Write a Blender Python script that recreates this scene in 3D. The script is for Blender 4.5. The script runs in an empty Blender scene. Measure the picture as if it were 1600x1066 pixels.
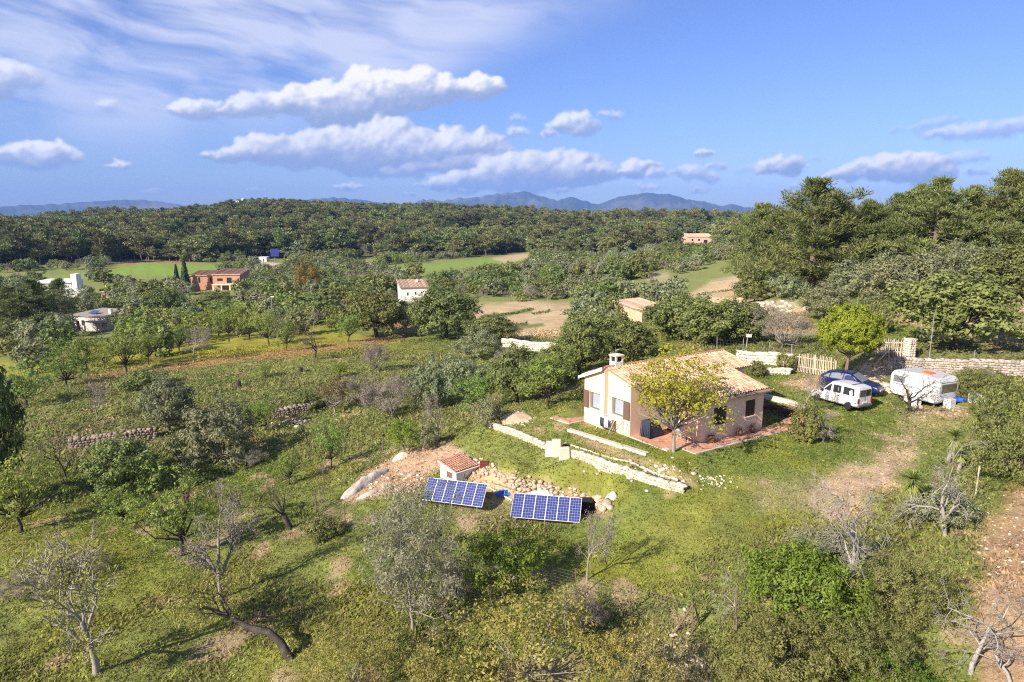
import bpy, math, random
import numpy as np
from mathutils import Vector, Matrix

# ------------------------------------------------------------------ scene, camera, light
scn = bpy.context.scene
COL = scn.collection
F_PX, PITCH, CAM_H = 1067.0, math.radians(10.25), 13.0

cam_data = bpy.data.cameras.new('camera')
cam_data.sensor_width = 36.0
cam_data.lens = F_PX * 36.0 / 1600.0
cam_data.clip_start = 0.1
cam_data.clip_end = 40000
cam = bpy.data.objects.new('camera', cam_data)
cam.location = (0, 0, CAM_H)
cam.rotation_euler = (math.pi / 2 - PITCH, 0, 0)
COL.objects.link(cam)
scn.camera = cam

scn.view_settings.view_transform = 'Standard'
scn.view_settings.look = 'None'
scn.view_settings.gamma = 1.0
scn.view_settings.use_curve_mapping = False
EXPOSURE = 1.0
scn.view_settings.exposure = EXPOSURE

SUN_FROM = (-0.74, -0.673)            # horizontal direction the sun shines from
SUN_EL = math.radians(31)
sun_data = bpy.data.lights.new('sun', 'SUN')
sun_data.energy = 4.7
sun_data.angle = math.radians(0.5)
sun_data.color = (1.0, 0.90, 0.76)
sun = bpy.data.objects.new('sun', sun_data)
_sd = Vector((SUN_FROM[0] * math.cos(SUN_EL), SUN_FROM[1] * math.cos(SUN_EL), math.sin(SUN_EL)))
sun.rotation_euler = _sd.to_track_quat('Z', 'Y').to_euler()
sun.location = (-60, -45, 60)
COL.objects.link(sun)

scn.cycles.use_denoising = False
scn.cycles.filter_width = 1.15
scn.cycles.sample_clamp_indirect = 4.0
scn.cycles.max_bounces = 6
scn.cycles.diffuse_bounces = 4
scn.cycles.glossy_bounces = 2
scn.cycles.transmission_bounces = 3
scn.cycles.volume_bounces = 0
scn.cycles.transparent_max_bounces = 8

# ------------------------------------------------------------------ numpy noise
def _hash(xi, yi, seed):
    h = (xi.astype(np.int64) * 374761393 + yi.astype(np.int64) * 668265263 + seed * 974711) & 0xFFFFFFFF
    h = ((h ^ (h >> 13)) * 1274126177) & 0xFFFFFFFF
    h = (h ^ (h >> 16)) & 0xFFFF
    return h.astype(np.float64) / 65535.0

def vnoise(x, y, seed=0):
    x = np.asarray(x, float); y = np.asarray(y, float)
    xi = np.floor(x); yi = np.floor(y)
    fx = x - xi; fy = y - yi
    fx = fx * fx * (3 - 2 * fx); fy = fy * fy * (3 - 2 * fy)
    a = _hash(xi, yi, seed); b = _hash(xi + 1, yi, seed)
    c = _hash(xi, yi + 1, seed); d = _hash(xi + 1, yi + 1, seed)
    return (a * (1 - fx) + b * fx) * (1 - fy) + (c * (1 - fx) + d * fx) * fy

def fbm(x, y, seed=0, octaves=4, gain=0.5):
    s = 0; a = 1; t = 0
    for k in range(octaves):
        s = s + a * vnoise(x * 2 ** k + 17.3 * k, y * 2 ** k - 9.1 * k, seed + k * 31)
        t += a; a *= gain
    return s / t

def sstep(a, b, x):
    t = np.clip((x - a) / (b - a), 0, 1)
    return t * t * (3 - 2 * t)

def ray_dir(px, py):
    x = (px - 800.0) / F_PX; v = -(py - 533.0) / F_PX
    return np.array([x, math.cos(PITCH) + v * math.sin(PITCH), -math.sin(PITCH) + v * math.cos(PITCH)])

def az_el(px, py):
    d = ray_dir(px, py)
    return math.degrees(math.atan2(d[0], d[1])), math.degrees(math.atan2(d[2], math.hypot(d[0], d[1])))

# ------------------------------------------------------------------ sky: clouds computed as an air picture round the horizon
SKY_EL0, SKY_EL1 = -4.0, 52.0
def make_clouds(W=4608):
    ppd = W / 360.0
    Hh = int((SKY_EL1 - SKY_EL0) * ppd)
    az = (np.arange(W) + 0.5) / ppd - 180.0
    el = (np.arange(Hh) + 0.5) / ppd + SKY_EL0
    AZ, EL = np.meshgrid(az, el)
    rng = np.random.RandomState(5)
    rgb = np.zeros((Hh, W, 3)); alpha = np.zeros((Hh, W))
    # thin cirrus veil, thickest to the upper left, carried on past the frame
    sx = AZ * 0.035 - EL * 0.045; sy = EL * 0.26 + AZ * 0.040
    w1 = fbm(AZ * 0.06, EL * 0.09, 3, 4) - 0.5
    st = fbm(sx * 2.4 + w1 * 2.6, sy * 1.5 + w1 * 2.5, 9, 5, 0.5)
    st2 = fbm(sx * 5 + w1 * 4, sy * 4.4 + w1 * 5, 14, 4, 0.55)
    base = 0.62 * st + 0.38 * st2
    # extent of the veil
    lower = 5.6 + 2.6 * (fbm(AZ * 0.07, EL * 0.05, 21, 3) - 0.5) * 3 + np.clip(AZ + 12, 0, 60) * 0.40 - np.clip(-AZ - 20, 0, 60) * 0.03
    lower = np.where(np.abs(AZ) > 90, 8.0, lower)
    m = sstep(-0.6, 4.5, EL - lower)
    right = 1 - sstep(-8, 12, AZ - 2.0 + 10 * w1) * (1 - sstep(70, 120, AZ))
    veil = m * np.clip(0.08 + right, 0, 1) * sstep(0.20, 0.66, base) * 1.0
    dens = np.clip(veil * 0.74, 0, 0.70) * (1 - 0.6 * sstep(25, 50, EL))
    rgb[:] = np.array([0.76, 0.79, 0.94]); alpha[:] = dens
    L = np.array([-0.62, 0.55, 0.56]); L = L / np.linalg.norm(L)

    def cumulus(top, bot, bright=1.0, soft=1.0, npuff=60, opac=1.0, seed=0, grey=0.0, base=.12):
        """top / bot: outlines in degrees, from one end of the cloud to the other."""
        nonlocal rgb, alpha
        r = np.random.RandomState(seed + 100)
        top = np.array(top, float); bot = np.array(bot, float)
        a0, a1 = min(top[0, 0], bot[0, 0]), max(top[-1, 0], bot[-1, 0])
        e0, e1 = bot[:, 1].min(), top[:, 1].max()
        pad = 1.2
        i0 = max(0, int((a0 - pad + 180) * ppd)); i1 = min(W, int((a1 + pad + 180) * ppd))
        j0 = max(0, int((e0 - pad - SKY_EL0) * ppd)); j1 = min(Hh, int((e1 + pad - SKY_EL0) * ppd))
        A = AZ[j0:j1, i0:i1]; E = EL[j0:j1, i0:i1]
        sc = max(0.25, (e1 - e0))
        wx = (fbm(A * 2.0 / sc ** .5, E * 2.4 / sc ** .5, seed, 5, .55) - .5); wy = (fbm(A * 2.0 / sc ** .5 + 50, E * 2.4 / sc ** .5, seed + 7, 5, .55) - .5)
        Aw = A + wx * 0.85 * sc ** .5; Ew = E + wy * 0.62 * sc ** .5
        Z = np.full(A.shape, -1.0)
        for k in range(npuff):
            a = r.uniform(a0, a1)
            t = np.interp(a, top[:, 0], top[:, 1]); b = np.interp(a, bot[:, 0], bot[:, 1])
            h = max(0.12, t - b)
            rad = min(h * r.uniform(0.18, 0.52), 1.5)
            rad = max(rad, 0.10)
            q = r.uniform(0, 1) ** 0.55
            e = b + rad * 0.5 + q * max(0, (h - 1.45 * rad))
            d2 = ((Aw - a) / 1.25) ** 2 + (Ew - e) ** 2 * np.where(Ew < e, 1.7, 1.0)
            z = np.sqrt(np.clip(rad * rad - d2, 0, None)) + 0.35 * rad * q
            Z = np.maximum(Z, np.where(d2 < rad * rad, z, -1.0))
        inside = (Z > 0).astype(float)
        Zs = np.clip(Z, 0, None)
        def blur(X, n):
            for _ in range(n):
                X = (X + np.roll(X, 1, 0) + np.roll(X, -1, 0) + np.roll(X, 1, 1) + np.roll(X, -1, 1)) / 5
            return X
        Zs = blur(Zs, 3)
        Zs = blur(Zs, 5) + (fbm(A * 2.6 / sc ** .5, E * 3.2 / sc ** .5, seed + 3, 4, .5) - .5) * 0.22 * sc ** .5
        gy, gx = np.gradient(Zs, 1 / ppd)
        n = np.stack([-gx, -gy, np.full_like(gx, 0.9)], -1)
        n /= np.linalg.norm(n, axis=-1, keepdims=True)
        lam = np.clip((n @ L) * 0.75 + 0.3, 0, 1)
        lam = blur(lam, 2)
        tt = np.interp(A, top[:, 0], top[:, 1]); bb = np.interp(A, bot[:, 0], bot[:, 1])
        hh = np.clip((E + wy * .8 - bb) / np.maximum(0.15, tt - bb), 0, 1)
        occ = sstep(0.0, 0.95, hh + 0.5 * (fbm(A * 1.1, E * 1.6, seed + 60, 3) - .5))
        s = (0.10 + 0.90 * lam) * (0.08 + 0.92 * occ) * bright * (1 - grey)
        s = s * (1 - base * (1 - sstep(.05, .62, hh + .35 * (fbm(A * 1.3, E * 2, seed + 66, 3) - .5))))
        s = (np.clip(s * 1.28, 0, 1) ** 1.2)[..., None]
        lit = np.array([0.98, 0.96, 0.98]); shd = np.array([0.30, 0.39, 0.64])
        c = shd * (1 - s) + lit * s
        al = blur(inside, int(3 + 4 * soft))
        low = blur(inside, int(26 + 8 * soft))
        q_ = .45 * (1 - sstep(.1, .5, hh + .25)); al = al * (1 - q_) + low * q_
        al = sstep(0.14, 1.0, al + 0.75 * (fbm(A * 2.2, E * 3.4, seed + 5, 6, .62) - .5)) * opac
        a_ = al[..., None]
        ra = rgb[j0:j1, i0:i1]; aa = alpha[j0:j1, i0:i1]
        oa = al + aa * (1 - al)
        rgb[j0:j1, i0:i1] = (c * a_ + ra * (aa * (1 - al))[..., None]) / np.maximum(oa, 1e-6)[..., None]
        alpha[j0:j1, i0:i1] = oa

    def px_cloud(top, bot, **kw):
        cumulus([az_el(*p) for p in top], [az_el(*p) for p in bot], **kw)

    # the clouds in view: outlines seen from the place, turned into directions
    px_cloud([(250, 172), (290, 153), (330, 152), (350, 160)], [(250, 178), (300, 188), (350, 186)], npuff=36, seed=1, opac=.85)
    px_cloud([(345, 168), (375, 146), (410, 143), (440, 150)], [(345, 182), (390, 190), (440, 180)], npuff=26, seed=2, opac=.8, soft=2)
    px_cloud([(430, 150), (450, 132), (500, 126), (540, 112), (590, 102), (650, 104), (700, 116), (740, 118), (785, 122)],
             [(430, 172), (500, 192), (560, 196), (640, 178), (700, 160), (785, 150)], npuff=150, seed=3, base=.32, bright=1.05)
    px_cloud([(520, 210), (600, 180), (650, 190)], [(520, 235), (600, 235), (650, 230)], npuff=30, seed=4, soft=2, opac=.8, grey=.25)
    px_cloud([(322, 240), (370, 222), (430, 206), (500, 200), (560, 190), (620, 186), (660, 198), (700, 202), (740, 198), (770, 210), (800, 236)],
             [(322, 249), (400, 260), (470, 266), (550, 276), (610, 280), (680, 272), (740, 258), (800, 250)], npuff=210, seed=5, base=.8, bright=.88, grey=.14)
    px_cloud([(600, 262), (680, 250), (760, 235), (800, 240)], [(600, 278), (700, 276), (800, 265)], npuff=70, seed=6, base=.7, soft=2, grey=.62, opac=.9)
    px_cloud([(645, 292), (690, 274), (750, 252), (830, 230), (900, 236), (950, 246)],
             [(645, 298), (720, 302), (800, 304), (900, 298), (950, 284)], npuff=120, seed=7, base=.55, grey=.2, soft=1.5)
    px_cloud([(-90, 240), (-40, 226), (0, 226), (45, 220), (95, 222), (126, 242)], [(-90, 258), (0, 260), (60, 266), (126, 252)], npuff=80, seed=8)
    px_cloud([(-60, 100), (0, 88), (40, 96), (60, 130)], [(-60, 160), (0, 155), (60, 140)], npuff=40, seed=9, soft=3, opac=.7)
    px_cloud([(168, 256), (185, 247), (202, 256)], [(168, 264), (185, 269), (202, 262)], npuff=16, seed=10)
    px_cloud([(520, 292), (545, 282), (570, 292)], [(520, 297), (545, 300), (570, 297)], npuff=18, seed=11)
    px_cloud([(865, 190), (885, 175), (915, 172), (938, 185)], [(865, 210), (900, 218), (938, 205)], npuff=30, seed=12, soft=2, opac=.85)
    px_cloud([(938, 178), (955, 168), (975, 180)], [(938, 186), (955, 190), (975, 186)], npuff=12, seed=13, soft=3, opac=.55)
    px_cloud([(960, 270), (985, 248), (1015, 246), (1034, 254)], [(960, 278), (990, 282), (1034, 262)], npuff=34, seed=14)
    px_cloud([(1082, 240), (1098, 229), (1116, 240)], [(1082, 245), (1100, 249), (1116, 245)], npuff=12, seed=15, soft=2)
    px_cloud([(1040, 268), (1070, 256), (1105, 258), (1120, 280)], [(1040, 272), (1080, 284), (1120, 288)], npuff=30, seed=16, soft=2, opac=.75, grey=.15)
    px_cloud([(1182, 266), (1205, 246), (1240, 242), (1262, 256)], [(1182, 272), (1220, 276), (1262, 268)], npuff=36, seed=17, soft=1.5)
    px_cloud([(1150, 262), (1250, 238), (1290, 245)], [(1150, 274), (1250, 262), (1290, 252)], npuff=30, seed=18, soft=3, opac=.35, grey=.35)
    px_cloud([(1270, 276), (1320, 258), (1350, 242), (1400, 234), (1450, 236), (1475, 252), (1490, 262)],
             [(1270, 282), (1350, 286), (1420, 288), (1490, 282)], npuff=90, seed=19)
    px_cloud([(1440, 205), (1500, 195), (1560, 186), (1640, 176)], [(1440, 216), (1520, 228), (1580, 212), (1640, 200)], npuff=60, seed=20, soft=3, opac=.7, grey=.25)
    px_cloud([(1380, 205), (1430, 190), (1480, 176), (1500, 180)], [(1380, 212), (1440, 208), (1500, 195)], npuff=30, seed=21, soft=3, opac=.4, grey=.4)
    px_cloud([(1470, 245), (1510, 232), (1555, 240)], [(1470, 256), (1510, 262), (1555, 250)], npuff=34, seed=22, soft=3, opac=.6, grey=.3)
    px_cloud([(790, 182), (805, 175), (822, 184)], [(790, 190), (805, 194), (822, 190)], npuff=10, seed=23, soft=3, opac=.6)
    px_cloud([(790, 206), (808, 196), (828, 204)], [(790, 212), (808, 216), (828, 211)], npuff=12, seed=24, soft=3, opac=.7)
    px_cloud([(980, 292), (1000, 284), (1050, 290)], [(980, 296), (1010, 299), (1050, 296)], npuff=16, seed=25, soft=2, opac=.7)
    px_cloud([(150, 165), (170, 154), (200, 170)], [(150, 170), (175, 180), (205, 176)], npuff=16, seed=26, soft=3, opac=.5)
    for q, (cx, cy, w, h, g) in enumerate([(880, 300, 60, 9, .2), (930, 270, 44, 14, .1), (1160, 288, 50, 8, .2), (1250, 296, 60, 9, .15), (1030, 275, 36, 16, .1), (720, 300, 70, 8, .25), (640, 306, 40, 7, .2), (1090, 300, 46, 8, .2), (400, 300, 34, 7, .2), (1120, 262, 34, 12, .3), (860, 212, 36, 10, .3), (1330, 300, 60, 9, .2), (1530, 272, 60, 12, .3), (240, 300, 44, 6, .3)]):
        px_cloud([(cx - w / 2, cy), (cx - w * .2, cy - h), (cx + w * .2, cy - h * .8), (cx + w / 2, cy)], [(cx - w / 2, cy + h * .2), (cx, cy + h * .45), (cx + w / 2, cy + h * .2)], npuff=18, seed=40 + q, soft=1.5, opac=.75, grey=g)
    # the same kind of clouds round the rest of the sky
    for k in range(34):
        a = rng.uniform(48, 312); a = a if a < 180 else a - 360
        if abs(a) > 172: continue
        e = rng.uniform(2.0, 12.0); w = rng.uniform(2, 12); h = w * rng.uniform(.16, .3)
        xs = np.linspace(a - w / 2, a + w / 2, 6)
        tp = [(x, e + h * (1 - ((x - a) / (w / 2)) ** 2) * rng.uniform(.6, 1.1)) for x in xs]
        cumulus(tp, [(x, e - .1 * h) for x in xs], npuff=int(20 + w * 7), seed=200 + k, soft=1.5, opac=.9)
    return rgb, alpha

# ------------------------------------------------------------------ node helpers
def new_mat(name):
    m = bpy.data.materials.new(name); m.use_nodes = True
    nt = m.node_tree
    b = nt.nodes['Principled BSDF']
    return m, nt, b

def N(nt, t, **kw):
    n = nt.nodes.new(t)
    for k, v in kw.items():
        if k.startswith('in_'):
            n.inputs[k[3:].replace('_', ' ')].default_value = v
        else:
            setattr(n, k, v)
    return n

def mixcol(nt, fac, a, b, mode='MIX'):
    n = N(nt, 'ShaderNodeMix', data_type='RGBA', blend_type=mode)
    for sock, v in ((0, fac), (6, a), (7, b)):
        if hasattr(v, 'is_linked') or hasattr(v, 'links'):
            nt.links.new(v, n.inputs[sock])
        elif isinstance(v, (int, float)):
            n.inputs[sock].default_value = v
        else:
            n.inputs[sock].default_value = (*v, 1)
    return n.outputs[2]

def mathn(nt, op, a, b=0.0, clamp=False):
    n = N(nt, 'ShaderNodeMath', operation=op, use_clamp=clamp)
    for i, v in enumerate((a, b)):
        if isinstance(v, (int, float)): n.inputs[i].default_value = v
        else: nt.links.new(v, n.inputs[i])
    return n.outputs[0]

def noise(nt, scale, detail=4, rough=0.55, coord=None, dist=0.0):
    n = N(nt, 'ShaderNodeTexNoise'); n.inputs['Scale'].default_value = scale
    n.inputs['Detail'].default_value = detail; n.inputs['Roughness'].default_value = rough
    n.inputs['Distortion'].default_value = dist
    if coord is None:
        coord = N(nt, 'ShaderNodeTexCoord').outputs['Object']
    nt.links.new(coord, n.inputs['Vector'])
    return n

def ramp(nt, fac, stops):
    r = N(nt, 'ShaderNodeValToRGB')
    while len(r.color_ramp.elements) < len(stops): r.color_ramp.elements.new(0.5)
    for e, (p, c) in zip(r.color_ramp.elements, stops):
        e.position = p; e.color = (*c, 1) if not isinstance(c, (int, float)) else (c, c, c, 1)
    nt.links.new(fac, r.inputs[0])
    return r.outputs[0]

def mat_plain(name, col, rough=0.8, var=0.15, scale=3.0, bump=0.0, bscale=20, metal=0.0, spec=0.3, island=0.0, col2=None, coat=0.0):
    """Colour with soft wear, optional per-piece variation and fine relief."""
    m, nt, b = new_mat(name)
    nz = noise(nt, scale)
    dk = tuple(c * (1 - var) for c in col); lt = tuple(min(1, c * (1 + var)) for c in col)
    c = mixcol(nt, nz.outputs['Fac'], dk, lt)
    if col2 is not None:
        n2 = noise(nt, scale * 0.6, 6, 0.7)
        f = ramp(nt, n2.outputs['Fac'], [(0.5, 0.0), (0.68, 1.0)])
        c = mixcol(nt, f, c, col2)
    if island:
        g = N(nt, 'ShaderNodeNewGeometry'); oi = N(nt, 'ShaderNodeObjectInfo')
        s = mathn(nt, 'FRACT', mathn(nt, 'ADD', g.outputs['Random Per Island'], mathn(nt, 'MULTIPLY', oi.outputs['Random'], 7.31)))
        k = mathn(nt, 'ADD', mathn(nt, 'MULTIPLY', s, island), 1 - island / 2)
        h = N(nt, 'ShaderNodeHueSaturation'); nt.links.new(c, h.inputs['Color']); nt.links.new(k, h.inputs['Value'])
        h.inputs['Hue'].default_value = 0.5
        c = h.outputs[0]
    nt.links.new(c, b.inputs['Base Color'])
    b.inputs['Roughness'].default_value = rough; b.inputs['Metallic'].default_value = metal
    b.inputs['Specular IOR Level'].default_value = spec
    b.inputs['Coat Weight'].default_value = coat
    if bump:
        bn = noise(nt, bscale, 5, 0.6)
        bp = N(nt, 'ShaderNodeBump'); bp.inputs['Strength'].default_value = bump; bp.inputs['Distance'].default_value = 0.03
        nt.links.new(bn.outputs['Fac'], bp.inputs['Height']); nt.links.new(bp.outputs[0], b.inputs['Normal'])
    return m

# ------------------------------------------------------------------ world
world = bpy.data.worlds.new('World'); scn.world = world; world.use_nodes = True
def build_world():
    nt = world.node_tree; nt.nodes.clear()
    out = N(nt, 'ShaderNodeOutputWorld')
    sky = N(nt, 'ShaderNodeTexSky', sky_type='NISHITA')
    sky.sun_disc = False
    sky.sun_elevation = SUN_EL
    sky.sun_rotation = math.atan2(SUN_FROM[0], SUN_FROM[1])
    sky.altitude = 60; sky.air_density = 1.0; sky.dust_density = 0.5; sky.ozone_density = 2.5
    tint = mixcol(nt, 1.0, sky.outputs[0], SKY_TINT, 'MULTIPLY')
    b1 = N(nt, 'ShaderNodeBackground'); nt.links.new(tint, b1.inputs[0]); b1.inputs[1].default_value = SKY_STRENGTH
    rgb, al = make_clouds()
    k = CLOUD_GAIN / (2 ** EXPOSURE)
    Hh, W = al.shape
    img = bpy.data.images.new('clouds', W, Hh, alpha=True, float_buffer=True)
    img.colorspace_settings.name = 'Non-Color'
    img.alpha_mode = 'CHANNEL_PACKED'
    px = np.empty((Hh, W, 4), np.float32); px[..., :3] = rgb * k; px[..., 3] = al
    img.pixels.foreach_set(px.ravel()); img.update(); img.pack()
    tc = N(nt, 'ShaderNodeTexCoord')
    sx = N(nt, 'ShaderNodeSeparateXYZ'); nt.links.new(tc.outputs['Generated'], sx.inputs[0])
    az = mathn(nt, 'ARCTAN2', sx.outputs[0], sx.outputs[1])
    u = mathn(nt, 'ADD', mathn(nt, 'DIVIDE', az, 2 * math.pi), 0.5)
    el = mathn(nt, 'MULTIPLY', mathn(nt, 'ARCSINE', sx.outputs[2]), 180 / math.pi)
    v = mathn(nt, 'DIVIDE', mathn(nt, 'SUBTRACT', el, SKY_EL0), SKY_EL1 - SKY_EL0)
    cb = N(nt, 'ShaderNodeCombineXYZ'); nt.links.new(u, cb.inputs[0]); nt.links.new(v, cb.inputs[1])
    it = N(nt, 'ShaderNodeTexImage'); it.image = img; it.extension = 'CLIP'; nt.links.new(cb.outputs[0], it.inputs[0])
    b2 = N(nt, 'ShaderNodeBackground'); nt.links.new(it.outputs[0], b2.inputs[0])
    mx = N(nt, 'ShaderNodeMixShader'); nt.links.new(it.outputs[1], mx.inputs[0])
    nt.links.new(b1.outputs[0], mx.inputs[1]); nt.links.new(b2.outputs[0], mx.inputs[2])
    nt.links.new(mx.outputs[0], out.inputs[0])
SKY_TINT = (0.68, 0.75, 1.14); SKY_STRENGTH = 0.072; CLOUD_GAIN = 1.12
build_world()

# ------------------------------------------------------------------ terrain
_CP = [  # seen point of the ground (x, y in the photograph), its height above the house lawn
 (945,675,0),(1200,668,0),(1100,700,0),(870,650,0),(880,625,.2),(980,560,-.4),(1220,640,0),(1310,635,0),(1440,625,0),(1260,600,.5),
 (1238,577,.7),(1300,590,.7),(1380,560,1.5),(1420,560,1.5),(1480,570,1.4),(1600,590,1.6),(1500,540,2.2),(1580,470,2.6),(1590,430,5.0),(1450,450,3.2),(1300,450,2.0),(1200,520,.6),
 (1190,565,.6),(1100,450,-2.2),(1120,430,-2.0),(1180,470,-.8),(1000,505,-3),(1000,540,-1.6),(850,500,-5),(760,520,-5),(860,542,-3),(880,480,-5.0),
 (190,590,-5.5),(140,520,-11),(490,557,-4.6),(400,540,-5.2),(300,565,-5.3),(50,620,-6.2),(60,540,-9),(600,540,-5),(700,560,-4.4),(640,600,-4.2),(330,600,-5.1),
 (110,655,-5.6),(250,640,-5.2),(400,630,-4.9),(480,615,-4.6),(110,705,-6.7),(250,690,-6.4),(400,672,-6.0),(500,645,-5.4),(560,640,-4.4),
 (150,1050,-4.2),(440,1020,-3.6),(450,820,-4.6),(200,820,-5.2),(40,780,-6),(190,740,-6.1),(20,900,-5.0),(330,930,-4.4),
 (360,740,-5.6),(540,770,-3.9),(500,700,-4.9),(600,690,-4.0),(640,655,-3.7),(690,640,-3.1),(560,730,-3.9),
 (740,810,-3),(800,812,-3),(900,822,-2.8),(700,750,-2.7),(640,740,-2.9),(690,712,-2.3),(750,705,-1.7),(800,730,-1.35),(900,765,-1.35),(950,790,-1.9),(850,765,-2.0),(760,765,-2.7),(800,778,-2.6),
 (770,672,-1.15),(860,705,-1.0),(960,745,-1.0),(1065,775,-1.05),(765,652,-.75),(880,690,-.45),(980,728,-.45),(1075,755,-.7),(830,620,-1.3),(745,646,-2.4),(720,690,-2.0),(800,655,-.5),
 (1000,850,-2.2),(1100,800,-1.3),(1250,760,-.5),(1350,700,-.1),(1270,720,-.2),(1180,740,-.4),(1450,720,.2),(1590,650,.8),(1550,800,.7),(1580,950,.4),(1450,850,-.3),(1450,780,.1),
 (920,905,-2.6),(1083,985,-2.6),(640,1000,-3.2),(800,1060,-3.2),(1250,1060,-2.2),(1200,900,-1.7),(750,900,-3),(1500,1060,-.8),
 (260,420,-9),(200,425,-9.2),(335,455,-8.3),(90,468,-10.4),(645,475,-8.2),(750,407,-9),(800,400,-9),(600,420,-8.6),(430,480,-7.6),(300,400,-9),(600,400,-9),(1000,392,-6),(1090,378,-5.5),(20,500,-11),(500,430,-8.8),(560,470,-7.8),
]
def _polar(x, y): return np.arctan2(x, y) * 1.7, np.log(np.maximum(np.hypot(x, y), 2.0))
def _px_xy(px, r):
    a = math.atan2(px - 800, F_PX * math.cos(PITCH)); return r * math.sin(a), r * math.cos(a)
_pts = []
for px, py, z in _CP:
    d = ray_dir(px, py); t = (z - CAM_H) / d[2]; _pts.append((d[0] * t, d[1] * t, z))
for px, r, z in [  # far ground: forested rises, the plain beyond
    (0, 430, -8), (0, 640, 1), (0, 800, -2), (0, 1200, -12), (200, 520, -3), (200, 700, 5), (200, 1000, 0), (400, 470, -6), (400, 640, 8), (400, 860, 20), (400, 1200, 0),
    (600, 480, -5), (600, 640, 8), (600, 850, 15), (600, 1250, 0), (750, 480, -6), (750, 700, 8), (750, 900, 12), (750, 1300, 0), (900, 520, -5), (900, 760, 8), (900, 950, 8), (900, 1300, 0),
    (1100, 560, -3), (1100, 800, 5), (1100, 1000, 5), (1100, 1300, -5), (1300, 170, 5), (1300, 300, 5), (1300, 700, 2), (1500, 130, 6), (1500, 250, 8), (1600, 120, 7), (1600, 250, 9), (1700, 600, 3),
    (-200, 300, -11), (-200, 640, 2), (-300, 100, -8), (-300, 1200, -12), (1800, 100, 7), (1900, 300, 8), (2000, 1000, 0)]:
    x, y = _px_xy(px, r); _pts.append((x, y, z))
for a in range(-180, 180, 20):
    for r, z in ((2200, -14), (5000, -16), (9900, -16)):
        _pts.append((r * math.sin(math.radians(a)), r * math.cos(math.radians(a)), z))
_pts += [(-40, 0, -8), (-40, -40, -9), (0, -40, -3.5), (40, -40, 1), (40, 0, 2), (40, 40, 2), (-10, 6, -4), (0, 6, -3.2), (10, 6, -2), (20, 12, -.4), (-25, 15, -5.5), (-300, -300, -15), (300, -300, 5), (0, -600, -8), (600, 0, 8), (-600, 0, -12)]
_pts = np.array(_pts)
def _rbf_fit():
    a, b = _polar(_pts[:, 0], _pts[:, 1]); n = len(a)
    D = np.hypot(a[:, None] - a[None], b[:, None] - b[None])
    P = np.stack([np.ones(n), a, b], 1)
    M = np.zeros((n + 3, n + 3)); M[:n, :n] = D - np.eye(n) * 0.004; M[:n, n:] = P; M[n:, :n] = P.T
    return a, b, np.linalg.solve(M, np.concatenate([_pts[:, 2], np.zeros(3)]))
_ra, _rb, _rw = _rbf_fit()
def zfun(x, y):
    x = np.atleast_1d(np.asarray(x, float)); y = np.atleast_1d(np.asarray(y, float))
    out = np.empty(x.shape)
    a, b = _polar(x, y)
    n = len(_ra); fl = out.ravel(); af = a.ravel(); bf = b.ravel()
    for i in range(0, len(af), 20000):
        s = slice(i, i + 20000)
        D = np.sqrt((af[s, None] - _ra[None]) ** 2 + (bf[s, None] - _rb[None]) ** 2 + 1e-4)
        fl[s] = D @ _rw[:n] + _rw[n] + af[s] * _rw[n + 1] + bf[s] * _rw[n + 2]
    r = np.hypot(x, y)
    calm = 1 - np.exp(-(np.hypot(x - 11, y - 41) / 13.0) ** 4)
    rough = (fbm(x * 0.9, y * 0.9, 2, 3) - .5) * 0.22 + (fbm(x * 0.17, y * 0.17, 5, 3) - .5) * 0.7
    for (cx, cy, rx, ry, zp) in _PADS:
        m = 1 - sstep(.75, 1.25, np.sqrt(((x - cx) / rx) ** 2 + ((y - cy) / ry) ** 2))
        out = out - np.maximum(0, out - zp) * m
    out += rough * calm * np.clip(r / 30, .3, 1) + (fbm(x * 0.012, y * 0.012, 8, 3) - .5) * np.clip((r - 380) / 200, 0, 1) * 12 * (1 - np.clip((r - 1500) / 1500, 0, 1))
    c, s_ = math.cos(math.radians(-58)), math.sin(math.radians(-58)); dx, dy = x - 7.10, y - 39.55
    u = dx * c + dy * s_; v = -dx * s_ + dy * c
    m = (1 - sstep(0, 1.2, np.maximum(np.maximum(-4.6 - u, u - 4.5), np.maximum(-.6 - v, v - 10.4))))
    out = out * (1 - m) - .07 * m
    return out
_PADS = []
for _a, _b, _z in ((706, 797, -3.15), (852, 815, -3.05)):
    _d = ray_dir(_a, _b); _t = (_z - CAM_H) / _d[2]; _PADS.append((_d[0] * _t, _d[1] * _t + .9, 3.3, 2.1, _z))
def zg(x, y): return float(zfun(x, y)[0])

_T = np.concatenate([np.geomspace(9, 300, 700), np.geomspace(301, 3000, 300)])
def PT(px, py):
    """the point of the ground that the photograph shows at px, py"""
    d = ray_dir(px, py)
    P = d[None] * _T[:, None]; z = zfun(P[:, 0], P[:, 1]); h = P[:, 2] + CAM_H - z
    k = np.argmax(h < 0)
    if k == 0: k = len(_T) - 1
    t0, t1, h0, h1 = _T[k - 1], _T[k], h[k - 1], h[k]
    t = t0 + (t1 - t0) * h0 / (h0 - h1)
    p = d * t
    return Vector((p[0], p[1], zg(p[0], p[1])))
def to_px(x, y, z):
    yy = y * math.cos(PITCH) - (z - CAM_H) * math.sin(PITCH); u = y * math.sin(PITCH) + (z - CAM_H) * math.cos(PITCH)
    yy = np.where(yy < 0.1, 0.1, yy)
    return 800 + F_PX * x / yy, 533 - F_PX * u / yy
def m_per_px(p): return (Vector(p) - Vector((0, 0, CAM_H))).length / F_PX

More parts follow.
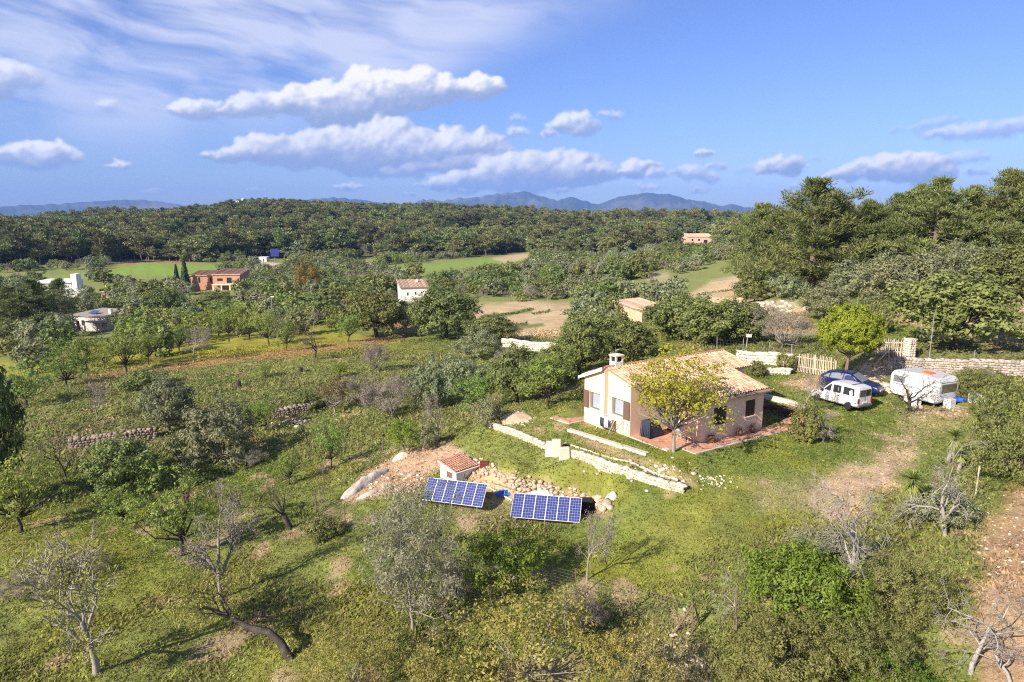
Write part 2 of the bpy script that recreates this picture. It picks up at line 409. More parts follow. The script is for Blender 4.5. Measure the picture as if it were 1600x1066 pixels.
def poly_sd(px, py, poly):
    """signed distance (positive inside) to a polygon"""
    poly = np.array(poly, float); n = len(poly)
    d = np.full(px.shape, 1e9); ins = np.zeros(px.shape, bool)
    for i in range(n):
        ax, ay = poly[i]; bx, by = poly[(i + 1) % n]
        ex, ey = bx - ax, by - ay
        t = np.clip(((px - ax) * ex + (py - ay) * ey) / (ex * ex + ey * ey + 1e-9), 0, 1)
        d = np.minimum(d, np.hypot(px - ax - t * ex, py - ay - t * ey))
        c = ((ay > py) != (by > py)) & (px < (bx - ax) * (py - ay) / (by - ay + 1e-12) + ax)
        ins ^= c
    return np.where(ins, d, -d)
def line_d(px, py, pts):
    d = np.full(px.shape, 1e9)
    for (ax, ay), (bx, by) in zip(pts[:-1], pts[1:]):
        ex, ey = bx - ax, by - ay
        t = np.clip(((px - ax) * ex + (py - ay) * ey) / (ex * ex + ey * ey + 1e-9), 0, 1)
        d = np.minimum(d, np.hypot(px - ax - t * ex, py - ay - t * ey))
    return d

LUSH = (.140, .180, .038); GRASS = (.192, .212, .056); YELLOW = (.310, .290, .040); OLIVE = (.225, .245, .078); SCRUB = (.190, .185, .080)
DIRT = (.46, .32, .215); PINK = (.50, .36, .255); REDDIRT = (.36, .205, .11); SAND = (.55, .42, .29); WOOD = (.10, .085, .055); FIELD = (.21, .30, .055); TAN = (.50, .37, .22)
# grounds by look: colour, outline (as seen), softness in photo pixels, noise, strength
_ZONES = [
 (OLIVE, [(-200,560),(0,560),(500,560),(780,560),(780,660),(560,720),(0,720),(-300,700)], 14, 20, .8),
 (YELLOW, [(-100,600),(60,585),(300,570),(600,545),(640,535),(480,520),(300,520),(60,560),(-100,570)], 8, 9, .85),
 (REDDIRT, [(130,588),(260,570),(450,545),(620,522),(640,530),(470,556),(300,577),(140,600)], 4, 7, .65),
 (YELLOW, [(440,515),(520,505),(560,530),(470,545)], 8, 8, .7),
 (SCRUB, [(80,665),(300,640),(500,610),(520,655),(300,690),(80,715)], 6, 10, .8),
 (OLIVE, [(430,600),(760,560),(790,640),(640,680),(480,690)], 16, 20, .6),
 (YELLOW, [(0,840),(160,860),(300,900),(420,860),(380,980),(100,960)], 40, 40, .35),
 (DIRT, [(530,785),(570,740),(630,705),(700,695),(740,715),(680,745),(650,770),(580,775)], 5, 10, .9),
 (DIRT, [(715,715),(770,735),(860,768),(950,790),(940,800),(850,790),(770,770),(740,760)], 4, 6, .9),
 (PINK, [(690,790),(800,780),(830,800),(810,835),(720,830)], 8, 12, .65),
 (YELLOW, [(860,860),(1100,800),(1130,850),(1050,900),(900,930)], 30, 25, .22),
 (SAND, [(785,650),(812,640),(838,655),(800,665)], 3, 4, 1.),
 (DIRT, [(880,668),(960,700),(1080,745),(1090,765),(1040,745),(900,690)], 5, 8, .55),
 (PINK, [(1290,745),(1340,690),(1370,650),(1440,640),(1530,640),(1540,690),(1460,700),(1430,730),(1380,800),(1300,850),(1230,850)], 26, 60, .80),
 (LUSH, [(1430,690),(1530,650),(1540,700),(1440,730)], 10, 12, .8),
 (PINK, [(1150,750),(1260,740),(1290,800),(1180,800)], 22, 22, .35),
 (PINK, [(1215,600),(1260,580),(1330,585),(1320,612),(1255,612)], 4, 5, .95),
 (SAND, [(1330,580),(1360,560),(1420,555),(1390,585),(1345,600)], 5, 6, .9),
 (REDDIRT, [(1530,1100),(1520,960),(1540,880),(1520,830),(1560,780),(1640,720),(1700,1100)], 14, 18, .45),
 ((.40, .265, .17), [(1530,1100),(1525,960),(1545,880),(1520,830),(1580,780),(1640,760),(1700,1100)], 14, 24, .75),
 (PINK, [(990,1000),(1090,985),(1130,1030),(1110,1100),(1000,1100)], 16, 20, .8),
 (OLIVE, [(850,920),(1090,930),(1150,880),(1340,800),(1440,760),(1560,740),(1500,1000),(1100,1080),(850,1060)], 25, 25, .6),
 (TAN, [(735,478),(830,470),(900,475),(885,500),(880,530),(800,528),(745,500)], 4, 5, .95),
 (LUSH, [(750,497),(830,482),(832,487),(752,503)], 2, 2, .9),
 (LUSH, [(800,511),(850,504),(851,509),(800,517)], 2, 2, .9),
 (TAN, [(1070,465),(1110,440),(1160,430),(1165,455),(1110,470)], 3, 4, .95),
 (SAND, [(1120,480),(1180,465),(1240,470),(1270,490),(1200,492),(1130,490)], 4, 6, .8),
 (TAN, [(1350,500),(1430,490),(1440,505),(1370,512)], 3, 5, .85),
 (TAN, [(1180,500),(1260,490),(1285,522),(1190,530)], 6, 9, .7),
 (TAN, [(1425,503),(1530,498),(1610,540),(1450,530)], 6, 9, .75),
 (PINK, [(1540,470),(1570,455),(1620,450),(1640,520),(1560,500)], 6, 9, .85),
 (SCRUB, [(1180,540),(1600,530),(1640,585),(1400,570),(1180,562)], 6, 8, .6),
 (FIELD, [(160,427),(180,414),(230,410),(350,417),(340,432),(250,432)], 3, 3, 1.),
 (REDDIRT, [(160,420),(185,410),(250,407),(330,414),(230,411),(180,417)], 2, 3, .7),
 (FIELD, [(72,432),(175,424),(175,430),(80,436)], 2, 3, .9),
 (FIELD, [(590,418),(700,410),(790,400),(828,396),(820,408),(740,418),(660,425)], 3, 4, .9),
 (TAN, [(770,404),(828,394),(830,402),(790,412)], 2, 3, .9),
 (FIELD, [(540,405),(580,402),(600,412),(545,413)], 2, 3, .7),
 (SAND, [(588,418),(650,424),(652,427),(588,421)], 1.5, 1, 1.),
 (SAND, [(404,409),(440,412),(430,416),(404,414)], 1.5, 1, 1.),
 (REDDIRT, [(610,500),(640,490),(640,520),(612,512)], 3, 4, .8),
 (SAND, [(1000,430),(1040,425),(1060,440),(1030,450)], 4, 5, .4),
]
def ground_look(x, y, z):
    """colour of the ground and how much grows on it"""
    px, py = to_px(x, y, z)
    r = np.hypot(x, y)
    w1 = fbm(x * .25, y * .25, 40, 4) - .5; w2 = fbm(x * .25 + 33, y * .25, 41, 4) - .5
    sc = np.clip(30 / np.maximum(r, 10), .15, 1.4)
    base = np.array(GRASS)[None] * np.ones((len(x), 1))
    big = fbm(x * .10, y * .10, 44, 4)
    m = sstep(.40, .60, big)[:, None]
    base = base * (1 - m) + np.array(LUSH)[None] * m
    m = (sstep(.52, .68, fbm(x * .33, y * .22, 46, 4)) * .28)[:, None]
    base = base * (1 - m) + np.array(YELLOW)[None] * m
    dry = np.zeros(len(x))
    base = base * (.72 + .56 * fbm(x * 1.1, y * 1.1, 52, 3))[:, None]
    # far ground: under trees and scrub
    far = sstep(95, 170, r)[:, None] * .85
    base = base * (1 - far) + np.array(OLIVE)[None] * far
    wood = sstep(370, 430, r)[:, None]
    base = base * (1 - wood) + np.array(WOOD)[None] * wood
    infront = (y > 2)
    for col, poly, soft, nz, k in _ZONES:
        wx = px + w1 * nz * 3; wy = py + w2 * nz * 1.5
        s = poly_sd(wx, wy, poly)
        m = sstep(-soft, soft, s) * k * infront
        if col is PINK: m = m * (.35 + .65 * sstep(.40, .56, w1 * .5 + .5 * fbm(x * .8, y * .8, 57, 4) + .25))
        base = base * (1 - m[:, None]) + np.array(col)[None] * m[:, None]
        if col in (DIRT, PINK, SAND, TAN, REDDIRT, (.40, .265, .17)): dry = np.maximum(dry * (1 - m), m)
        else: dry = dry * (1 - m)
    # small bare scuffs in the grass
    sc_ = sstep(.66, .76, fbm(x * .6, y * .45, 50, 4)) * .55 * (r < 90)
    base = base * (1 - sc_[:, None]) + np.array(DIRT)[None] * sc_[:, None]
    dry = np.maximum(dry, sc_)
    return base, dry

def mat_ground():
    m, nt, b = new_mat('ground_soil')
    at = N(nt, 'ShaderNodeAttribute', attribute_name='look')
    co = N(nt, 'ShaderNodeNewGeometry').outputs['Position']
    n1 = noise(nt, 1.6, 6, .65, co); n2 = noise(nt, 9.0, 4, .7, co); n3 = noise(nt, .35, 5, .6, co)
    n4 = noise(nt, .06, 4, .6, co)
    k = mathn(nt, 'ADD', mathn(nt, 'MULTIPLY', n1.outputs['Fac'], .9), mathn(nt, 'MULTIPLY', n2.outputs['Fac'], 1.0))
    k = mathn(nt, 'ADD', k, mathn(nt, 'MULTIPLY', n3.outputs['Fac'], .5))
    k = mathn(nt, 'SUBTRACT', k, .22)
    h = N(nt, 'ShaderNodeHueSaturation'); nt.links.new(at.outputs['Color'], h.inputs['Color']); nt.links.new(k, h.inputs['Value'])
    hue = mathn(nt, 'ADD', .47, mathn(nt, 'MULTIPLY', n3.outputs['Fac'], .06)); nt.links.new(hue, h.inputs['Hue'])
    nt.links.new(h.outputs[0], b.inputs['Base Color'])
    b.inputs['Roughness'].default_value = .95; b.inputs['Specular IOR Level'].default_value = .1
    bp = N(nt, 'ShaderNodeBump'); bp.inputs['Strength'].default_value = .9; bp.inputs['Distance'].default_value = .12
    hh = mathn(nt, 'ADD', n1.outputs['Fac'], mathn(nt, 'MULTIPLY', n2.outputs['Fac'], .5))
    nt.links.new(hh, bp.inputs['Height']); nt.links.new(bp.outputs[0], b.inputs['Normal'])
    return m

def np_mesh(name, V, Fq, mats=(), attr=None, smooth=False, tri=False):
    """mesh from arrays: quads (or triangles), optional per-vertex attributes"""
    me = bpy.data.meshes.new(name)
    k = 3 if tri else 4
    V = np.ascontiguousarray(V, np.float32); Fq = np.ascontiguousarray(Fq, np.int32)
    me.vertices.add(len(V)); me.vertices.foreach_set('co', V.ravel())
    me.loops.add(Fq.size); me.loops.foreach_set('vertex_index', Fq.ravel())
    me.polygons.add(len(Fq)); me.polygons.foreach_set('loop_start', np.arange(0, Fq.size, k, dtype=np.int32))
    me.polygons.foreach_set('loop_total', np.full(len(Fq), k, np.int32))
    if smooth: me.polygons.foreach_set('use_smooth', np.ones(len(Fq), bool))
    for nm, arr in (attr or {}).items():
        if arr.ndim == 1:
            a = me.attributes.new(nm, 'FLOAT', 'POINT'); a.data.foreach_set('value', np.ascontiguousarray(arr, np.float32))
        else:
            a = me.attributes.new(nm, 'FLOAT_COLOR', 'POINT')
            c = np.ones((len(arr), 4), np.float32); c[:, :3] = arr; a.data.foreach_set('color', c.ravel())
    for m in mats: me.materials.append(m)
    me.update(calc_edges=True)
    return me

def link(name, me, parent=None, loc=None, label=None, cat=None, group=None, kind=None):
    o = bpy.data.objects.new(name, me); COL.objects.link(o)
    if parent is not None: o.parent = parent
    if loc is not None: o.location = loc
    if label: o['label'] = label
    if cat: o['category'] = cat
    if group: o['group'] = group
    if kind: o['kind'] = kind
    return o
def thing(name, label, cat, loc=(0, 0, 0), rz=0.0, group=None):
    o = link(name, None, None, loc, label, cat, group); o.rotation_euler = (0, 0, rz); o.empty_display_size = .3
    return o

def build_terrain():
    th = np.concatenate([np.arange(-180, -50, 5.0), np.arange(-50, 50, .24), np.arange(50, 180, 5.0)])
    th = np.radians(th)
    rr = np.concatenate([np.linspace(.6, 11.5, 8), np.geomspace(12, 120, 190), np.geomspace(122.5, 1500, 105), np.geomspace(1560, 9800, 40)])
    T, R = np.meshgrid(th, rr)
    X = R * np.sin(T); Y = R * np.cos(T)
    x = X.ravel(); y = Y.ravel(); z = zfun(x, y)
    look, dry = ground_look(x, y, z)
    n = len(th); i = np.arange(n); j = np.arange(len(rr) - 1)
    J, I = np.meshgrid(j, i, indexing='ij'); I2 = (I + 1) % n
    Fq = np.stack([J * n + I, J * n + I2, (J + 1) * n + I2, (J + 1) * n + I], -1).reshape(-1, 4)[:, ::-1]
    me = np_mesh('ground', np.stack([x, y, z], 1), Fq, [mat_ground()], {'look': look}, True)
    return link('ground', me, kind='structure')
build_terrain()

def build_mountains():
    prof = [(-400,330),(-200,326),(0,322),(60,320),(150,315),(200,311),(215,311),(265,318),(320,325),(380,322),(420,315),(470,312),(520,308),(585,314),(620,320),(640,322),(660,311),(693,313),(715,309),(740,308),(770,304),(790,301),(822,299),(850,306),(872,313),(890,307),(905,311),(935,320),(960,309),(1000,303),(1016,300),(1042,303),(1075,311),(1100,314),(1125,321),(1150,318),(1165,323),(1210,329),(1300,330),(1500,326),(1700,322),(1900,328)]
    az = []; hh = []
    for px, py in prof:
        a, e = az_el(px, py); az.append(a); hh.append(math.tan(math.radians(e)) * 8000 + CAM_H)
    th = np.arange(-62, 62, .10); rs = np.linspace(7000, 9300, 46)
    T, R = np.meshgrid(th, rs)
    ridge = np.interp(T, az, hh) + (fbm(T * 2.3, T * 0, 71, 4) - .5) * 34
    t = (R - 8000) / 1000.0
    x = R * np.sin(np.radians(T)); y = R * np.cos(np.radians(T))
    rn = 1 - np.abs(2 * fbm(x * .0022, y * .0022, 70, 5) - 1)
    bell = np.where(t < 0, np.clip(1 + t, 0, 1) ** 1.25, np.clip(1 - t * .8, 0, 1))
    Z = -18 + (ridge + 18) * bell * (1 + (rn - .62) * .8 * np.clip(1 - bell, 0, 1) * 2.2)
    n = len(th); i = np.arange(n - 1); j = np.arange(len(rs) - 1)
    J, I = np.meshgrid(j, i, indexing='ij')
    Fq = np.stack([J * n + I, J * n + I + 1, (J + 1) * n + I + 1, (J + 1) * n + I], -1).reshape(-1, 4)[:, ::-1]
    m = mat_plain('mountain_rock', (.045, .056, .050), .95, .3, .002, col2=(.17, .16, .15))
    me = np_mesh('mountains', np.stack([x.ravel(), y.ravel(), Z.ravel()], 1), Fq, [m], None, True)
    link('mountains', me, kind='structure')
build_mountains()

def build_haze():
    m = bpy.data.materials.new('haze_air'); m.use_nodes = True; nt = m.node_tree; nt.nodes.clear()
    out = N(nt, 'ShaderNodeOutputMaterial'); pv = N(nt, 'ShaderNodeVolumePrincipled')
    pv.inputs['Color'].default_value = (.23, .45, 1.0, 1); pv.inputs['Density'].default_value = HAZE
    pv.inputs['Anisotropy'].default_value = 0.0
    nt.links.new(pv.outputs[0], out.inputs['Volume'])
    x = 10100; z0, z1 = -60, 420
    V = [(-x, -x, z0), (x, -x, z0), (x, x, z0), (-x, x, z0), (-x, -x, z1), (x, -x, z1), (x, x, z1), (-x, x, z1)]
    Fq = [(0, 3, 2, 1), (4, 5, 6, 7), (0, 1, 5, 4), (1, 2, 6, 5), (2, 3, 7, 6), (3, 0, 4, 7)]
    link('haze', np_mesh('haze', V, Fq, [m]), kind='stuff')
HAZE = 9.5e-5
build_haze()

# ------------------------------------------------------------------ plants: materials
def mat_leaf(name, dark, light, trans=.28, rough=.55, hue=.03, val=.35):
    m, nt, b = new_mat(name)
    at = N(nt, 'ShaderNodeAttribute', attribute_name='tint'); oi = N(nt, 'ShaderNodeObjectInfo')
    c = mixcol(nt, at.outputs['Fac'], dark, light)
    h = N(nt, 'ShaderNodeHueSaturation'); nt.links.new(c, h.inputs['Color'])
    nt.links.new(mathn(nt, 'ADD', mathn(nt, 'MULTIPLY', oi.outputs['Random'], 2 * hue), .5 - hue), h.inputs['Hue'])
    nt.links.new(mathn(nt, 'ADD', mathn(nt, 'MULTIPLY', mathn(nt, 'FRACT', mathn(nt, 'MULTIPLY', oi.outputs['Random'], 13.7)), val), 1 - val / 2), h.inputs['Value'])
    nt.links.new(h.outputs[0], b.inputs['Base Color']); b.inputs['Roughness'].default_value = rough
    b.inputs['Specular IOR Level'].default_value = .25
    tr = N(nt, 'ShaderNodeBsdfTranslucent'); nt.links.new(h.outputs[0], tr.inputs[0])
    mx = N(nt, 'ShaderNodeMixShader'); mx.inputs[0].default_value = trans
    out = nt.nodes['Material Output']
    nt.links.new(b.outputs[0], mx.inputs[1]); nt.links.new(tr.outputs[0], mx.inputs[2]); nt.links.new(mx.outputs[0], out.inputs[0])
    return m
LEAF = dict(
    carob=mat_leaf('carob_leaf', (.088, .112, .034), (.275, .310, .090)),
    olive=mat_leaf('olive_leaf', (.140, .160, .078), (.335, .360, .185)),
    almond=mat_leaf('almond_leaf', (.130, .195, .036), (.335, .405, .085), .35),
    pine=mat_leaf('pine_needle', (.080, .100, .032), (.290, .305, .100), .25, .55, .045, .9),
    pine_near=mat_leaf('near_pine_needle', (.085, .114, .036), (.262, .300, .088), .25, .55, .015, .25),
    pine_bright=mat_leaf('stone_pine_needle', (.110, .170, .014), (.300, .360, .030), .2),
    mastic=mat_leaf('mastic_leaf', (.105, .135, .042), (.300, .315, .090)),
    green=mat_leaf('green_shrub_leaf', (0.088, 0.150, 0.020), (0.256, 0.338, 0.044), .35),
    yellow=mat_leaf('young_yellow_leaf', (.290, .250, .030), (.560, .460, .075), .42),
    fig=mat_leaf('carob_yellow_leaf', (.210, .200, .050), (.500, .450, .120), .42),
    twig=mat_leaf('dry_twig_leaf', (.150, .125, .095), (.300, .260, .200), .1),
    rust=mat_leaf('rust_leaf', (.100, .070, .035), (.230, .170, .080), .2),
    golden=mat_leaf('golden_leaf', (.150, .130, .022), (.330, .260, .050), .3),
    yucca=mat_leaf('yucca_blade', (.120, .160, .030), (.380, .400, .110), .25),
    silver=mat_leaf('silver_olive_leaf', (.200, .205, .120), (.430, .430, .270), .42),
    cypress=mat_leaf('cypress_leaf', (0.023, 0.042, 0.018), (0.072, 0.104, 0.039), .1),
    grass=mat_leaf('weed_blade', (.140, .200, .055), (.350, .380, .125), .4),
)
BARK_DARK = mat_plain('dark_bark', (.060, .048, .040), .95, .5, 6, .8, 18, col2=(.14, .12, .10))
BARK_GREY = mat_plain('grey_bark', (.290, .262, .225), .95, .4, 5, .8, 20, col2=(.16, .14, .12))
BARK_BROWN = mat_plain('brown_bark', (.150, .115, .085), .95, .4, 5, .8, 18)
BARK_SILVER = mat_plain('silver_deadwood', (.330, .300, .260), .9, .4, 6, .6, 24, col2=(.19, .165, .14))
BARK_PINK = mat_plain('pine_bark', (.185, .130, .100), .95, .45, 3, .8, 10)

# ------------------------------------------------------------------ plants: shapes
def leaves(name, C, Nn, S, asp, tint, mat, up=None):
    """one leaf-sized face at every point C, facing Nn; up = long axis"""
    n = len(C); rs = np.random.RandomState(n)
    Nn = Nn / (np.linalg.norm(Nn, axis=1, keepdims=True) + 1e-9)
    ref = rs.normal(size=(n, 3)) if up is None else up + rs.normal(size=(n, 3)) * .25
    t = np.cross(Nn, ref); t /= (np.linalg.norm(t, axis=1, keepdims=True) + 1e-9)
    b = np.cross(t, Nn)
    S = S[:, None]
    V = np.stack([C - b * S, C + t * S * asp + b * S * .1, C + b * S, C - t * S * asp + b * S * .1], 1).reshape(-1, 3)
    Fq = np.arange(4 * n).reshape(-1, 4)
    return np_mesh(name, V, Fq, [mat], {'tint': np.repeat(np.clip(tint, 0, 1), 4)})

def crown_points(rs, W, Hc, z0, nclump, per, cr, fill=.55, lump=.5, flat=.75, bottom=-.55, lean=(0, 0), squash=None):
    """clumps of leaves through an uneven crown of half-width W and height Hc standing on z0"""
    d = rs.normal(size=(nclump * 3, 3)); d /= np.linalg.norm(d, axis=1, keepdims=True)
    d = d[d[:, 2] > bottom][:nclump]
    ph = rs.uniform(0, 50)
    a = np.arctan2(d[:, 1], d[:, 0]); e = np.arcsin(d[:, 2])
    lum = 1 - lump * .5 + lump * (vnoise(np.cos(a) * 1.7 + ph, np.sin(a) * 1.7 + e * 1.9, 3) + .6 * (vnoise(np.cos(a) * 4 + ph, np.sin(a) * 4 + e * 4, 4) - .5))
    rad = (fill + (1 - fill) * rs.uniform(0, 1, len(d)) ** .5) * lum
    P = d * rad[:, None] * np.array([W, W, Hc / 2]) + np.array([0, 0, z0 + Hc / 2])
    P[:, 0] += lean[0] * (P[:, 2] - z0) / Hc; P[:, 1] += lean[1] * (P[:, 2] - z0) / Hc
    k = len(P)
    q = rs.normal(size=(k, per, 3)); q /= np.linalg.norm(q, axis=2, keepdims=True)
    csz = cr * rs.uniform(.6, 1.35, (k, 1, 1))
    rr = rs.uniform(0, 1, (k, per, 1)) ** .45
    Cc = P[:, None] + q * rr * csz * np.array([1, 1, flat])
    nn = q + d[:, None] * .5 + rs.normal(size=q.shape) * .55 + np.array([0, 0, .35])
    ct = rs.uniform(0, 1, (k, 1)); tint = .45 * ct + .55 * rs.uniform(0, 1, (k, per))
    return P, Cc.reshape(-1, 3), nn.reshape(-1, 3), tint.ravel()

def tube_mesh(name, polys, mat, sides=(6, 4, 3)):
    """tapered limbs: list of (points, radii, level)"""
    V = []; Fq = []; o = 0
    for pts, rad, lev in polys:
        k = sides[min(lev, len(sides) - 1)]
        pts = np.asarray(pts, float); n = len(pts)
        tg = np.gradient(pts, axis=0); tg /= (np.linalg.norm(tg, axis=1, keepdims=True) + 1e-9)
        ref = np.array([.31, .77, .2]) if abs(tg[0, 2]) > .7 else np.array([0, 0, 1.])
        u = np.cross(tg, ref); u /= (np.linalg.norm(u, axis=1, keepdims=True) + 1e-9); w = np.cross(tg, u)
        an = np.arange(k) * 2 * math.pi / k
        ring = pts[:, None] + (u[:, None] * np.cos(an)[None, :, None] + w[:, None] * np.sin(an)[None, :, None]) * np.asarray(rad)[:, None, None]
        V.append(ring.reshape(-1, 3))
        i = np.arange(k); j = np.arange(n - 1)
        J, I = np.meshgrid(j, i, indexing='ij'); I2 = (I + 1) % k
        Fq.append((np.stack([J * k + I, J * k + I2, (J + 1) * k + I2, (J + 1) * k + I], -1).reshape(-1, 4) + o))
        o += n * k
    return np_mesh(name, np.concatenate(V), np.concatenate(Fq), [mat], None, True)

def grow(rs, p, d, L, r, lev, prm, out, tips, seg=4):
    pts = [np.array(p, float)]; rad = [r]; d = np.array(d, float)
    for i in range(seg):
        d = d + rs.normal(size=3) * prm['wig'] + np.array([0, 0, prm['up'][min(lev, len(prm['up']) - 1)]])
        d /= np.linalg.norm(d)
        pts.append(pts[-1] + d * L / seg); rad.append(r * (1 - (1 - prm.get('tap', .5)) * (i + 1) / seg))
    out.append((pts, rad, lev))
    if lev >= prm['lev']:
        tips.append((pts[-1], d)); tips.append((pts[-2], d))
        return
    k = prm['kids'][lev]
    for c in range(k):
        t = rs.uniform(prm.get('from', .35), 1.0) if c else 1.0
        f = t * seg; i = min(int(f), seg - 1); pp = pts[i] + (pts[i + 1] - pts[i]) * (f - i)
        ax = rs.normal(size=3); ax -= d * (ax @ d); ax /= np.linalg.norm(ax)
        an = math.radians(rs.uniform(*prm['ang']))
        dd = d * math.cos(an) + ax * math.sin(an)
        grow(rs, pp, dd, L * prm['lr'] * rs.uniform(.7, 1.2), max(prm.get('rmin', .006), rad[i] * prm.get('rr', .62)), lev + 1, prm, out, tips, max(2, seg - (lev > 0)))

def trunk_to(rs, P, H0, r0, fork, n_limb, lean=0.1, base=(0, 0)):
    """a trunk that forks and sends limbs to some of the clumps P"""
    top = np.array([rs.normal() * lean, rs.normal() * lean, fork])
    pts = [np.array([base[0], base[1], -.25]), np.array([base[0] * .8 + rs.normal() * lean * .3, rs.normal() * lean * .3, fork * .45]), top]
    out = [(pts, [r0 * 1.25, r0, r0 * .85], 0)]
    idx = rs.choice(len(P), min(n_limb, len(P)), replace=False)
    for i in idx:
        e = P[i]; m = top * .45 + e * .55 + rs.normal(size=3) * .12 * np.linalg.norm(e - top) + np.array([0, 0, -.08]) * np.linalg.norm(e - top)
        q = top * .75 + m * .25 + rs.normal(size=3) * .03
        out.append(([top, q, m, e], [r0 * .62, r0 * .5, r0 * .3, r0 * .08], 1))
    return out

PROTO = {}
def proto(kind, H, W, trunk, crown, extra=None): PROTO.setdefault(kind, []).append((H, W, trunk, crown, extra))

def make_round(kind, mat, bark, H, W, z0, ncl, per, cr, ls, asp=.5, seed=0, fork=None, r0=None, limbs=10, fill=.55, lump=.55, flat=.75, bottom=-.55, lean=(0, 0)):
    rs = np.random.RandomState(seed)
    P, Cc, nn, ti = crown_points(rs, W, H - z0, z0, ncl, per, cr, fill, lump, flat, bottom, lean)
    S = ls * rs.uniform(.6, 1.25, len(Cc))
    c = leaves(kind + '_crown', Cc, nn, S, asp, ti, mat)
    t = tube_mesh(kind + '_trunk', trunk_to(rs, P, H, r0 or H * .035, fork or z0 + .12 * H, limbs), bark)
    proto(kind, H, W * 2, t, c)

def make_branchy(kind, mat, bark, H, prm, per, cr, ls, asp=.5, seed=0, r0=.12, trunk=.3, leafshare=1.0, d0=(0, 0, 1), up_leaf=None):
    rs = np.random.RandomState(seed); out = []; tips = []
    grow(rs, (0, 0, -.2), d0, H * trunk, r0, 0, prm, out, tips)
    allp = np.concatenate([np.array(p) for p, _, _ in out])
    hh = np.percentile(allp[:, 2], 99); ww = np.percentile(np.hypot(allp[:, 0], allp[:, 1]), 94) * 2
    t = tube_mesh(kind + '_trunk', out, bark)
    c = None
    if per:
        tips = [q for q in tips if rs.uniform() < leafshare]
        T = np.array([q[0] for q in tips]); D = np.array([q[1] for q in tips])
        k = len(T)
        q = rs.normal(size=(k, per, 3))
        Cc = T[:, None] + q * cr - D[:, None] * rs.uniform(0, 1, (k, per, 1)) * cr * 1.5
        nn = rs.normal(size=(k, per, 3)) + np.array([0, 0, .5])
        ti = (.4 * rs.uniform(0, 1, (k, 1)) + .6 * rs.uniform(0, 1, (k, per))).ravel()
        Cc = Cc.reshape(-1, 3); c = leaves(kind + '_crown', Cc, nn.reshape(-1, 3), ls * rs.uniform(.6, 1.3, len(Cc)), asp, ti, mat)
    proto(kind, hh, ww, t, c)

def make_pine(kind, H, W, seed, per, cr, ls, nwhorl=13, lpw=5, first=.22, asp=.17, mat=None, crownpow=.8, nl=3):
    rs = np.random.RandomState(seed); mat = mat or LEAF['pine']
    out = []; P = []
    lean = rs.normal(size=2) * .03 * H
    tr = lambda f: np.array([lean[0] * f * f + .15 * math.sin(f * 5 + seed), lean[1] * f * f + .15 * math.cos(f * 4 + seed), H * .96 * f])
    fs = np.linspace(0, 1, 9)
    out.append(([tr(f) - np.array([0, 0, .3 if f == 0 else 0]) for f in fs], [H * .024 * (1 - .85 * f) for f in fs], 0))
    for k in range(nwhorl):
        f = first + (0.97 - first) * (k + rs.uniform(0, .6)) / nwhorl
        g = (f - first) / (1 - first)
        prof = (math.sin(math.pi * min(1, .28 + g * .80)) ** crownpow)
        for j in range(lpw):
            a = rs.uniform(0, 2 * math.pi); L = W * max(.16, prof) * rs.uniform(.55, 1.12)
            if rs.uniform() < .12: continue
            s = tr(f); el = rs.uniform(-.05, .35) + .55 * g
            e = s + np.array([math.cos(a) * L, math.sin(a) * L, math.sin(el) * L * .8 + .04 * L])
            m = s * .5 + e * .5 + np.array([0, 0, -.06 * L]) + rs.normal(size=3) * .05 * L
            r = H * .0075 * (1 - .6 * g)
            out.append(([s, m, e], [r, r * .7, r * .25], 1))
            n_sub = nl + int(L / W * 4)
            for q in range(n_sub):
                t = rs.uniform(.35, 1.08); c = (s * (1 - t) ** 2 + 2 * m * t * (1 - t) + e * t * t) if t <= 1 else e + (e - m) * (t - 1)
                c = c + rs.normal(size=3) * np.array([.14, .14, .05]) * L
                P.append(c)
    P = np.array(P); k = len(P)
    q = rs.normal(size=(k, per, 3)); q /= np.linalg.norm(q, axis=2, keepdims=True)
    csz = cr * rs.uniform(.6, 1.4, (k, 1, 1))
    Cc = P[:, None] + q * rs.uniform(0, 1, (k, per, 1)) ** .5 * csz * np.array([1, 1, .55])
    up = q * np.array([1, 1, .7]) + np.array([0, 0, .75])
    nn = np.cross(up, rs.normal(size=up.shape)) + q * .25
    ti = .5 * rs.uniform(0, 1, (k, 1)) + .5 * rs.uniform(0, 1, (k, per))
    Cc = Cc.reshape(-1, 3)
    c = leaves(kind + '_crown', Cc, nn.reshape(-1, 3), ls * rs.uniform(.6, 1.3, len(Cc)), asp, ti.ravel(), mat, up.reshape(-1, 3))
    t = tube_mesh(kind + '_trunk', out, BARK_PINK, (7, 4, 3))
    proto(kind, H, W * 2, t, c)

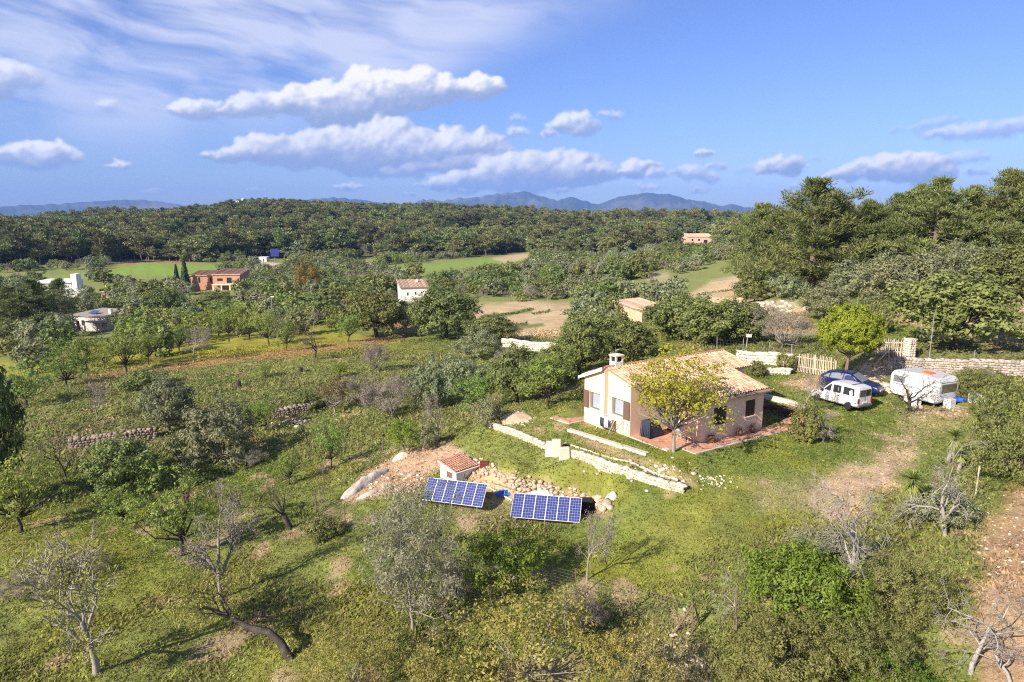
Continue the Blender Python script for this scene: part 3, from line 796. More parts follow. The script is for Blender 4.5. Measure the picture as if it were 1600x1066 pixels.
def build_protos():
    for s in (1, 2, 3):
        make_round('carob_tree', LEAF['carob'], BARK_DARK, 6.0, 3.3, .55, 190, 50, .66, .15, .55, s, 1.3, .22, 14, lump=.5, bottom=-.85)
        make_round('olive_tree', LEAF['olive'], BARK_BROWN, 5.0, 2.4, .5, 160, 50, .54, .14, .34, 10 + s, 1.1, .18, 14, lump=.6, bottom=-.85)
        make_round('almond_tree', LEAF['almond'], BARK_DARK, 4.5, 2.2, .8, 90, 36, .42, .095, .45, 20 + s, .9, .10, 26, fill=.2, lump=.9, bottom=-.85)
        make_round('bush', LEAF['mastic'], BARK_BROWN, 2.2, 1.7, -.25, 110, 44, .38, .10, .5, 30 + s, .3, .05, 10, lump=.7, bottom=-.65)
        make_round('olive_bush', LEAF['olive'], BARK_BROWN, 3.0, 2.0, -.2, 130, 50, .42, .11, .36, 40 + s, .5, .06, 14, lump=.7, bottom=-.7)
        # lighter versions for the far valley
        make_round('far_carob', LEAF['carob'], BARK_DARK, 6.0, 3.3, .3, 60, 22, .95, .34, .6, 50 + s, 1.2, .22, 5, lump=.5, bottom=-.85)
        make_round('far_olive', LEAF['olive'], BARK_BROWN, 5.0, 2.5, .2, 56, 22, .80, .30, .5, 60 + s, 1.2, .20, 5, lump=.5, bottom=-.85)
        make_round('far_almond', LEAF['almond'], BARK_DARK, 4.5, 2.3, .6, 44, 18, .62, .25, .5, 70 + s, 1.0, .12, 7, fill=.4, lump=.7, bottom=-.85)
        make_round('far_scrub', LEAF['mastic'], BARK_BROWN, 2.4, 2.2, .0, 34, 18, .62, .25, .5, 80 + s, .3, .07, 4, lump=.6, bottom=-.2)
        make_round('far_twiggy', LEAF['twig'], BARK_GREY, 4.5, 2.2, .7, 42, 18, .55, .26, .10, 90 + s, 1.1, .13, 12, fill=.4, lump=.7)
        make_pine('forest_pine', 11.0, 3.3, 100 + s, 17, 1.05, .46, 8, 4, .28, .34, nl=1)
        make_pine('big_pine', 19.5, 7.6, 110 + s, 44, 1.15, .34, 17, 6, .08, .20, nl=4, mat=LEAF['pine_near'])
    bare = dict(lev=4, kids=[5, 4, 4, 3], lr=.62, ang=(22, 58), up=[.02, .06, .05, .03], wig=.14, rr=.6, rmin=.006)
    for s in (1, 2):
        make_branchy('dark_bare_tree', LEAF['twig'], BARK_DARK, 4.2, bare, 1, .10, .04, .3, 126 + s, .075, .34)
    for s in (1, 2, 3):
        make_branchy('bare_tree', LEAF['twig'], BARK_GREY, 4.2, bare, 3, .10, .045, .3, 120 + s, .075, .34)
    fig = dict(lev=4, kids=[6, 5, 4, 3], lr=.66, ang=(18, 48), up=[.03, .05, .08, .10], wig=.12, rr=.62, rmin=.012)
    make_branchy('fig_tree', LEAF['fig'], BARK_SILVER, 5.0, fig, 7, .12, .038, .5, 131, .085, .30, .45)
    pol = dict(lev=3, kids=[16, 3, 2], lr=.85, ang=(10, 60), up=[.05, .10, .06], wig=.10, rr=.16, rmin=.008, tap=.85)
    pol['from'] = .88
    make_branchy('pollard_tree', LEAF['twig'], BARK_DARK, 3.0, pol, 1, .08, .05, .3, 133, .26, .5, .5, (-.35, 0, .9))
    dead = dict(lev=4, kids=[5, 4, 4, 4], lr=.66, ang=(25, 75), up=[.0, .02, .0, -.02], wig=.26, rr=.6, rmin=.005)
    for s in (1, 2):
        make_branchy('dead_shrub', None, BARK_SILVER, 3.0, dead, 0, 0, 0, 0, 140 + s, .062, .42)
    yel = dict(lev=4, kids=[5, 4, 4, 4], lr=.66, ang=(18, 52), up=[.02, .06, .06, .05], wig=.12, rr=.6, rmin=.008)
    make_round('young_leaf_tree', LEAF['yellow'], BARK_GREY, 6.0, 2.7, 1.25, 330, 24, .34, .075, .55, 152, 1.35, .085, 60, fill=.15, lump=.7, bottom=-.8)
    make_round('stone_pine', LEAF['pine_bright'], BARK_PINK, 5.6, 2.4, 2.0, 300, 90, .38, .14, .22, 160, 2.0, .15, 14, fill=.6, lump=.3, flat=.8, bottom=-.8)
    make_round('silver_olive', LEAF['silver'], BARK_GREY, 5.2, 2.2, .3, 270, 50, .33, .065, .34, 161, .7, .06, 12, fill=.2, lump=.7, bottom=-.9)
    make_round('green_shrub', LEAF['green'], BARK_GREY, 2.6, 1.6, .1, 120, 50, .28, .06, .45, 162, .5, .05, 14, fill=.3, lump=.7, bottom=-.4)
    for s in (3, 4):
        make_round('yellow_carob', LEAF['fig'], BARK_GREY, 3.4, 2.8, .3, 190, 38, .36, .055, .5, 160 + s, .7, .06, 24, fill=.25, lump=.8, bottom=-.35)
        make_round('mastic_bush', LEAF['mastic'], BARK_BROWN, 2.8, 2.3, -.35, 400, 62, .28, .05, .5, 170 + s, .3, .05, 30, fill=.5, lump=.7, bottom=-.7)
    make_round('bright_bush', LEAF['green'], BARK_BROWN, 2.2, 1.6, .0, 200, 60, .24, .055, .4, 180, .4, .06, 20, fill=.5, lump=.5, bottom=-.2, flat=1.3)
    make_round('golden_tree', LEAF['golden'], BARK_BROWN, 7.0, 2.6, .6, 90, 34, .7, .26, .2, 181, 1.5, .2, 12, lump=.8, flat=1.4)
    make_round('rust_tree', LEAF['rust'], BARK_GREY, 4.0, 2.0, .3, 80, 34, .40, .12, .25, 182, .9, .1, 26, fill=.3, lump=.7)
    make_round('twig_bush', LEAF['twig'], BARK_GREY, 2.4, 1.8, .0, 90, 44, .36, .17, .06, 183, .3, .06, 30, fill=.3, lump=.7, bottom=-.2)
    # cypress
    rs = np.random.RandomState(7); k = 900
    f = rs.uniform(0, 1, k); a = rs.uniform(0, 6.283, k); r = .95 * np.sin(np.pi * (.12 + .85 * f)) ** .7 * (1 - .55 * f) * rs.uniform(.75, 1.08, k)
    Cc = np.stack([np.cos(a) * r, np.sin(a) * r, .3 + f * 8.4], 1)
    nn = np.stack([np.cos(a), np.sin(a), rs.normal(size=k) * .3 + .2], 1) + rs.normal(size=(k, 3)) * .3
    proto('cypress_tree', 8.8, 1.9, tube_mesh('cypress_trunk', [([(0, 0, -.2), (0, 0, 4), (0, 0, 8)], [.16, .1, .02], 0)], BARK_BROWN),
          leaves('cypress_crown', Cc, nn, .42 * rs.uniform(.6, 1.2, k), .4, rs.uniform(0, 1, k), LEAF['cypress'], np.tile([0, 0, 1.], (k, 1))))
    # blade plants: yucca heads and a palm
    def blades(n, L, w, droop, seed, z, el=(-.3, 1.4)):
        rs = np.random.RandomState(seed); V = []; Fq = []; ti = []
        for i in range(n):
            a = rs.uniform(0, 6.283); e = rs.uniform(*el); d = np.array([math.cos(a) * math.cos(e), math.sin(a) * math.cos(e), math.sin(e)])
            s = np.array([-math.sin(a), math.cos(a), 0]); l = L * rs.uniform(.75, 1.1); o = len(V)
            for t in (0, .35, .7, 1):
                p = d * l * t + np.array([0, 0, z - droop * l * t * t]); ww = w * (1 - t) ** .6 * (.5 + t if t < .4 else 1)
                V += [p - s * ww, p + s * ww]; ti += [rs.uniform(.1, .9)] * 2
            for q in range(3): Fq.append((o + 2 * q, o + 2 * q + 1, o + 2 * q + 3, o + 2 * q + 2))
        return np.array(V), np.array(Fq), np.array(ti)
    for s in (1, 2):
        V, Fq, ti = blades(130, .62, .026, .22, 190 + s, 1.55)
        V2, F2, t2 = blades(60, .5, .03, .5, 195 + s, 1.35, (-1.2, -.3))
        c = np_mesh('yucca_crown', np.concatenate([V, V2]), np.concatenate([Fq, F2 + len(V)]), [LEAF['yucca']], {'tint': np.concatenate([ti, np.clip(t2 * .4 + .6, 0, 1)])})
        t = tube_mesh('yucca_trunk', [([(-.35 * (s - 1.6), .1, -.1), (-.1, 0, .8), (0, 0, 1.5)], [.09, .075, .07], 0)], BARK_GREY)
        proto('yucca', 2.1, 1.3, t, c)
    V, Fq, ti = blades(46, 2.6, .26, .55, 199, 4.2, (-.1, 1.2))
    proto('palm_tree', 6.5, 4.6, tube_mesh('palm_trunk', [([(0, 0, -.2), (.05, 0, 2), (0, 0, 4.2)], [.3, .26, .3], 0)], BARK_BROWN), np_mesh('palm_crown', V, Fq, [LEAF['golden']], {'tint': ti * .5}))
build_protos()
_SINGLE = {}
def single(kind, v):
    """trunk and crown of one kind as one mesh, for trees too far off to show their parts"""
    if (kind, v) not in _SINGLE:
        H, W, t, c, e = PROTO[kind][v]
        me = t.copy(); me.name = kind
        nt_, nc = len(t.vertices), len(c.vertices)
        V = np.empty(nt_ * 3, np.float32); t.vertices.foreach_get('co', V); V2 = np.empty(nc * 3, np.float32); c.vertices.foreach_get('co', V2)
        f1 = np.empty(len(t.polygons) * 4, np.int32); t.loops.foreach_get('vertex_index', f1); f2 = np.empty(len(c.polygons) * 4, np.int32); c.loops.foreach_get('vertex_index', f2)
        ti = np.empty(nc, np.float32); c.attributes['tint'].data.foreach_get('value', ti)
        bpy.data.meshes.remove(me)
        me = np_mesh(kind, np.concatenate([V, V2]).reshape(-1, 3), np.concatenate([f1, f2 + nt_]).reshape(-1, 4), [t.materials[0], c.materials[0]], {'tint': np.concatenate([np.zeros(nt_, np.float32), ti])})
        mi = np.zeros(len(me.polygons), np.int32); mi[len(t.polygons):] = 1; me.polygons.foreach_set('material_index', mi)
        _SINGLE[(kind, v)] = me
    return _SINGLE[(kind, v)]

TREES = []          # (x, y, half width) of everything planted, so scattered plants keep clear
def plant(kind, loc, h, w, label, cat='tree', group=None, v=None, rz=None, name=None, parts=True, leaf=None, tilt=None):
    pr = PROTO[kind]; v = rnd.randrange(len(pr)) if v is None else v % len(pr)
    H, W, t, c, _ = pr[v]
    nm = name or kind
    rz = rnd.uniform(0, 6.28) if rz is None else rz
    if parts:
        o = thing(nm, label, cat, loc, rz, group)
        link('trunk', t, o)
        if c is not None: link('crown' if cat == 'tree' else 'foliage', c, o)
    else:
        o = link(nm, single(kind, v), None, loc, label, cat, group); o.rotation_euler = (0, 0, rz)
    if tilt: o.rotation_euler = (tilt[0], tilt[1], rz)
    o.scale = (w / W, w / W, h / H)
    TREES.append((loc[0], loc[1], w / 2))
    return o
rnd = random.Random(7)
def plant_px(kind, px, py, hpx, wpx, label, cat='tree', **kw):
    p = PT(px, py); k = m_per_px(p)
    sd = (CAM_H - p.z) / (p - Vector((0, 0, CAM_H))).length; cd = math.sqrt(1 - sd * sd)
    h = max(hpx - .36 * wpx * sd, .45 * hpx) * k / cd
    return plant(kind, p, h, wpx * k, label, cat, **kw)

# ------------------------------------------------------------------ plants: single trees the photograph shows
def place_known():
    T = plant_px
    # foreground, left slope
    T('fig_tree', 150, 1052, 190, 150, 'pale bare-branched fig tree with sparse yellow-green leaves at the lower left corner', v=0, rz=.6)
    T('bare_tree', 345, 935, 165, 95, 'tall grey leafless almond tree with dangling twigs above the leaning black trunk', v=0, rz=1.0)
    T('almond_tree', 286, 868, 122, 112, 'wide green-leaved tree behind the tall grey leafless almond on the slope', v=0, rz=2.2)
    T('pollard_tree', 456, 826, 95, 95, 'leaning blackened pollard trunk with a fan of grey shoots and green sprout', v=0, rz=.3)
    T('almond_tree', 452, 758, 58, 40, 'small bright green sapling just behind the blackened pollard trunk', v=1)
    T('almond_tree', 34, 832, 108, 88, 'light green almond tree with slanting trunk at the left edge of the slope', v=2, rz=1.2)
    T('carob_tree', 192, 775, 86, 82, 'compact mid-green round tree on the slope below the old terrace wall', v=1)
    T('almond_tree', 192, 822, 60, 66, 'low spindly yellow-green sapling in the middle of the left slope', v=0)
    T('olive_bush', 345, 725, 92, 104, 'large dense grey-green olive bush below the old terrace wall', cat='bush', v=0)
    T('olive_tree', 264, 676, 82, 70, 'dark grey-green wild olive standing just above the terrace wall', v=0)
    T('bare_tree', 152, 658, 58, 46, 'small bare grey almond tree on the meadow left of the wild olive', v=1)
    T('dark_bare_tree', 103, 748, 66, 56, 'gnarled bare tree with dark trunk below the left end of the terrace wall', v=1)
    T('almond_tree', 416, 676, 58, 44, 'young light green almond tree on top of the terrace wall rubble', v=1)
    T('carob_tree', -14, 790, 200, 84, 'tall shadowy dark evergreen cut off by the left edge of the picture', v=2)
    T('almond_tree', 518, 732, 78, 46, 'slender light green almond left of the fenced rocky corner', v=0)
    T('green_shrub', 632, 712, 62, 58, 'bright lime green shrub against the fence behind the pale rock', cat='bush')
    T('olive_bush', 668, 702, 44, 36, 'small dark olive bush beside the bright lime green shrub', cat='bush', v=1)
    T('bare_tree', 686, 690, 78, 44, 'thin tree with straight trunk standing in line with the fence posts', v=1)
    T('almond_tree', 745, 648, 72, 66, 'half-leafed almond tree with thick dark trunk near the top of the long wall', v=2)
    T('olive_bush', 762, 664, 46, 50, 'olive bush touching the upper end of the long low stone wall', cat='bush', v=2)
    T('carob_tree', 808, 632, 96, 92, 'dark-trunked carob tree standing left of the house', v=0)
    T('almond_tree', 856, 636, 98, 100, 'leaning open-crowned tree with forked trunk beside the house lawn', v=1, rz=2.)
    for q, (px, py, h, w, l) in enumerate([(612, 655, 72, 92, 'broad brownish scrub thicket above the end of the footpath'), (672, 640, 76, 70, 'grey scrub bush between the footpath thicket and the half-leafed almond'), (560, 632, 46, 66, 'yellowish low scrub left of the footpath thicket'), (720, 612, 60, 74, 'dark scrub behind the half-leafed almond tree'), (800, 590, 52, 60, 'round scrub bush in the hollow below the pale field wall'), (752, 560, 50, 70, 'tawny scrub bush below the ploughed field')]):
        T('olive_bush' if q % 2 else 'twig_bush', px, py, h, w, l, cat='bush')
    T('rust_tree', 524, 648, 62, 52, 'rust-tinted leafless shrub beside the ruined terrace wall', cat='bush')
    T('bush', 375, 660, 30, 44, 'dark bush growing out of the terrace wall beside the large olive bush', cat='bush')
    T('bush', 480, 640, 30, 40, 'dark ivy-like bush on the ruined end of the terrace wall', cat='bush')
    T('bush', 505, 840, 36, 52, 'low brown-green bush right of the blackened pollard trunk', cat='bush')
    T('twig_bush', 395, 728, 26, 44, 'pile-like pinkish dry twigs beside the large olive bush', cat='bush')
    # orchard
    T('dark_bare_tree', 492, 562, 72, 72, 'brownish leafless almond with stout trunk at the edge of the red track', v=0)
    T('almond_tree', 448, 548, 52, 34, 'thin grey-green almond beside the stout leafless almond', v=2)
    T('almond_tree', 420, 540, 60, 48, 'bright green almond tree with black trunk beside the red track', v=1)
    T('bare_tree', 303, 566, 56, 56, 'grey leafless almond with forked trunk in the yellow orchard', v=1)
    T('almond_tree', 198, 584, 64, 60, 'lush bright green almond leaning in the yellow orchard', v=0)
    T('almond_tree', 232, 570, 56, 40, 'second lush almond just behind the leaning one in the yellow orchard', v=2)
    T('almond_tree', 164, 578, 44, 34, 'slim pale almond left of the leaning lush almond', v=1)
    T('almond_tree', 136, 578, 56, 52, 'greyish half-leafed almond below the flat-roofed bungalow', v=2)
    T('almond_tree', 42, 638, 62, 66, 'bright yellow-green almond at the lower left end of the orchard', v=0)
    T('almond_tree', 104, 606, 56, 60, 'feathery green almond above the dark bush of the orchard edge', v=1)
    T('almond_tree', 358, 534, 64, 46, 'open grey-green almond in the back row of the orchard', v=2)
    T('almond_tree', 390, 532, 52, 44, 'bright yellow-green almond in the back row of the orchard', v=0)
    T('almond_tree', 280, 548, 38, 40, 'small fresh green almond behind the grey leafless one', v=1)
    T('almond_tree', 545, 535, 52, 40, 'bright green almond at the left foot of the big dark carob', v=2)
    T('carob_tree', 588, 527, 76, 94, 'big dark round carob tree left of the white tiled cottage', v=1)
    T('carob_tree', 697, 528, 82, 104, 'big spreading carob tree in front of the white tiled cottage', v=2)
    T('olive_tree', 652, 522, 58, 60, 'grey-green olive between the two big carob trees', v=1)
    T('carob_tree', 770, 540, 52, 80, 'low rounded carob at the corner of the ploughed field', v=0)
    T('bush', 228, 606, 28, 60, 'dark flat bush at the lower edge of the orchard', cat='bush')
    T('twig_bush', 586, 582, 48, 40, 'dead dark snag with grey twigs in the meadow', cat='bush')
    T('green_shrub', 530, 590, 24, 26, 'small isolated green shrub in the meadow', cat='bush')
    T('almond_tree', 415, 592, 26, 24, 'tiny green sapling in the meadow', v=1)
    T('cypress_tree', 291, 458, 48, 13, 'taller of two dark cypresses beside the orange house')
    T('cypress_tree', 278, 458, 40, 10, 'shorter of two dark cypresses beside the orange house')
    T('palm_tree', 383, 492, 36, 28, 'small palm tree in front of the orange house')
    T('golden_tree', 483, 462, 52, 42, 'golden yellow tree standing out of the valley scrub')
    for q, (px, py, h, w) in enumerate([(22, 530, 74, 66), (64, 528, 82, 70), (98, 508, 66, 46)]):
        T('big_pine', px, py, h, w, ('leftmost', 'middle', 'rightmost')[q] + ' of three yellowish pines beside the flat-roofed bungalow', v=q)
    T('carob_tree', 262, 500, 46, 52, 'dark round carob right of the flat-roofed bungalow', v=1)
    T('carob_tree', 340, 490, 30, 60, 'dark spreading carob below the orange house', v=0)
    # house garden
    T('young_leaf_tree', 1053, 706, 170, 158, 'tree with fresh yellow-green leaves in front of the house porch', v=0, rz=.4)
    T('stone_pine', 1321, 598, 112, 80, 'bright green round-topped pine behind the parked cars', v=0)
    T('bush', 1262, 690, 56, 40, 'ivy-covered green stump tree on the lawn right of the house', name='ivy_stump', v=0)
    T('bare_tree', 1285, 690, 46, 70, 'dry tangle of twigs leaning from the ivy-covered stump', v=0)
    T('bare_tree', 1258, 646, 62, 44, 'thin leafless tree by the curved kerb wall', v=1)
    T('dark_bare_tree', 1421, 645, 78, 100, 'leafless dark-branched tree in front of the caravan', v=0)
    T('bare_tree', 917, 908, 112, 86, 'small leafless tree with crooked trunk in front of the right solar array', v=1, rz=2.4)
    T('carob_tree', 1490, 545, 108, 150, 'big spreading carob behind the right stone wall', v=0)
    T('carob_tree', 1592, 470, 76, 96, 'round-headed carob on the bare bank at the right edge', v=2)
    for q, (px, py, h, w, l) in enumerate([(1062, 532, 70, 92, 'leftmost of three dark carobs behind the house roof'), (1110, 540, 78, 100, 'middle of three dark carobs behind the house roof'), (1158, 535, 66, 78, 'rightmost of three dark carobs behind the house roof'),
                                           (905, 585, 92, 86, 'leafy carob rising behind the chimney side of the house'), (950, 562, 78, 84, 'carob standing directly behind the chimney'), (985, 560, 62, 70, 'carob behind the left half of the house roof'), (872, 600, 66, 72, 'carob at the back of the lawn left of the house')]):
        T('carob_tree', px, py, h, w, l, v=q)
    T('twig_bush', 1222, 545, 62, 84, 'grey twiggy thicket left of the round-topped pine', cat='bush')
    T('olive_tree', 1285, 500, 54, 66, 'grey olive below the tall pines', v=0)
    T('olive_tree', 1345, 520, 48, 60, 'second grey olive right of the round-topped pine', v=1)
    T('bush', 1372, 520, 44, 44, 'dark green bush above the right-hand picket gate', cat='bush')
    T('bush', 1178, 470, 40, 56, 'dark round bush on the edge of the tan field', cat='bush', v=1)
    T('bush', 1225, 580, 28, 26, 'small green bush at the foot of the white wall by the gate', cat='bush', v=2)
    T('bush', 1180, 588, 24, 24, 'small green bush at the far corner of the house', cat='bush', v=0)
    T('mastic_bush', 1530, 622, 44, 70, 'dense green bush to the right of the caravan', cat='bush', v=0)
    T('mastic_bush', 1602, 748, 122, 112, 'large evergreen bush at the right edge behind the yuccas', cat='bush', v=1)
    # tall pines
    for px, py, h, w, l in [(1268, 455, 172, 165, 'largest tall pine with drooping grey-barked limbs left of the pine stand'), (1186, 452, 134, 104, 'shorter pine on the outer left of the tall pine stand'),
                            (1350, 438, 118, 92, 'dark pine in the shaded gap of the tall pine stand'), (1395, 436, 122, 88, 'narrow pine in the middle of the tall stand'), (1455, 440, 146, 118, 'tall broad pine right of the gap in the stand'),
                            (1512, 430, 122, 80, 'pine half hidden behind the broad right-hand pine'), (1566, 432, 142, 118, 'tall pine nearest the right edge of the stand'), (1640, 430, 128, 114, 'pine cut off by the right edge of the picture'),
                            (1310, 430, 110, 76, 'dark pine behind the largest tall pine'), (1425, 430, 128, 68, 'slender pine rising behind the middle of the stand')]:
        T('big_pine', px, py, h, w, l, group='tall pines on the right')
    for q, (px, py, h, w, l) in enumerate([(1400, 470, 64, 90, 'rounded olive-green thicket in front of the shaded pines'), (1450, 470, 70, 80, 'rounded thicket at the foot of the broad pine'), (1330, 462, 50, 80, 'dark scrub under the largest tall pine'),
                                           (1540, 452, 58, 70, 'scrub at the foot of the pine nearest the right edge'), (1230, 468, 44, 60, 'dark scrub under the outer left pine'), (1380, 452, 50, 70, 'shadowed scrub deep in the gap of the pines'), (1500, 455, 60, 70, 'scrub between the two right-hand tall pines')]):
        T('olive_bush', px, py, h, w, l, cat='bush', v=q)
    # right foreground
    T('mastic_bush', 1235, 1070, 112, 165, 'huge olive-green mastic bush in the bottom right foreground', cat='bush', v=0)
    T('mastic_bush', 1340, 1066, 90, 110, 'mastic bush merging into the right side of the huge foreground one', cat='bush', v=1)
    T('bright_bush', 1250, 975, 120, 150, 'bright green upright-leaved bush above the huge mastic', cat='bush')
    T('mastic_bush', 1415, 960, 84, 110, 'shaded dark bush behind the silver dead shrub', cat='bush', v=1)
    T('olive_bush', 1310, 880, 50, 130, 'grey-green scrub around the dead trees on the right', cat='bush', v=0)
    T('olive_bush', 1480, 822, 56, 74, 'soft green scrub below the yuccas', cat='bush', v=2)
    T('green_shrub', 1400, 1085, 60, 110, 'yellowish shrub at the bottom edge under the mastic bushes', cat='bush')
    T('dead_shrub', 1335, 945, 185, 150, 'silver dead tree with many crooked branches in the right scrub', cat='dead tree', v=0, rz=.5)
    T('dead_shrub', 1478, 838, 140, 130, 'contorted grey dead tree beside the yuccas', cat='dead tree', v=1, rz=2.)
    T('dead_shrub', 1248, 905, 84, 90, 'small grey dead shrub left of the silver dead tree', cat='dead tree', v=1, rz=4.)
    T('dead_shrub', 1195, 938, 66, 70, 'lowest tangle of dead branches beside the huge mastic', cat='dead tree', v=0, rz=3.)
    T('dead_shrub', 1520, 1050, 120, 125, 'heap-like bleached dead branches on red soil at the bottom right corner', cat='dead tree', v=0, rz=1.7, tilt=(.5, .3))
    T('dead_shrub', 1585, 1075, 90, 130, 'bleached dead branch at the extreme bottom right', cat='dead tree', v=1, rz=.7, tilt=(-.4, .4))
    T('dead_shrub', 1152, 985, 96, 66, 'thin dead sapling with side branch beside the mastic', cat='dead tree', v=1, rz=1.1)
    for px, py, h, w, l, v in [(1421, 800, 66, 58, 'yucca with a bare slanting trunk lowest on the slope', 0), (1487, 722, 52, 44, 'yucca beside the contorted dead tree', 1), (1498, 735, 34, 40, 'low trunkless yucca at the foot of the second yucca', 0), (1519, 690, 56, 40, 'yucca with tall thin trunk below the caravan corner', 1), (1546, 664, 46, 42, 'uppermost yucca beside the dirt patch', 0), (1416, 826, 30, 50, 'young yucca rosette at the foot of the slanting one', 1)]:
        T('yucca', px, py, h, w, l, cat='yucca', v=v)
    # bottom centre
    T('silver_olive', 645, 985, 215, 150, 'tall airy silver-grey olive in the bottom middle', v=0, rz=3.6)
    T('green_shrub', 786, 930, 118, 128, 'fresh green shrub right of the silver-grey olive', cat='bush')
    T('twig_bush', 712, 935, 60, 60, 'bare grey twigs between the olive and the fresh green shrub', cat='bush')
    T('yellow_carob', 825, 1075, 165, 250, 'wide yellow-leaved carob in the bottom middle foreground', v=0, rz=.3)
    T('yellow_carob', 545, 1100, 110, 150, 'yellow-leaved carob at the bottom edge left of the wide one', v=1, rz=1.2)
    T('yellow_carob', 985, 1110, 130, 130, 'yellow-leaved carob at the bottom edge right of the wide one', v=1, rz=4.)
    T('yellow_carob', 680, 1130, 110, 130, 'yellow-leaved carob at the bottom edge under the silver olive', v=0, rz=2.)
    T('twig_bush', 905, 985, 60, 80, 'grey dry weeds against the wire fence', cat='bush')
    T('twig_bush', 110, 905, 38, 90, 'long heap of cut grey brushwood on the left slope', cat='brushwood', name='brushwood_heap', v=0)
    T('twig_bush', 50, 922, 30, 90, 'lower end of the grey brushwood heap at the left edge', cat='brushwood', name='brushwood_heap', v=0)
place_known()

def leaning_tree():
    p = PT(452, 1030); k = m_per_px(p)
    o = thing('leaning_tree', 'black leaning trunk lying almost flat with bare drooping twigs at its tip', 'tree', p)
    r = Vector((1, 0, 0))
    def q(px, py, d=0): return np.array([(px - 452) * k, d, (1030 - py) * k * 1.05])
    tr = [q(455, 1034), q(440, 1008, .1), q(422, 998, .3), q(395, 994, .4), q(368, 984, .6)]
    rs = np.random.RandomState(3); out = [(tr, [.17, .16, .14, .11, .09], 0)]; tips = []
    prm = dict(lev=3, kids=[5, 4, 3], lr=.62, ang=(20, 60), up=[.1, .02, -.05, -.1], wig=.18, rr=.6, rmin=.008)
    for d, L in (((-.6, .2, .8), 1.1), ((-1, .1, .2), 1.2), ((-.7, .5, .3), 1.0), ((-.9, -.4, .5), 1.0)):
        grow(rs, tr[-1], d, L, .06, 0, prm, out, tips)
    link('trunk', tube_mesh('leaning_trunk', out, BARK_DARK), o)
    T_ = np.array([t[0] for t in tips]); kk = len(T_)
    Cc = (T_[:, None] + rs.normal(size=(kk, 3, 3)) * .08).reshape(-1, 3)
    link('crown', leaves('leaning_crown', Cc, rs.normal(size=Cc.shape), .05 * rs.uniform(.6, 1.2, len(Cc)), .45, rs.uniform(0, 1, len(Cc)), LEAF['fig']), o)
leaning_tree()

# ------------------------------------------------------------------ plants: the wooded valley and the pine forest
_OPEN_BASE = [
 [(-300,640),(-100,600),(60,585),(130,572),(300,552),(440,530),(540,515),(640,520),(700,545),(800,545),(880,560),(1000,545),(1160,545),(1190,522),(1640,520),(1900,560),(2400,1600),(-600,1600)],
 [(732,476),(905,468),(890,535),(745,525)], [(1070,468),(1165,425),(1170,460),(1110,478)], [(1120,475),(1290,462),(1300,500),(1130,500)], [(1340,493),(1445,486),(1445,515),(1350,520)], [(1525,450),(1660,440),(1660,545),(1540,530)], [(1170,498),(1290,486),(1290,528),(1180,532)], [(1420,500),(1540,495),(1620,545),(1440,532)],
 [(150,428),(185,406),(350,412),(345,436),(250,440)], [(60,434),(180,424),(180,434),(70,440)], [(575,424),(690,406),(832,392),(830,412),(740,424),(655,432)], [(535,408),(580,400),(605,412),(545,416)], [(400,405),(445,408),(440,420),(400,418)],
 [(600,508),(645,490),(645,522),(605,520)], [(1000,430),(1045,422),(1062,442),(1030,452)]]
_OPEN_TOP = [[(165,424),(200,409),(345,413),(340,428),(250,432)], [(600,420),(700,409),(828,394),(822,408),(740,418),(655,425)], [(62,432),(124,432),(128,466),(62,462)], [(98,488),(184,488),(184,520),(98,520)], [(296,424),(374,424),(374,458),(296,452)],
 [(624,440),(670,440),(668,470),(624,470)], [(958,462),(1044,462),(1040,500),(958,498)], [(1064,362),(1114,362),(1114,380),(1064,380)], [(1085,450),(1165,426),(1165,455),(1100,470)], [(750,484),(880,474),(880,515),(780,520)], [(655,458),(665,458),(665,470),(655,470)], [(402,400),(448,388),(448,412),(402,412)], [(565,406),(585,406),(585,420),(565,420)],
 [(1130,478),(1270,466),(1270,488),(1140,490)], [(1530,455),(1600,450),(1600,525),(1550,515)], [(155,455),(180,455),(180,468),(155,468)]]
def open_ground(x, y, z, h):
    bad = np.zeros(len(x), bool)
    px, py = to_px(x, y, z)
    for p in _OPEN_BASE: bad |= poly_sd(px, py, p) > 0
    for f in (.45, .95):
        px, py = to_px(x, y, z + h * f)
        for p in _OPEN_TOP: bad |= poly_sd(px, py, p) > 0
    return bad

def zone(px, r):
    if r > 300: return 'at the foot of the far pine forest ' + ('on the left' if px < 520 else 'in the middle' if px < 900 else 'on the right')
    if px < 330: return 'in the scrub around the flat-roofed bungalow' if r < 200 else 'between the white tower house and the green field'
    if px < 620: return 'in the thick valley scrub behind the orchard' if r < 230 else 'around the golden tree in the valley'
    if px < 760: return 'around the white tiled cottage'
    if px < 960: return 'beyond the ploughed field with the bean rows'
    if px < 1160: return 'in the scrub around the old stone barn'
    return 'on the wooded bank around the tall pines'

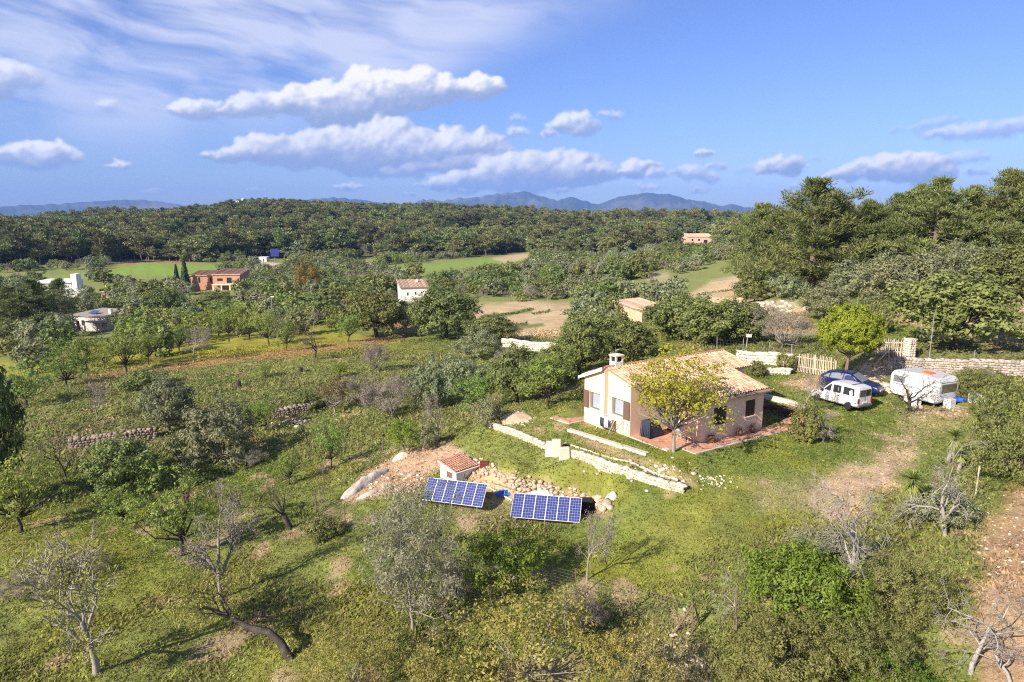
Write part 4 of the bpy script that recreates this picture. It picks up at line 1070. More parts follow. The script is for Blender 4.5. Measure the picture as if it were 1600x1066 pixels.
_LOOK = dict(far_olive=('grey-green olive', 'tree', 'olive_tree'), far_carob=('dark green carob', 'tree', 'carob_tree'), far_almond=('light green almond', 'tree', 'almond_tree'), far_scrub=('low olive-brown bush', 'bush', 'scrub_bush'), far_twiggy=('grey leafless tree', 'tree', 'bare_tree'), forest_pine=('tall pine with pale trunk', 'tree', 'pine_tree'))
def instances_object(name, groups, kind='stuff'):
    """many plants read as one mass: one object, its plants set on points"""
    pts = []; sc = []; rz = []; kd = []
    for k, (me, arr) in enumerate(groups):
        for x, y, z, w, h in arr: pts.append((x, y, z)); sc.append((w, w, h)); rz.append(rnd.uniform(0, 6.28)); kd.append(k)
    me = bpy.data.meshes.new(name); me.from_pydata(pts, [], [])
    a = me.attributes.new('size', 'FLOAT_VECTOR', 'POINT'); a.data.foreach_set('vector', np.array(sc, np.float32).ravel())
    a = me.attributes.new('turn', 'FLOAT', 'POINT'); a.data.foreach_set('value', np.array(rz, np.float32))
    a = me.attributes.new('sort', 'INT', 'POINT'); a.data.foreach_set('value', np.array(kd, np.int32))
    o = link(name, me, kind=kind)
    ng = bpy.data.node_groups.new(name, 'GeometryNodeTree')
    ng.interface.new_socket('Geometry', in_out='INPUT', socket_type='NodeSocketGeometry'); ng.interface.new_socket('Geometry', in_out='OUTPUT', socket_type='NodeSocketGeometry')
    gi = ng.nodes.new('NodeGroupInput'); go = ng.nodes.new('NodeGroupOutput'); jn = ng.nodes.new('GeometryNodeJoinGeometry')
    def attr(n, t):
        q = ng.nodes.new('GeometryNodeInputNamedAttribute'); q.data_type = t; q.inputs[0].default_value = n; return q.outputs[0]
    s_size, s_turn, s_sort = attr('size', 'FLOAT_VECTOR'), attr('turn', 'FLOAT'), attr('sort', 'INT')
    cb = ng.nodes.new('ShaderNodeCombineXYZ'); ng.links.new(s_turn, cb.inputs[2])
    for k, (m, arr) in enumerate(groups):
        po = bpy.data.objects.new(m.name + '_source', m)
        oi = ng.nodes.new('GeometryNodeObjectInfo'); oi.inputs['Object'].default_value = po; oi.inputs['As Instance'].default_value = True
        cp = ng.nodes.new('FunctionNodeCompare'); cp.data_type = 'INT'; cp.operation = 'EQUAL'
        ins = [s for s in cp.inputs if s.type == 'INT']; ng.links.new(s_sort, ins[0]); ins[1].default_value = k
        ip = ng.nodes.new('GeometryNodeInstanceOnPoints')
        ng.links.new(gi.outputs[0], ip.inputs['Points']); ng.links.new(cp.outputs[0], ip.inputs['Selection']); ng.links.new(oi.outputs['Geometry'], ip.inputs['Instance'])
        ng.links.new(cb.outputs[0], ip.inputs['Rotation']); ng.links.new(s_size, ip.inputs['Scale'])
        ng.links.new(ip.outputs[0], jn.inputs[0])
    ng.links.new(jn.outputs[0], go.inputs[0])
    md = o.modifiers.new('plants', 'NODES'); md.node_group = ng
    return o

def scatter_valley():
    rs = np.random.RandomState(21)
    cand = []
    for gx in np.arange(-330, 330, 4.6):
        for gy in np.arange(60, 400, 4.6):
            x, y = gx + rs.uniform(-2, 2), gy + rs.uniform(-2, 2); r = math.hypot(x, y)
            if 72 < r < 395 and abs(math.atan2(x, y)) < .80: cand.append((x, y))
    cand = np.array(cand); x, y = cand[:, 0], cand[:, 1]; r = np.hypot(x, y)
    z = zfun(x, y)
    dens = fbm(x * .022, y * .022, 77, 3)
    sizes = rs.uniform(.55, 1.1, len(x))
    kinds = np.array(['far_olive', 'far_carob', 'far_almond', 'far_scrub', 'far_twiggy'])
    base = dict(far_olive=4.6, far_carob=5.0, far_almond=4.2, far_scrub=2.4, far_twiggy=3.8)
    mixn = fbm(x * .03 + 9, y * .03, 81, 3)
    out = {}
    h0 = 4.5 * sizes
    pxx, pyy = to_px(x, y, z)
    orch = poly_sd(pxx, pyy, [(60, 560), (250, 470), (470, 455), (620, 470), (600, 525), (440, 535), (250, 558), (60, 600)]) > 0
    keep = (dens > np.where(orch, -1, np.where(r < 270, .42, .44))) & (rs.uniform(0, 1, len(x)) < np.where(orch, .72, .85)) & ~open_ground(x, y, z, h0)
    tp = np.array(TREES)
    for i in np.nonzero(keep)[0]:
        if r[i] < 260 and np.any(np.hypot(tp[:, 0] - x[i], tp[:, 1] - y[i]) < tp[:, 2] * .8 + .8): continue
        q = rs.uniform() + (mixn[i] - .5) * .8
        k = 'far_carob' if q < .26 else 'far_olive' if q < .60 else 'far_scrub' if q < .74 else 'far_almond' if q < .90 else 'far_twiggy'
        px, _ = to_px(x[i], y[i], z[i])
        if orch[i]: k = ('far_almond', 'far_almond', 'far_almond', 'far_olive', 'far_twiggy', 'far_carob')[rs.randint(6)]
        if px > 1150 and r[i] > 120 and rs.uniform() < .6: k = 'forest_pine'
        if px > 1130 and r[i] < 128: continue
        h = base.get(k, 9.5) * sizes[i]
        out.setdefault(k, []).append((r[i], x[i], y[i], z[i], h, float(px)))
    rest = []
    for k, L in out.items():
        L.sort()
        H, W = PROTO[k][0][0], PROTO[k][0][1]
        txt, cat, nm = _LOOK[k]
        lim = 95 if k == 'forest_pine' else 260
        L = [q for q in L if -30 < q[5] < 1630][:lim] + [q for i, q in enumerate([q for q in L if -30 < q[5] < 1630][lim:] + [q for q in L if not -30 < q[5] < 1630])]
        n_in = min(lim, len([q for q in L if -30 < q[5] < 1630]))
        for rr, xx, yy, zz, h, px in L[:n_in]:
            v = rnd.randrange(3); s = h / PROTO[k][v][0]; wv = s * rnd.uniform(.9, 1.25)
            zn = zone(px, rr)
            o = link(nm, single(k, v), None, (xx, yy, zz), '%s %s %s %s' % ('small' if s < .72 else 'large' if s > .95 else 'mid-sized', 'narrow' if wv / s < 1.0 else 'broad' if wv / s > 1.13 else 'rounded', txt, zn), cat, '%ss %s' % (nm.replace('_', ' ').replace('bush', 'bushe'), zn))
            o.rotation_euler = (0, 0, rnd.uniform(0, 6.28)); o.scale = (wv, wv, s)
        for q in range(3):
            a = [(xx, yy, zz, h / PROTO[k][q][0] * 1.1, h / PROTO[k][q][0]) for rr, xx, yy, zz, h, px in L[n_in + q::3]]
            if a: rest.append((single(k, q), a))
    if rest: instances_object('far_valley_scrub', rest)
    print('valley', {k: len(v) for k, v in out.items()})

def scatter_forest():
    rs = np.random.RandomState(31)
    P = []
    for rad0, rad1, st in ((385, 620, 5.6), (620, 1250, 8.0)):
        for gx in np.arange(-950, 950, st):
            for gy in np.arange(180, 1250, st):
                r = math.hypot(gx, gy)
                if rad0 <= r < rad1 and abs(math.atan2(gx, gy)) < .80: P.append((gx + rs.uniform(-.4, .4) * st, gy + rs.uniform(-.4, .4) * st))
    P = np.array(P); x, y = P[:, 0], P[:, 1]; r = np.hypot(x, y); z = zfun(x, y)
    px, py = to_px(x, y, z)
    h = 11.5 * rs.uniform(.5, 1.4, len(x)) * (.85 + .4 * fbm(x * .01, y * .01, 5, 2))
    dens = fbm(x * .02, y * .02, 90, 3)
    pinef = np.where(px < 800, .9, np.where(px < 1000, .45, .35)) + np.clip((r - 620) / 300, 0, .4)
    isp = rs.uniform(0, 1, len(x)) < pinef
    ok = ~open_ground(x, y, z, h) & (dens > .34)
    ok &= ~((np.abs(px - 1088) < 34) & (py > 374) & (py < 392))
    idx = np.nonzero(ok)[0]; idx = idx[np.argsort(r[idx])]
    pines = [i for i in idx if isp[i]]; others = [i for i in idx if not isp[i]]
    fr = [i for i in pines if -60 < px[i] < 1660]
    named = set(fr[:195])
    for i in fr[:195]:
        v = rnd.randrange(3); s = h[i] / PROTO['forest_pine'][v][0]; w = s * rnd.uniform(.95, 1.35)
        zn = 'in the front row of the forest ' + ('above the green field' if px[i] < 420 else 'left of the long pasture' if px[i] < 640 else 'behind the long pasture' if px[i] < 850 else 'beyond the stone barn')
        o = link('pine_tree', single('forest_pine', v), None, (x[i], y[i], z[i]), '%s %s pine ' % ('short' if s < 1.0 else 'tall' if s > 1.22 else 'mid-height', 'slender' if w / s < 1.1 else 'wide-crowned' if w / s > 1.22 else 'rounded') + zn, 'tree', 'pines ' + zn)
        o.rotation_euler = (0, 0, rnd.uniform(0, 6.28)); o.scale = (w, w, s)
    g = []
    pl = [i for i in pines if i not in named]
    for q in range(3):
        g.append((single('forest_pine', q), [(x[i], y[i], z[i], h[i] / PROTO['forest_pine'][q][0] * 1.2, h[i] / PROTO['forest_pine'][q][0]) for i in pl[q::3]]))
    for q, k in enumerate(('far_carob', 'far_olive', 'far_carob')):
        g.append((single(k, q), [(x[i], y[i], z[i], .62 * h[i] / PROTO[k][q][0] * 1.25, .62 * h[i] / PROTO[k][q][0]) for i in others[q::3]]))
    instances_object('forest', g)
    print('forest', len(pines), len(others))
scatter_valley()
scatter_forest()

# ------------------------------------------------------------------ mesh building helpers
class MB:
    def __init__(s): s.v = []; s.f = []; s.m = []
    def add(s, V, Fs, mi=0):
        o = len(s.v); s.v += [tuple(map(float, p)) for p in V]
        for f in Fs: s.f.append(tuple(i + o for i in f)); s.m.append(mi)
        return s
    def hexa(s, P, mi=0):
        """eight corners: bottom four counter-clockwise, then top four"""
        return s.add(P, [(0, 3, 2, 1), (4, 5, 6, 7), (0, 1, 5, 4), (1, 2, 6, 5), (2, 3, 7, 6), (3, 0, 4, 7)], mi)
    def box(s, x0, x1, y0, y1, z0, z1, mi=0):
        return s.hexa([(x0, y0, z0), (x1, y0, z0), (x1, y1, z0), (x0, y1, z0), (x0, y0, z1), (x1, y0, z1), (x1, y1, z1), (x0, y1, z1)], mi)
    def tube(s, pts, r, k=6, mi=0):
        pts = [Vector(p) for p in pts]; rr = r if isinstance(r, (list, tuple)) else [r] * len(pts)
        ring = []
        for i, p in enumerate(pts):
            t = (pts[min(i + 1, len(pts) - 1)] - pts[max(i - 1, 0)]).normalized()
            u = t.cross(Vector((.3, .5, .1)) if abs(t.z) > .8 else Vector((0, 0, 1))).normalized(); w = t.cross(u)
            ring.append([p + (u * math.cos(a) + w * math.sin(a)) * rr[i] for a in [2 * math.pi * q / k for q in range(k)]])
        V = [p for g in ring for p in g]; Fs = []
        for i in range(len(pts) - 1):
            for q in range(k): Fs.append((i * k + q, i * k + (q + 1) % k, (i + 1) * k + (q + 1) % k, (i + 1) * k + q))
        Fs += [tuple(range(k))[::-1], tuple((len(pts) - 1) * k + q for q in range(k))]
        return s.add(V, Fs, mi)
    def prism(s, prof, axis, a0, a1, mi=0):
        """closed outline extruded along an axis ('x','y','z')"""
        n = len(prof)
        mk = {'x': lambda p, a: (a, p[0], p[1]), 'y': lambda p, a: (p[0], a, p[1]), 'z': lambda p, a: (p[0], p[1], a)}[axis]
        V = [mk(p, a0) for p in prof] + [mk(p, a1) for p in prof]
        Fs = [tuple(range(n))[::-1], tuple(range(n, 2 * n))] + [(i, (i + 1) % n, n + (i + 1) % n, n + i) for i in range(n)]
        return s.add(V, Fs, mi)
    def lathe(s, prof, k=10, mi=0, c=(0, 0, 0)):
        n = len(prof); V = []
        for r, z in prof:
            for q in range(k): a = 2 * math.pi * q / k; V.append((c[0] + r * math.cos(a), c[1] + r * math.sin(a), c[2] + z))
        Fs = [(i * k + q, i * k + (q + 1) % k, (i + 1) * k + (q + 1) % k, (i + 1) * k + q) for i in range(n - 1) for q in range(k)]
        Fs += [tuple(range(k))[::-1], tuple((n - 1) * k + q for q in range(k))]
        return s.add(V, Fs, mi)
    def mesh(s, name, mats, smooth=False):
        me = bpy.data.meshes.new(name); me.from_pydata(s.v, [], s.f)
        mats = mats if isinstance(mats, (list, tuple)) else [mats]
        for m in mats: me.materials.append(m)
        me.polygons.foreach_set('material_index', np.array(s.m, np.int32))
        bm_fix(me)
        if smooth: me.polygons.foreach_set('use_smooth', np.ones(len(s.f), bool))
        me.update(); return me
    def build(s, name, mats, parent=None, loc=None, smooth=False, bevel=0, **kw):
        o = link(name, s.mesh(name, mats, smooth), parent, loc, **kw)
        if bevel:
            b = o.modifiers.new('bevel', 'BEVEL'); b.width = bevel; b.segments = 2; b.limit_method = 'ANGLE'
        return o
import bmesh
def bm_fix(me):
    b = bmesh.new(); b.from_mesh(me); bmesh.ops.recalc_face_normals(b, faces=b.faces); b.to_mesh(me); b.free()

def wall(mb, along, c, t, s0, s1, z0, top, holes=(), mi=0):
    """upright wall from s0 to s1 along 'x' or 'y', its face at c, thickness t (signed), top(s) its height; holes (s0, s1, z0, z1)"""
    cuts = sorted({s0, s1} | {h[0] for h in holes} | {h[1] for h in holes} | {b for b in getattr(top, 'breaks', ()) if s0 < b < s1})
    def piece(a, b, za, zb, zc, zd):
        q = (lambda s, w, z: (s, w, z)) if along == 'x' else (lambda s, w, z: (w, s, z))
        mb.hexa([q(a, c, za), q(b, c, zb), q(b, c + t, zb), q(a, c + t, za), q(a, c, zc), q(b, c, zd), q(b, c + t, zd), q(a, c + t, zc)], mi)
    for a, b in zip(cuts[:-1], cuts[1:]):
        hs = sorted([h for h in holes if h[0] <= a + 1e-6 and h[1] >= b - 1e-6], key=lambda h: h[2])
        z = z0
        for h in hs:
            if h[2] > z: piece(a, b, z, z, h[2], h[2])
            z = h[3]
        piece(a, b, z, z, top(a), top(b))
def flat(h):
    f = lambda s: h
    return f

def stones(name, mat, spots, parent=None, kind='stuff', seed=0, **kw):
    """many rough stones: list of (x, y, z, sx, sy, sz)"""
    rs = np.random.RandomState(seed)
    b = np.array([(0, 0, -1), (1, 0, -.55), (.6, .9, -.6), (-.85, .7, -.6), (-.85, -.75, -.6), (.5, -.9, -.6), (.85, .75, .6), (-.4, .9, .65), (-.95, 0, .6), (-.5, -.9, .65), (.85, -.7, .6), (0, 0, .9)])
    Fi = [(0, 2, 1), (0, 3, 2), (0, 4, 3), (0, 5, 4), (0, 1, 5), (1, 2, 6), (2, 3, 7), (3, 4, 8), (4, 5, 9), (5, 1, 10), (1, 6, 10), (2, 7, 6), (3, 8, 7), (4, 9, 8), (5, 10, 9), (6, 7, 11), (7, 8, 11), (8, 9, 11), (9, 10, 11), (10, 6, 11)]
    Fi = np.array(Fi); S = np.array(spots, float); n = len(S)
    V = b[None] * (1 + rs.normal(size=(n, 12, 1)) * .14) + rs.normal(size=(n, 12, 3)) * .08
    a = rs.uniform(0, 6.28, n) if kw.pop('spin', True) else rs.normal(size=n) * .12 + kw.pop('turn', 0)
    kw.pop('turn', None)
    V = V * S[:, None, 3:6]
    ca, sa = np.cos(a)[:, None], np.sin(a)[:, None]
    V = np.stack([V[..., 0] * ca - V[..., 1] * sa, V[..., 0] * sa + V[..., 1] * ca, V[..., 2]], -1) + S[:, None, :3]
    Fq = (Fi[None] + (np.arange(n) * 12)[:, None, None]).reshape(-1, 3)
    me = np_mesh(name, V.reshape(-1, 3), Fq, [mat], None, False, tri=True)
    return link(name, me, parent, kind=kind, **kw)

M = dict(
    peach=mat_plain('peach_render', (.82, .58, .42), .9, .08, .8, .25, 30, col2=(.76, .53, .39)),
    cream=mat_plain('cream_trim', (.74, .63, .50), .85, .08, 2),
    white=mat_plain('white_wall', (.80, .78, .75), .85, .07, 1.5, .2, 20),
    whitepaint=mat_plain('white_paint', (.60, .60, .60), .4, .06, 2, 0, 1, 0, .5, coat=.4),
    tile=mat_plain('roof_tile', (.54, .345, .215), .9, .22, 3, .3, 25, island=.75, col2=(.60, .47, .33)),
    oldtile=mat_plain('old_roof_tile', (.40, .27, .19), .95, .3, 2, .3, 18, island=.7, col2=(.30, .25, .19)),
    redtile=mat_plain('new_red_tile', (.40, .21, .14), .85, .2, 4, 0, 1, island=.5),
    terra=mat_plain('terracotta_paving', (.55, .29, .19), .85, .18, 2.5, .2, 12, island=.25),
    brown=mat_plain('brown_shutter', (.065, .042, .028), .6, .25, 8),
    shutter=mat_plain('weathered_brown_shutter', (.14, .085, .06), .7, .35, 14),
    frame=mat_plain('grey_window_frame', (.13, .13, .14), .5, .1, 4),
    dark=mat_plain('dark_inside', (.02, .018, .016), .9, .2, 2),
    lime=mat_plain('limestone', (.58, .485, .37), .95, .2, 2.2, .4, 20, island=.6, col2=(.52, .43, .33)),
    oldstone=mat_plain('mossy_old_stone', (.27, .215, .165), .95, .3, 2.2, .5, 20, island=.6, col2=(.17, .15, .10)),
    palelime=mat_plain('pale_limestone', (.62, .535, .435), .95, .14, 2.2, .4, 20, island=.30),
    greystone=mat_plain('grey_stone', (.38, .325, .27), .95, .25, 2.2, .4, 20, island=.5, col2=(.32, .27, .22)),
    rubble=mat_plain('earthy_rubble', (.46, .36, .26), .95, .25, 2, .4, 20, island=.5),
    rock=mat_plain('weathered_rock', (.50, .45, .38), .95, .3, 1.2, .8, 8, col2=(.30, .27, .23)),
    sand=mat_plain('heaped_sand', (.44, .33, .23), .98, .25, 2.5, .8, 9, col2=(.34, .26, .17)),
    concrete=mat_plain('concrete', (.50, .45, .38), .9, .15, 3, .2, 20),
    wood=mat_plain('weathered_wood', (.52, .44, .345), .9, .25, 6, .3, 30, island=.35),
    rustwood=mat_plain('dark_post_wood', (.17, .115, .08), .9, .3, 8),
    steel=mat_plain('galvanised_steel', (.42, .42, .42), .45, .1, 6, metal=.6),
    wire=mat_plain('fence_wire', (.22, .21, .19), .6, .1, 6, metal=.4),
    rust=mat_plain('rusty_steel', (.17, .085, .055), .8, .3, 8),
    navy=mat_plain('navy_cover', (.035, .045, .075), .7, .2, 5, .4, 8),
    blackplastic=mat_plain('black_plastic', (.02, .02, .022), .5, .1, 4),
    rubber=mat_plain('tyre_rubber', (.018, .018, .018), .85, .1, 8),
    blue=mat_plain('dark_blue_paint', (.008, .016, .085), .28, .05, 2, 0, 1, 0, .5, coat=.35),
    chrome=mat_plain('wheel_metal', (.58, .58, .60), .35, .05, 4, metal=.7),
    red=mat_plain('red_lamp', (.35, .02, .02), .3, .1, 4),
    orange=mat_plain('orange_plastic', (.75, .16, .05), .6, .1, 4),
    bluecloth=mat_plain('blue_plastic_sheet', (.03, .10, .42), .5, .3, 5, .5, 9),
    redcloth=mat_plain('red_plastic', (.16, .03, .025), .5, .2, 5),
    pot=mat_plain('brown_clay_pot', (.19, .10, .065), .85, .2, 6),
    orangewall=mat_plain('orange_brick_wall', (.46, .245, .155), .9, .12, 1.5, .2, 10),
    pinkwall=mat_plain('pink_wall', (.62, .42, .33), .9, .1, 1.5),
    greywall=mat_plain('pale_pink_wall', (.66, .56, .50), .9, .12, 1.0, .2, 10),
    stonewall=mat_plain('honey_stone_wall', (.52, .38, .26), .95, .3, 2.5, .8, 6, col2=(.36, .27, .19)),
    slate=mat_plain('flat_roof', (.30, .26, .22), .95, .2, 1.5),
    skirt=mat_plain('cloth_white', (.75, .75, .78), .9, .1, 5),
    brush=mat_plain('brushwood', (.15, .085, .055), .95, .3, 5, island=.6),
)
def mat_glass(name, col, rough=.06):
    m, nt, b = new_mat(name); n = noise(nt, 3.0)
    c = mixcol(nt, n.outputs['Fac'], tuple(x * .8 for x in col), tuple(x * 1.15 for x in col)); nt.links.new(c, b.inputs['Base Color'])
    b.inputs['Roughness'].default_value = rough; b.inputs['Specular IOR Level'].default_value = .8; return m
M['glass'] = mat_glass('window_glass', (.03, .035, .04)); M['curtain'] = mat_glass('curtained_glass', (.34, .38, .43), .15); M['olivepane'] = mat_glass('olive_pane', (.12, .115, .07), .2); M['greypane'] = mat_glass('grey_pane', (.20, .21, .22), .12)
def mat_cells():
    m, nt, b = new_mat('solar_cells'); n = noise(nt, 14.0, 5, .8); n2 = noise(nt, 1.2)
    c = mixcol(nt, n.outputs['Fac'], (.018, .022, .115), (.055, .075, .26)); nt.links.new(c, b.inputs['Base Color'])
    b.inputs['Roughness'].default_value = .28; b.inputs['Specular IOR Level'].default_value = .5; b.inputs['Coat Weight'].default_value = .5; return m
M['cells'] = mat_cells()
M['cellgap'] = mat_plain('cell_gap', (.40, .43, .55), .5, .05, 5)

def barrel_tile(L, w, seg=5):
    """one curved roof tile, lying along x from the ridge down"""
    V = []; Fs = []
    for x, ww, z in ((0, w * .34, 0.0), (L, w * .41, .016)):
        for q in range(seg + 1):
            a = math.pi * q / seg; V.append((x, math.cos(a) * ww, z + math.sin(a) * ww * .95))
    for q in range(seg): Fs.append((q, q + 1, seg + 1 + q + 1, seg + 1 + q))
    n = seg + 1
    V += [(L, math.cos(math.pi * q / seg) * w * .31, .016 + math.sin(math.pi * q / seg) * w * .28) for q in range(seg + 1)]
    for q in range(seg): Fs.append((n + q, n + q + 1, 2 * n + q + 1, 2 * n + q))
    return V, Fs

def tiled_slope(roof, org, dirx, diry, length, width, mat, pitch=.235, expo=.36, name='roof_tile', inside=None, singles=0, order=None, seed=0, parent_part=None):
    """rows of curved tiles: org = top corner, dirx runs down the slope, diry along the ridge (roof-local vectors)"""
    rs = random.Random(seed)
    dx = Vector(dirx).normalized(); dy = Vector(diry).normalized(); dz = dx.cross(dy)
    if dz.z < 0: dz = -dz
    V, Fs = barrel_tile(expo * 1.12, pitch)
    places = []
    nr = int(length / expo); nc = int(width / pitch)
    for r in range(nr):
        for c in range(nc):
            p = Vector(org) + dx * (r * expo) + dy * ((c + .5) * pitch)
            if inside and not inside(p): continue
            places.append((p, r, c))
    if order: places.sort(key=order)
    mb0 = MB(); mb0.add(V, Fs); shared = mb0.mesh(name, mat, True) if singles else None
    rot = Matrix((dx, dy if dx.cross(dy).z > 0 else -dy, dz)).transposed().to_4x4()
    rest = MB()
    for i, (p, r, c) in enumerate(places):
        j = Matrix.Rotation(rs.gauss(0, .02), 4, 'Z') @ Matrix.Rotation(rs.gauss(0, .012), 4, 'Y')
        mt = Matrix.Translation(p + dz * (.012 + rs.uniform(0, .012))) @ rot @ j
        if i < singles:
            o = link(name, shared, roof); o.matrix_local = mt
        else:
            rest.add([mt @ Vector(v) for v in V], Fs)
    if rest.v: rest.build(name + 's', mat, roof, smooth=True, kind='stuff')

# ------------------------------------------------------------------ the house
HROT = math.radians(-58); HPOS = Vector((7.10, 39.55, 0.0))
def hp(u, v, z=0.0):
    c, s = math.cos(HROT), math.sin(HROT)
    return Vector((HPOS.x + c * u - s * v, HPOS.y + s * u + c * v, HPOS.z + z))
def build_house():
    h = thing('house', 'peach rendered country house with terracotta tiled roof and white chimney', 'house', HPOS, HROT)
    UR, ZR = -2.1, 3.86                                   # ridge
    def rz_(u): return ZR - (.245 * (u - UR) if u > UR else .40 * (UR - u))
    def top(u): return rz_(u) - .10
    top.breaks = (UR,)
    B = -.4                                               # walls go a little into the ground
    w = MB()
    # left gable: its left half stands proud of the right half
    wall(w, 'x', -.28, .3, -4.1, UR, B, top, [(-3.55, -2.52, .98, 2.08)])
    wall(w, 'x', 0.0, .3, UR, 0, B, top, [(-1.72, -.62, .98, 2.08)])
    w.box(UR - .3, UR, .021, .32, B, top(UR - .3))
    wall(w, 'y', -4.1, .3, .02, 10.1, B, flat(top(-4.1)))
    wall(w, 'x', 10.1, -.3, -3.8, 0, B, top)
    wall(w, 'y', 0.0, -.3, .3, 4.0, B, flat(top(0)))       # porch side wall
    wall(w, 'x', 4.0, .25, 0, 1.4, B, flat(top(1.0)), [(.25, 1.15, .02, 2.1)])
    wall(w, 'y', 1.4, .25, 3.0, 4.25, B, flat(top(1.4)))
    wall(w, 'x', 2.75, .25, 1.4, 2.8, B, top)
    wall(w, 'y', 3.1, -.3, 2.75, 8.2, B, flat(top(3.1)), [(3.75, 4.85, .85, 1.95), (6.55, 7.45, .95, 1.98)])
    wall(w, 'x', 8.2, -.25, 0.0, 2.8, B, top)
    wall(w, 'y', 0.0, -.25, 8.2, 9.8, B, flat(top(0)))
    wl = w.build('wall', M['peach'], h)
    f = MB(); f.box(-3.8, -.3, .33, 9.8, .0, .05); f.box(0, 2.8, 3.02, 7.9, 0, .05); f.build('inner_floor', M['concrete'], h)
    # windows and shutters
    def win_x(c, s0, s1, z0, z1, pane, nm='window'):
        fr = MB(); d = .14; t = .05
        fr.box(s0, s1, c + d, c + d + t, z0, z0 + .09); fr.box(s0, s1, c + d, c + d + t, z1 - .09, z1); fr.box(s0, s0 + .16, c + d, c + d + t, z0 + .09, z1 - .09); fr.box(s1 - .08, s1, c + d, c + d + t, z0 + .09, z1 - .09)
        o = fr.build(nm, M['frame'], h)
        p = MB(); p.box(s0 + .16, s1 - .08, c + d + .02, c + d + .035, z0 + .09, z1 - .09); p.build('pane', pane, o)
        sl = MB(); sl.box(s0 - .04, s1 + .04, c - .05, c + .10, z0 - .06, z0 - .003); sl.build('sill', M['cream'], o)
        return o
    win_x(-.28, -3.55, -2.52, .98, 2.08, M['curtain']); win_x(0.0, -1.72, -.62, .98, 2.08, M['curtain'])
    def shutter_x(s0, s1, y0, z0, z1):
        m = MB(); m.box(s0, s1, y0, y0 + .035, z0, z1)
        o = m.build('shutter', M['shutter'], h)
        k = int((z1 - z0 - .16) / .07); sl = MB()
        for i in range(k): zz = z0 + .08 + i * .07; sl.hexa([(s0 + .05, y0 - .022, zz), (s1 - .05, y0 - .022, zz), (s1 - .05, y0 - .002, zz + .02), (s0 + .05, y0 - .002, zz + .02), (s0 + .05, y0 - .022, zz + .03), (s1 - .05, y0 - .022, zz + .03), (s1 - .05, y0 - .002, zz + .055), (s0 + .05, y0 - .002, zz + .055)])
        sl.build('louvres', M['shutter'], o, kind='stuff')
    shutter_x(-4.12, -3.58, -.335, .95, 2.1); shutter_x(-.58, -.02, -.055, .95, 2.1)
    def shutter_y(c, s0, s1, z0, z1):
        m = MB(); t = .04
        m.box(c - .10, c - .06, s0, s1, z0, z1); o = m.build('shutter', M['brown'], h, label=None)
        mid = (s0 + s1) / 2; sl = MB()
        for a, b in ((s0 + .02, mid - .01), (mid + .01, s1 - .02)):
            sl.box(c - .059, c - .04, a, a + .06, z0 + .02, z1 - .02); sl.box(c - .059, c - .04, b - .06, b, z0 + .02, z1 - .02)
            k = int((z1 - z0 - .1) / .075)
            for i in range(k): zz = z0 + .06 + i * .075; sl.box(c - .058, c - .044, a + .061, b - .061, zz, zz + .045)
        sl.build('louvres', M['brown'], o, kind='stuff')
        q = MB(); q.box(c - .005, c + .05, s0 - .05, s1 + .05, z0 - .07, z0 - .004); q.build('sill', M['cream'], o)
    shutter_y(3.1, 3.75, 4.85, .85, 1.95); shutter_y(3.1, 6.55, 7.45, .95, 1.98)
    d = MB(); d.box(.27, 1.13, 4.10, 4.15, .03, 2.08); do = d.build('door', M['frame'], h)
    g = MB(); g.box(.35, 1.05, 4.085, 4.099, .5, 1.95); g.build('pane', M['olivepane'], do)
    g = MB(); g.tube([(1.07, 4.06, 1.0), (1.07, 4.06, 1.12)], .012); g.build('handle', M['steel'], do)
    # roof: slabs, then tiles
    rb = MB()
    def slab(u0, u1, v0, v1, t=.085):
        rb.hexa([(u0, v0, rz_(u0) - t), (u1, v0, rz_(u1) - t), (u1, v1, rz_(u1) - t), (u0, v1, rz_(u0) - t), (u0, v0, rz_(u0)), (u1, v0, rz_(u1)), (u1, v1, rz_(u1)), (u0, v1, rz_(u0))])
    slab(-4.45, UR, -.50, 10.35); slab(UR, 0, -.22, 10.35); slab(.001, .30, -.22, .8); slab(.001, .35, 8.45, 10.35); slab(.001, 3.5, .801, 8.449)
    roof = rb.build('roof', M['oldtile'], h)
    fb = MB(); fb.hexa([(-4.45, -.56, rz_(-4.45) - .16), (UR, -.56, ZR - .16), (UR, -.501, ZR - .16), (-4.45, -.501, rz_(-4.45) - .16), (-4.45, -.56, rz_(-4.45) + .03), (UR, -.56, ZR + .05), (UR, -.501, ZR + .05), (-4.45, -.501, rz_(-4.45) + .03)])
    fb.build('barge_board', M['white'], h)
    dx = Vector((1, 0, -.245)).normalized()
    def ins(p):
        u, v = p.x, p.y
        if u > 3.46: return False
        if v < .8 or v > 8.45: return u < .16
        return True
    tiled_slope(roof, (UR + .08, -.22, rz_(UR + .08)), dx, (0, 1, 0), 5.75, 10.6, M['tile'], inside=ins, singles=300, order=lambda q: (-(q[0].x - .25 * abs(q[0].y - 6))), seed=3)
    tiled_slope(roof, (UR - .08, -.48, rz_(UR - .08)), Vector((-1, 0, -.40)), (0, 1, 0), 2.5, 10.8, M['tile'], seed=4)
    rd = MB(); rnd_ = random.Random(4)
    n = 28
    for i in range(n):
        y0 = -.4 + i * 10.7 / n; y1 = y0 + 10.7 / n * 1.08; V = []
        for y, r in ((y0, .105), (y1, .125)):
            for q in range(7): a = math.pi * q / 6; V.append((UR + math.cos(a) * r, y, ZR + .045 + math.sin(a) * r * .8 + (.012 if y == y1 else 0)))
        rd.add(V, [(q, q + 1, 8 + q, 7 + q) for q in range(6)])
    rd.build('ridge_tiles', M['redtile'], roof, smooth=True, kind='stuff')
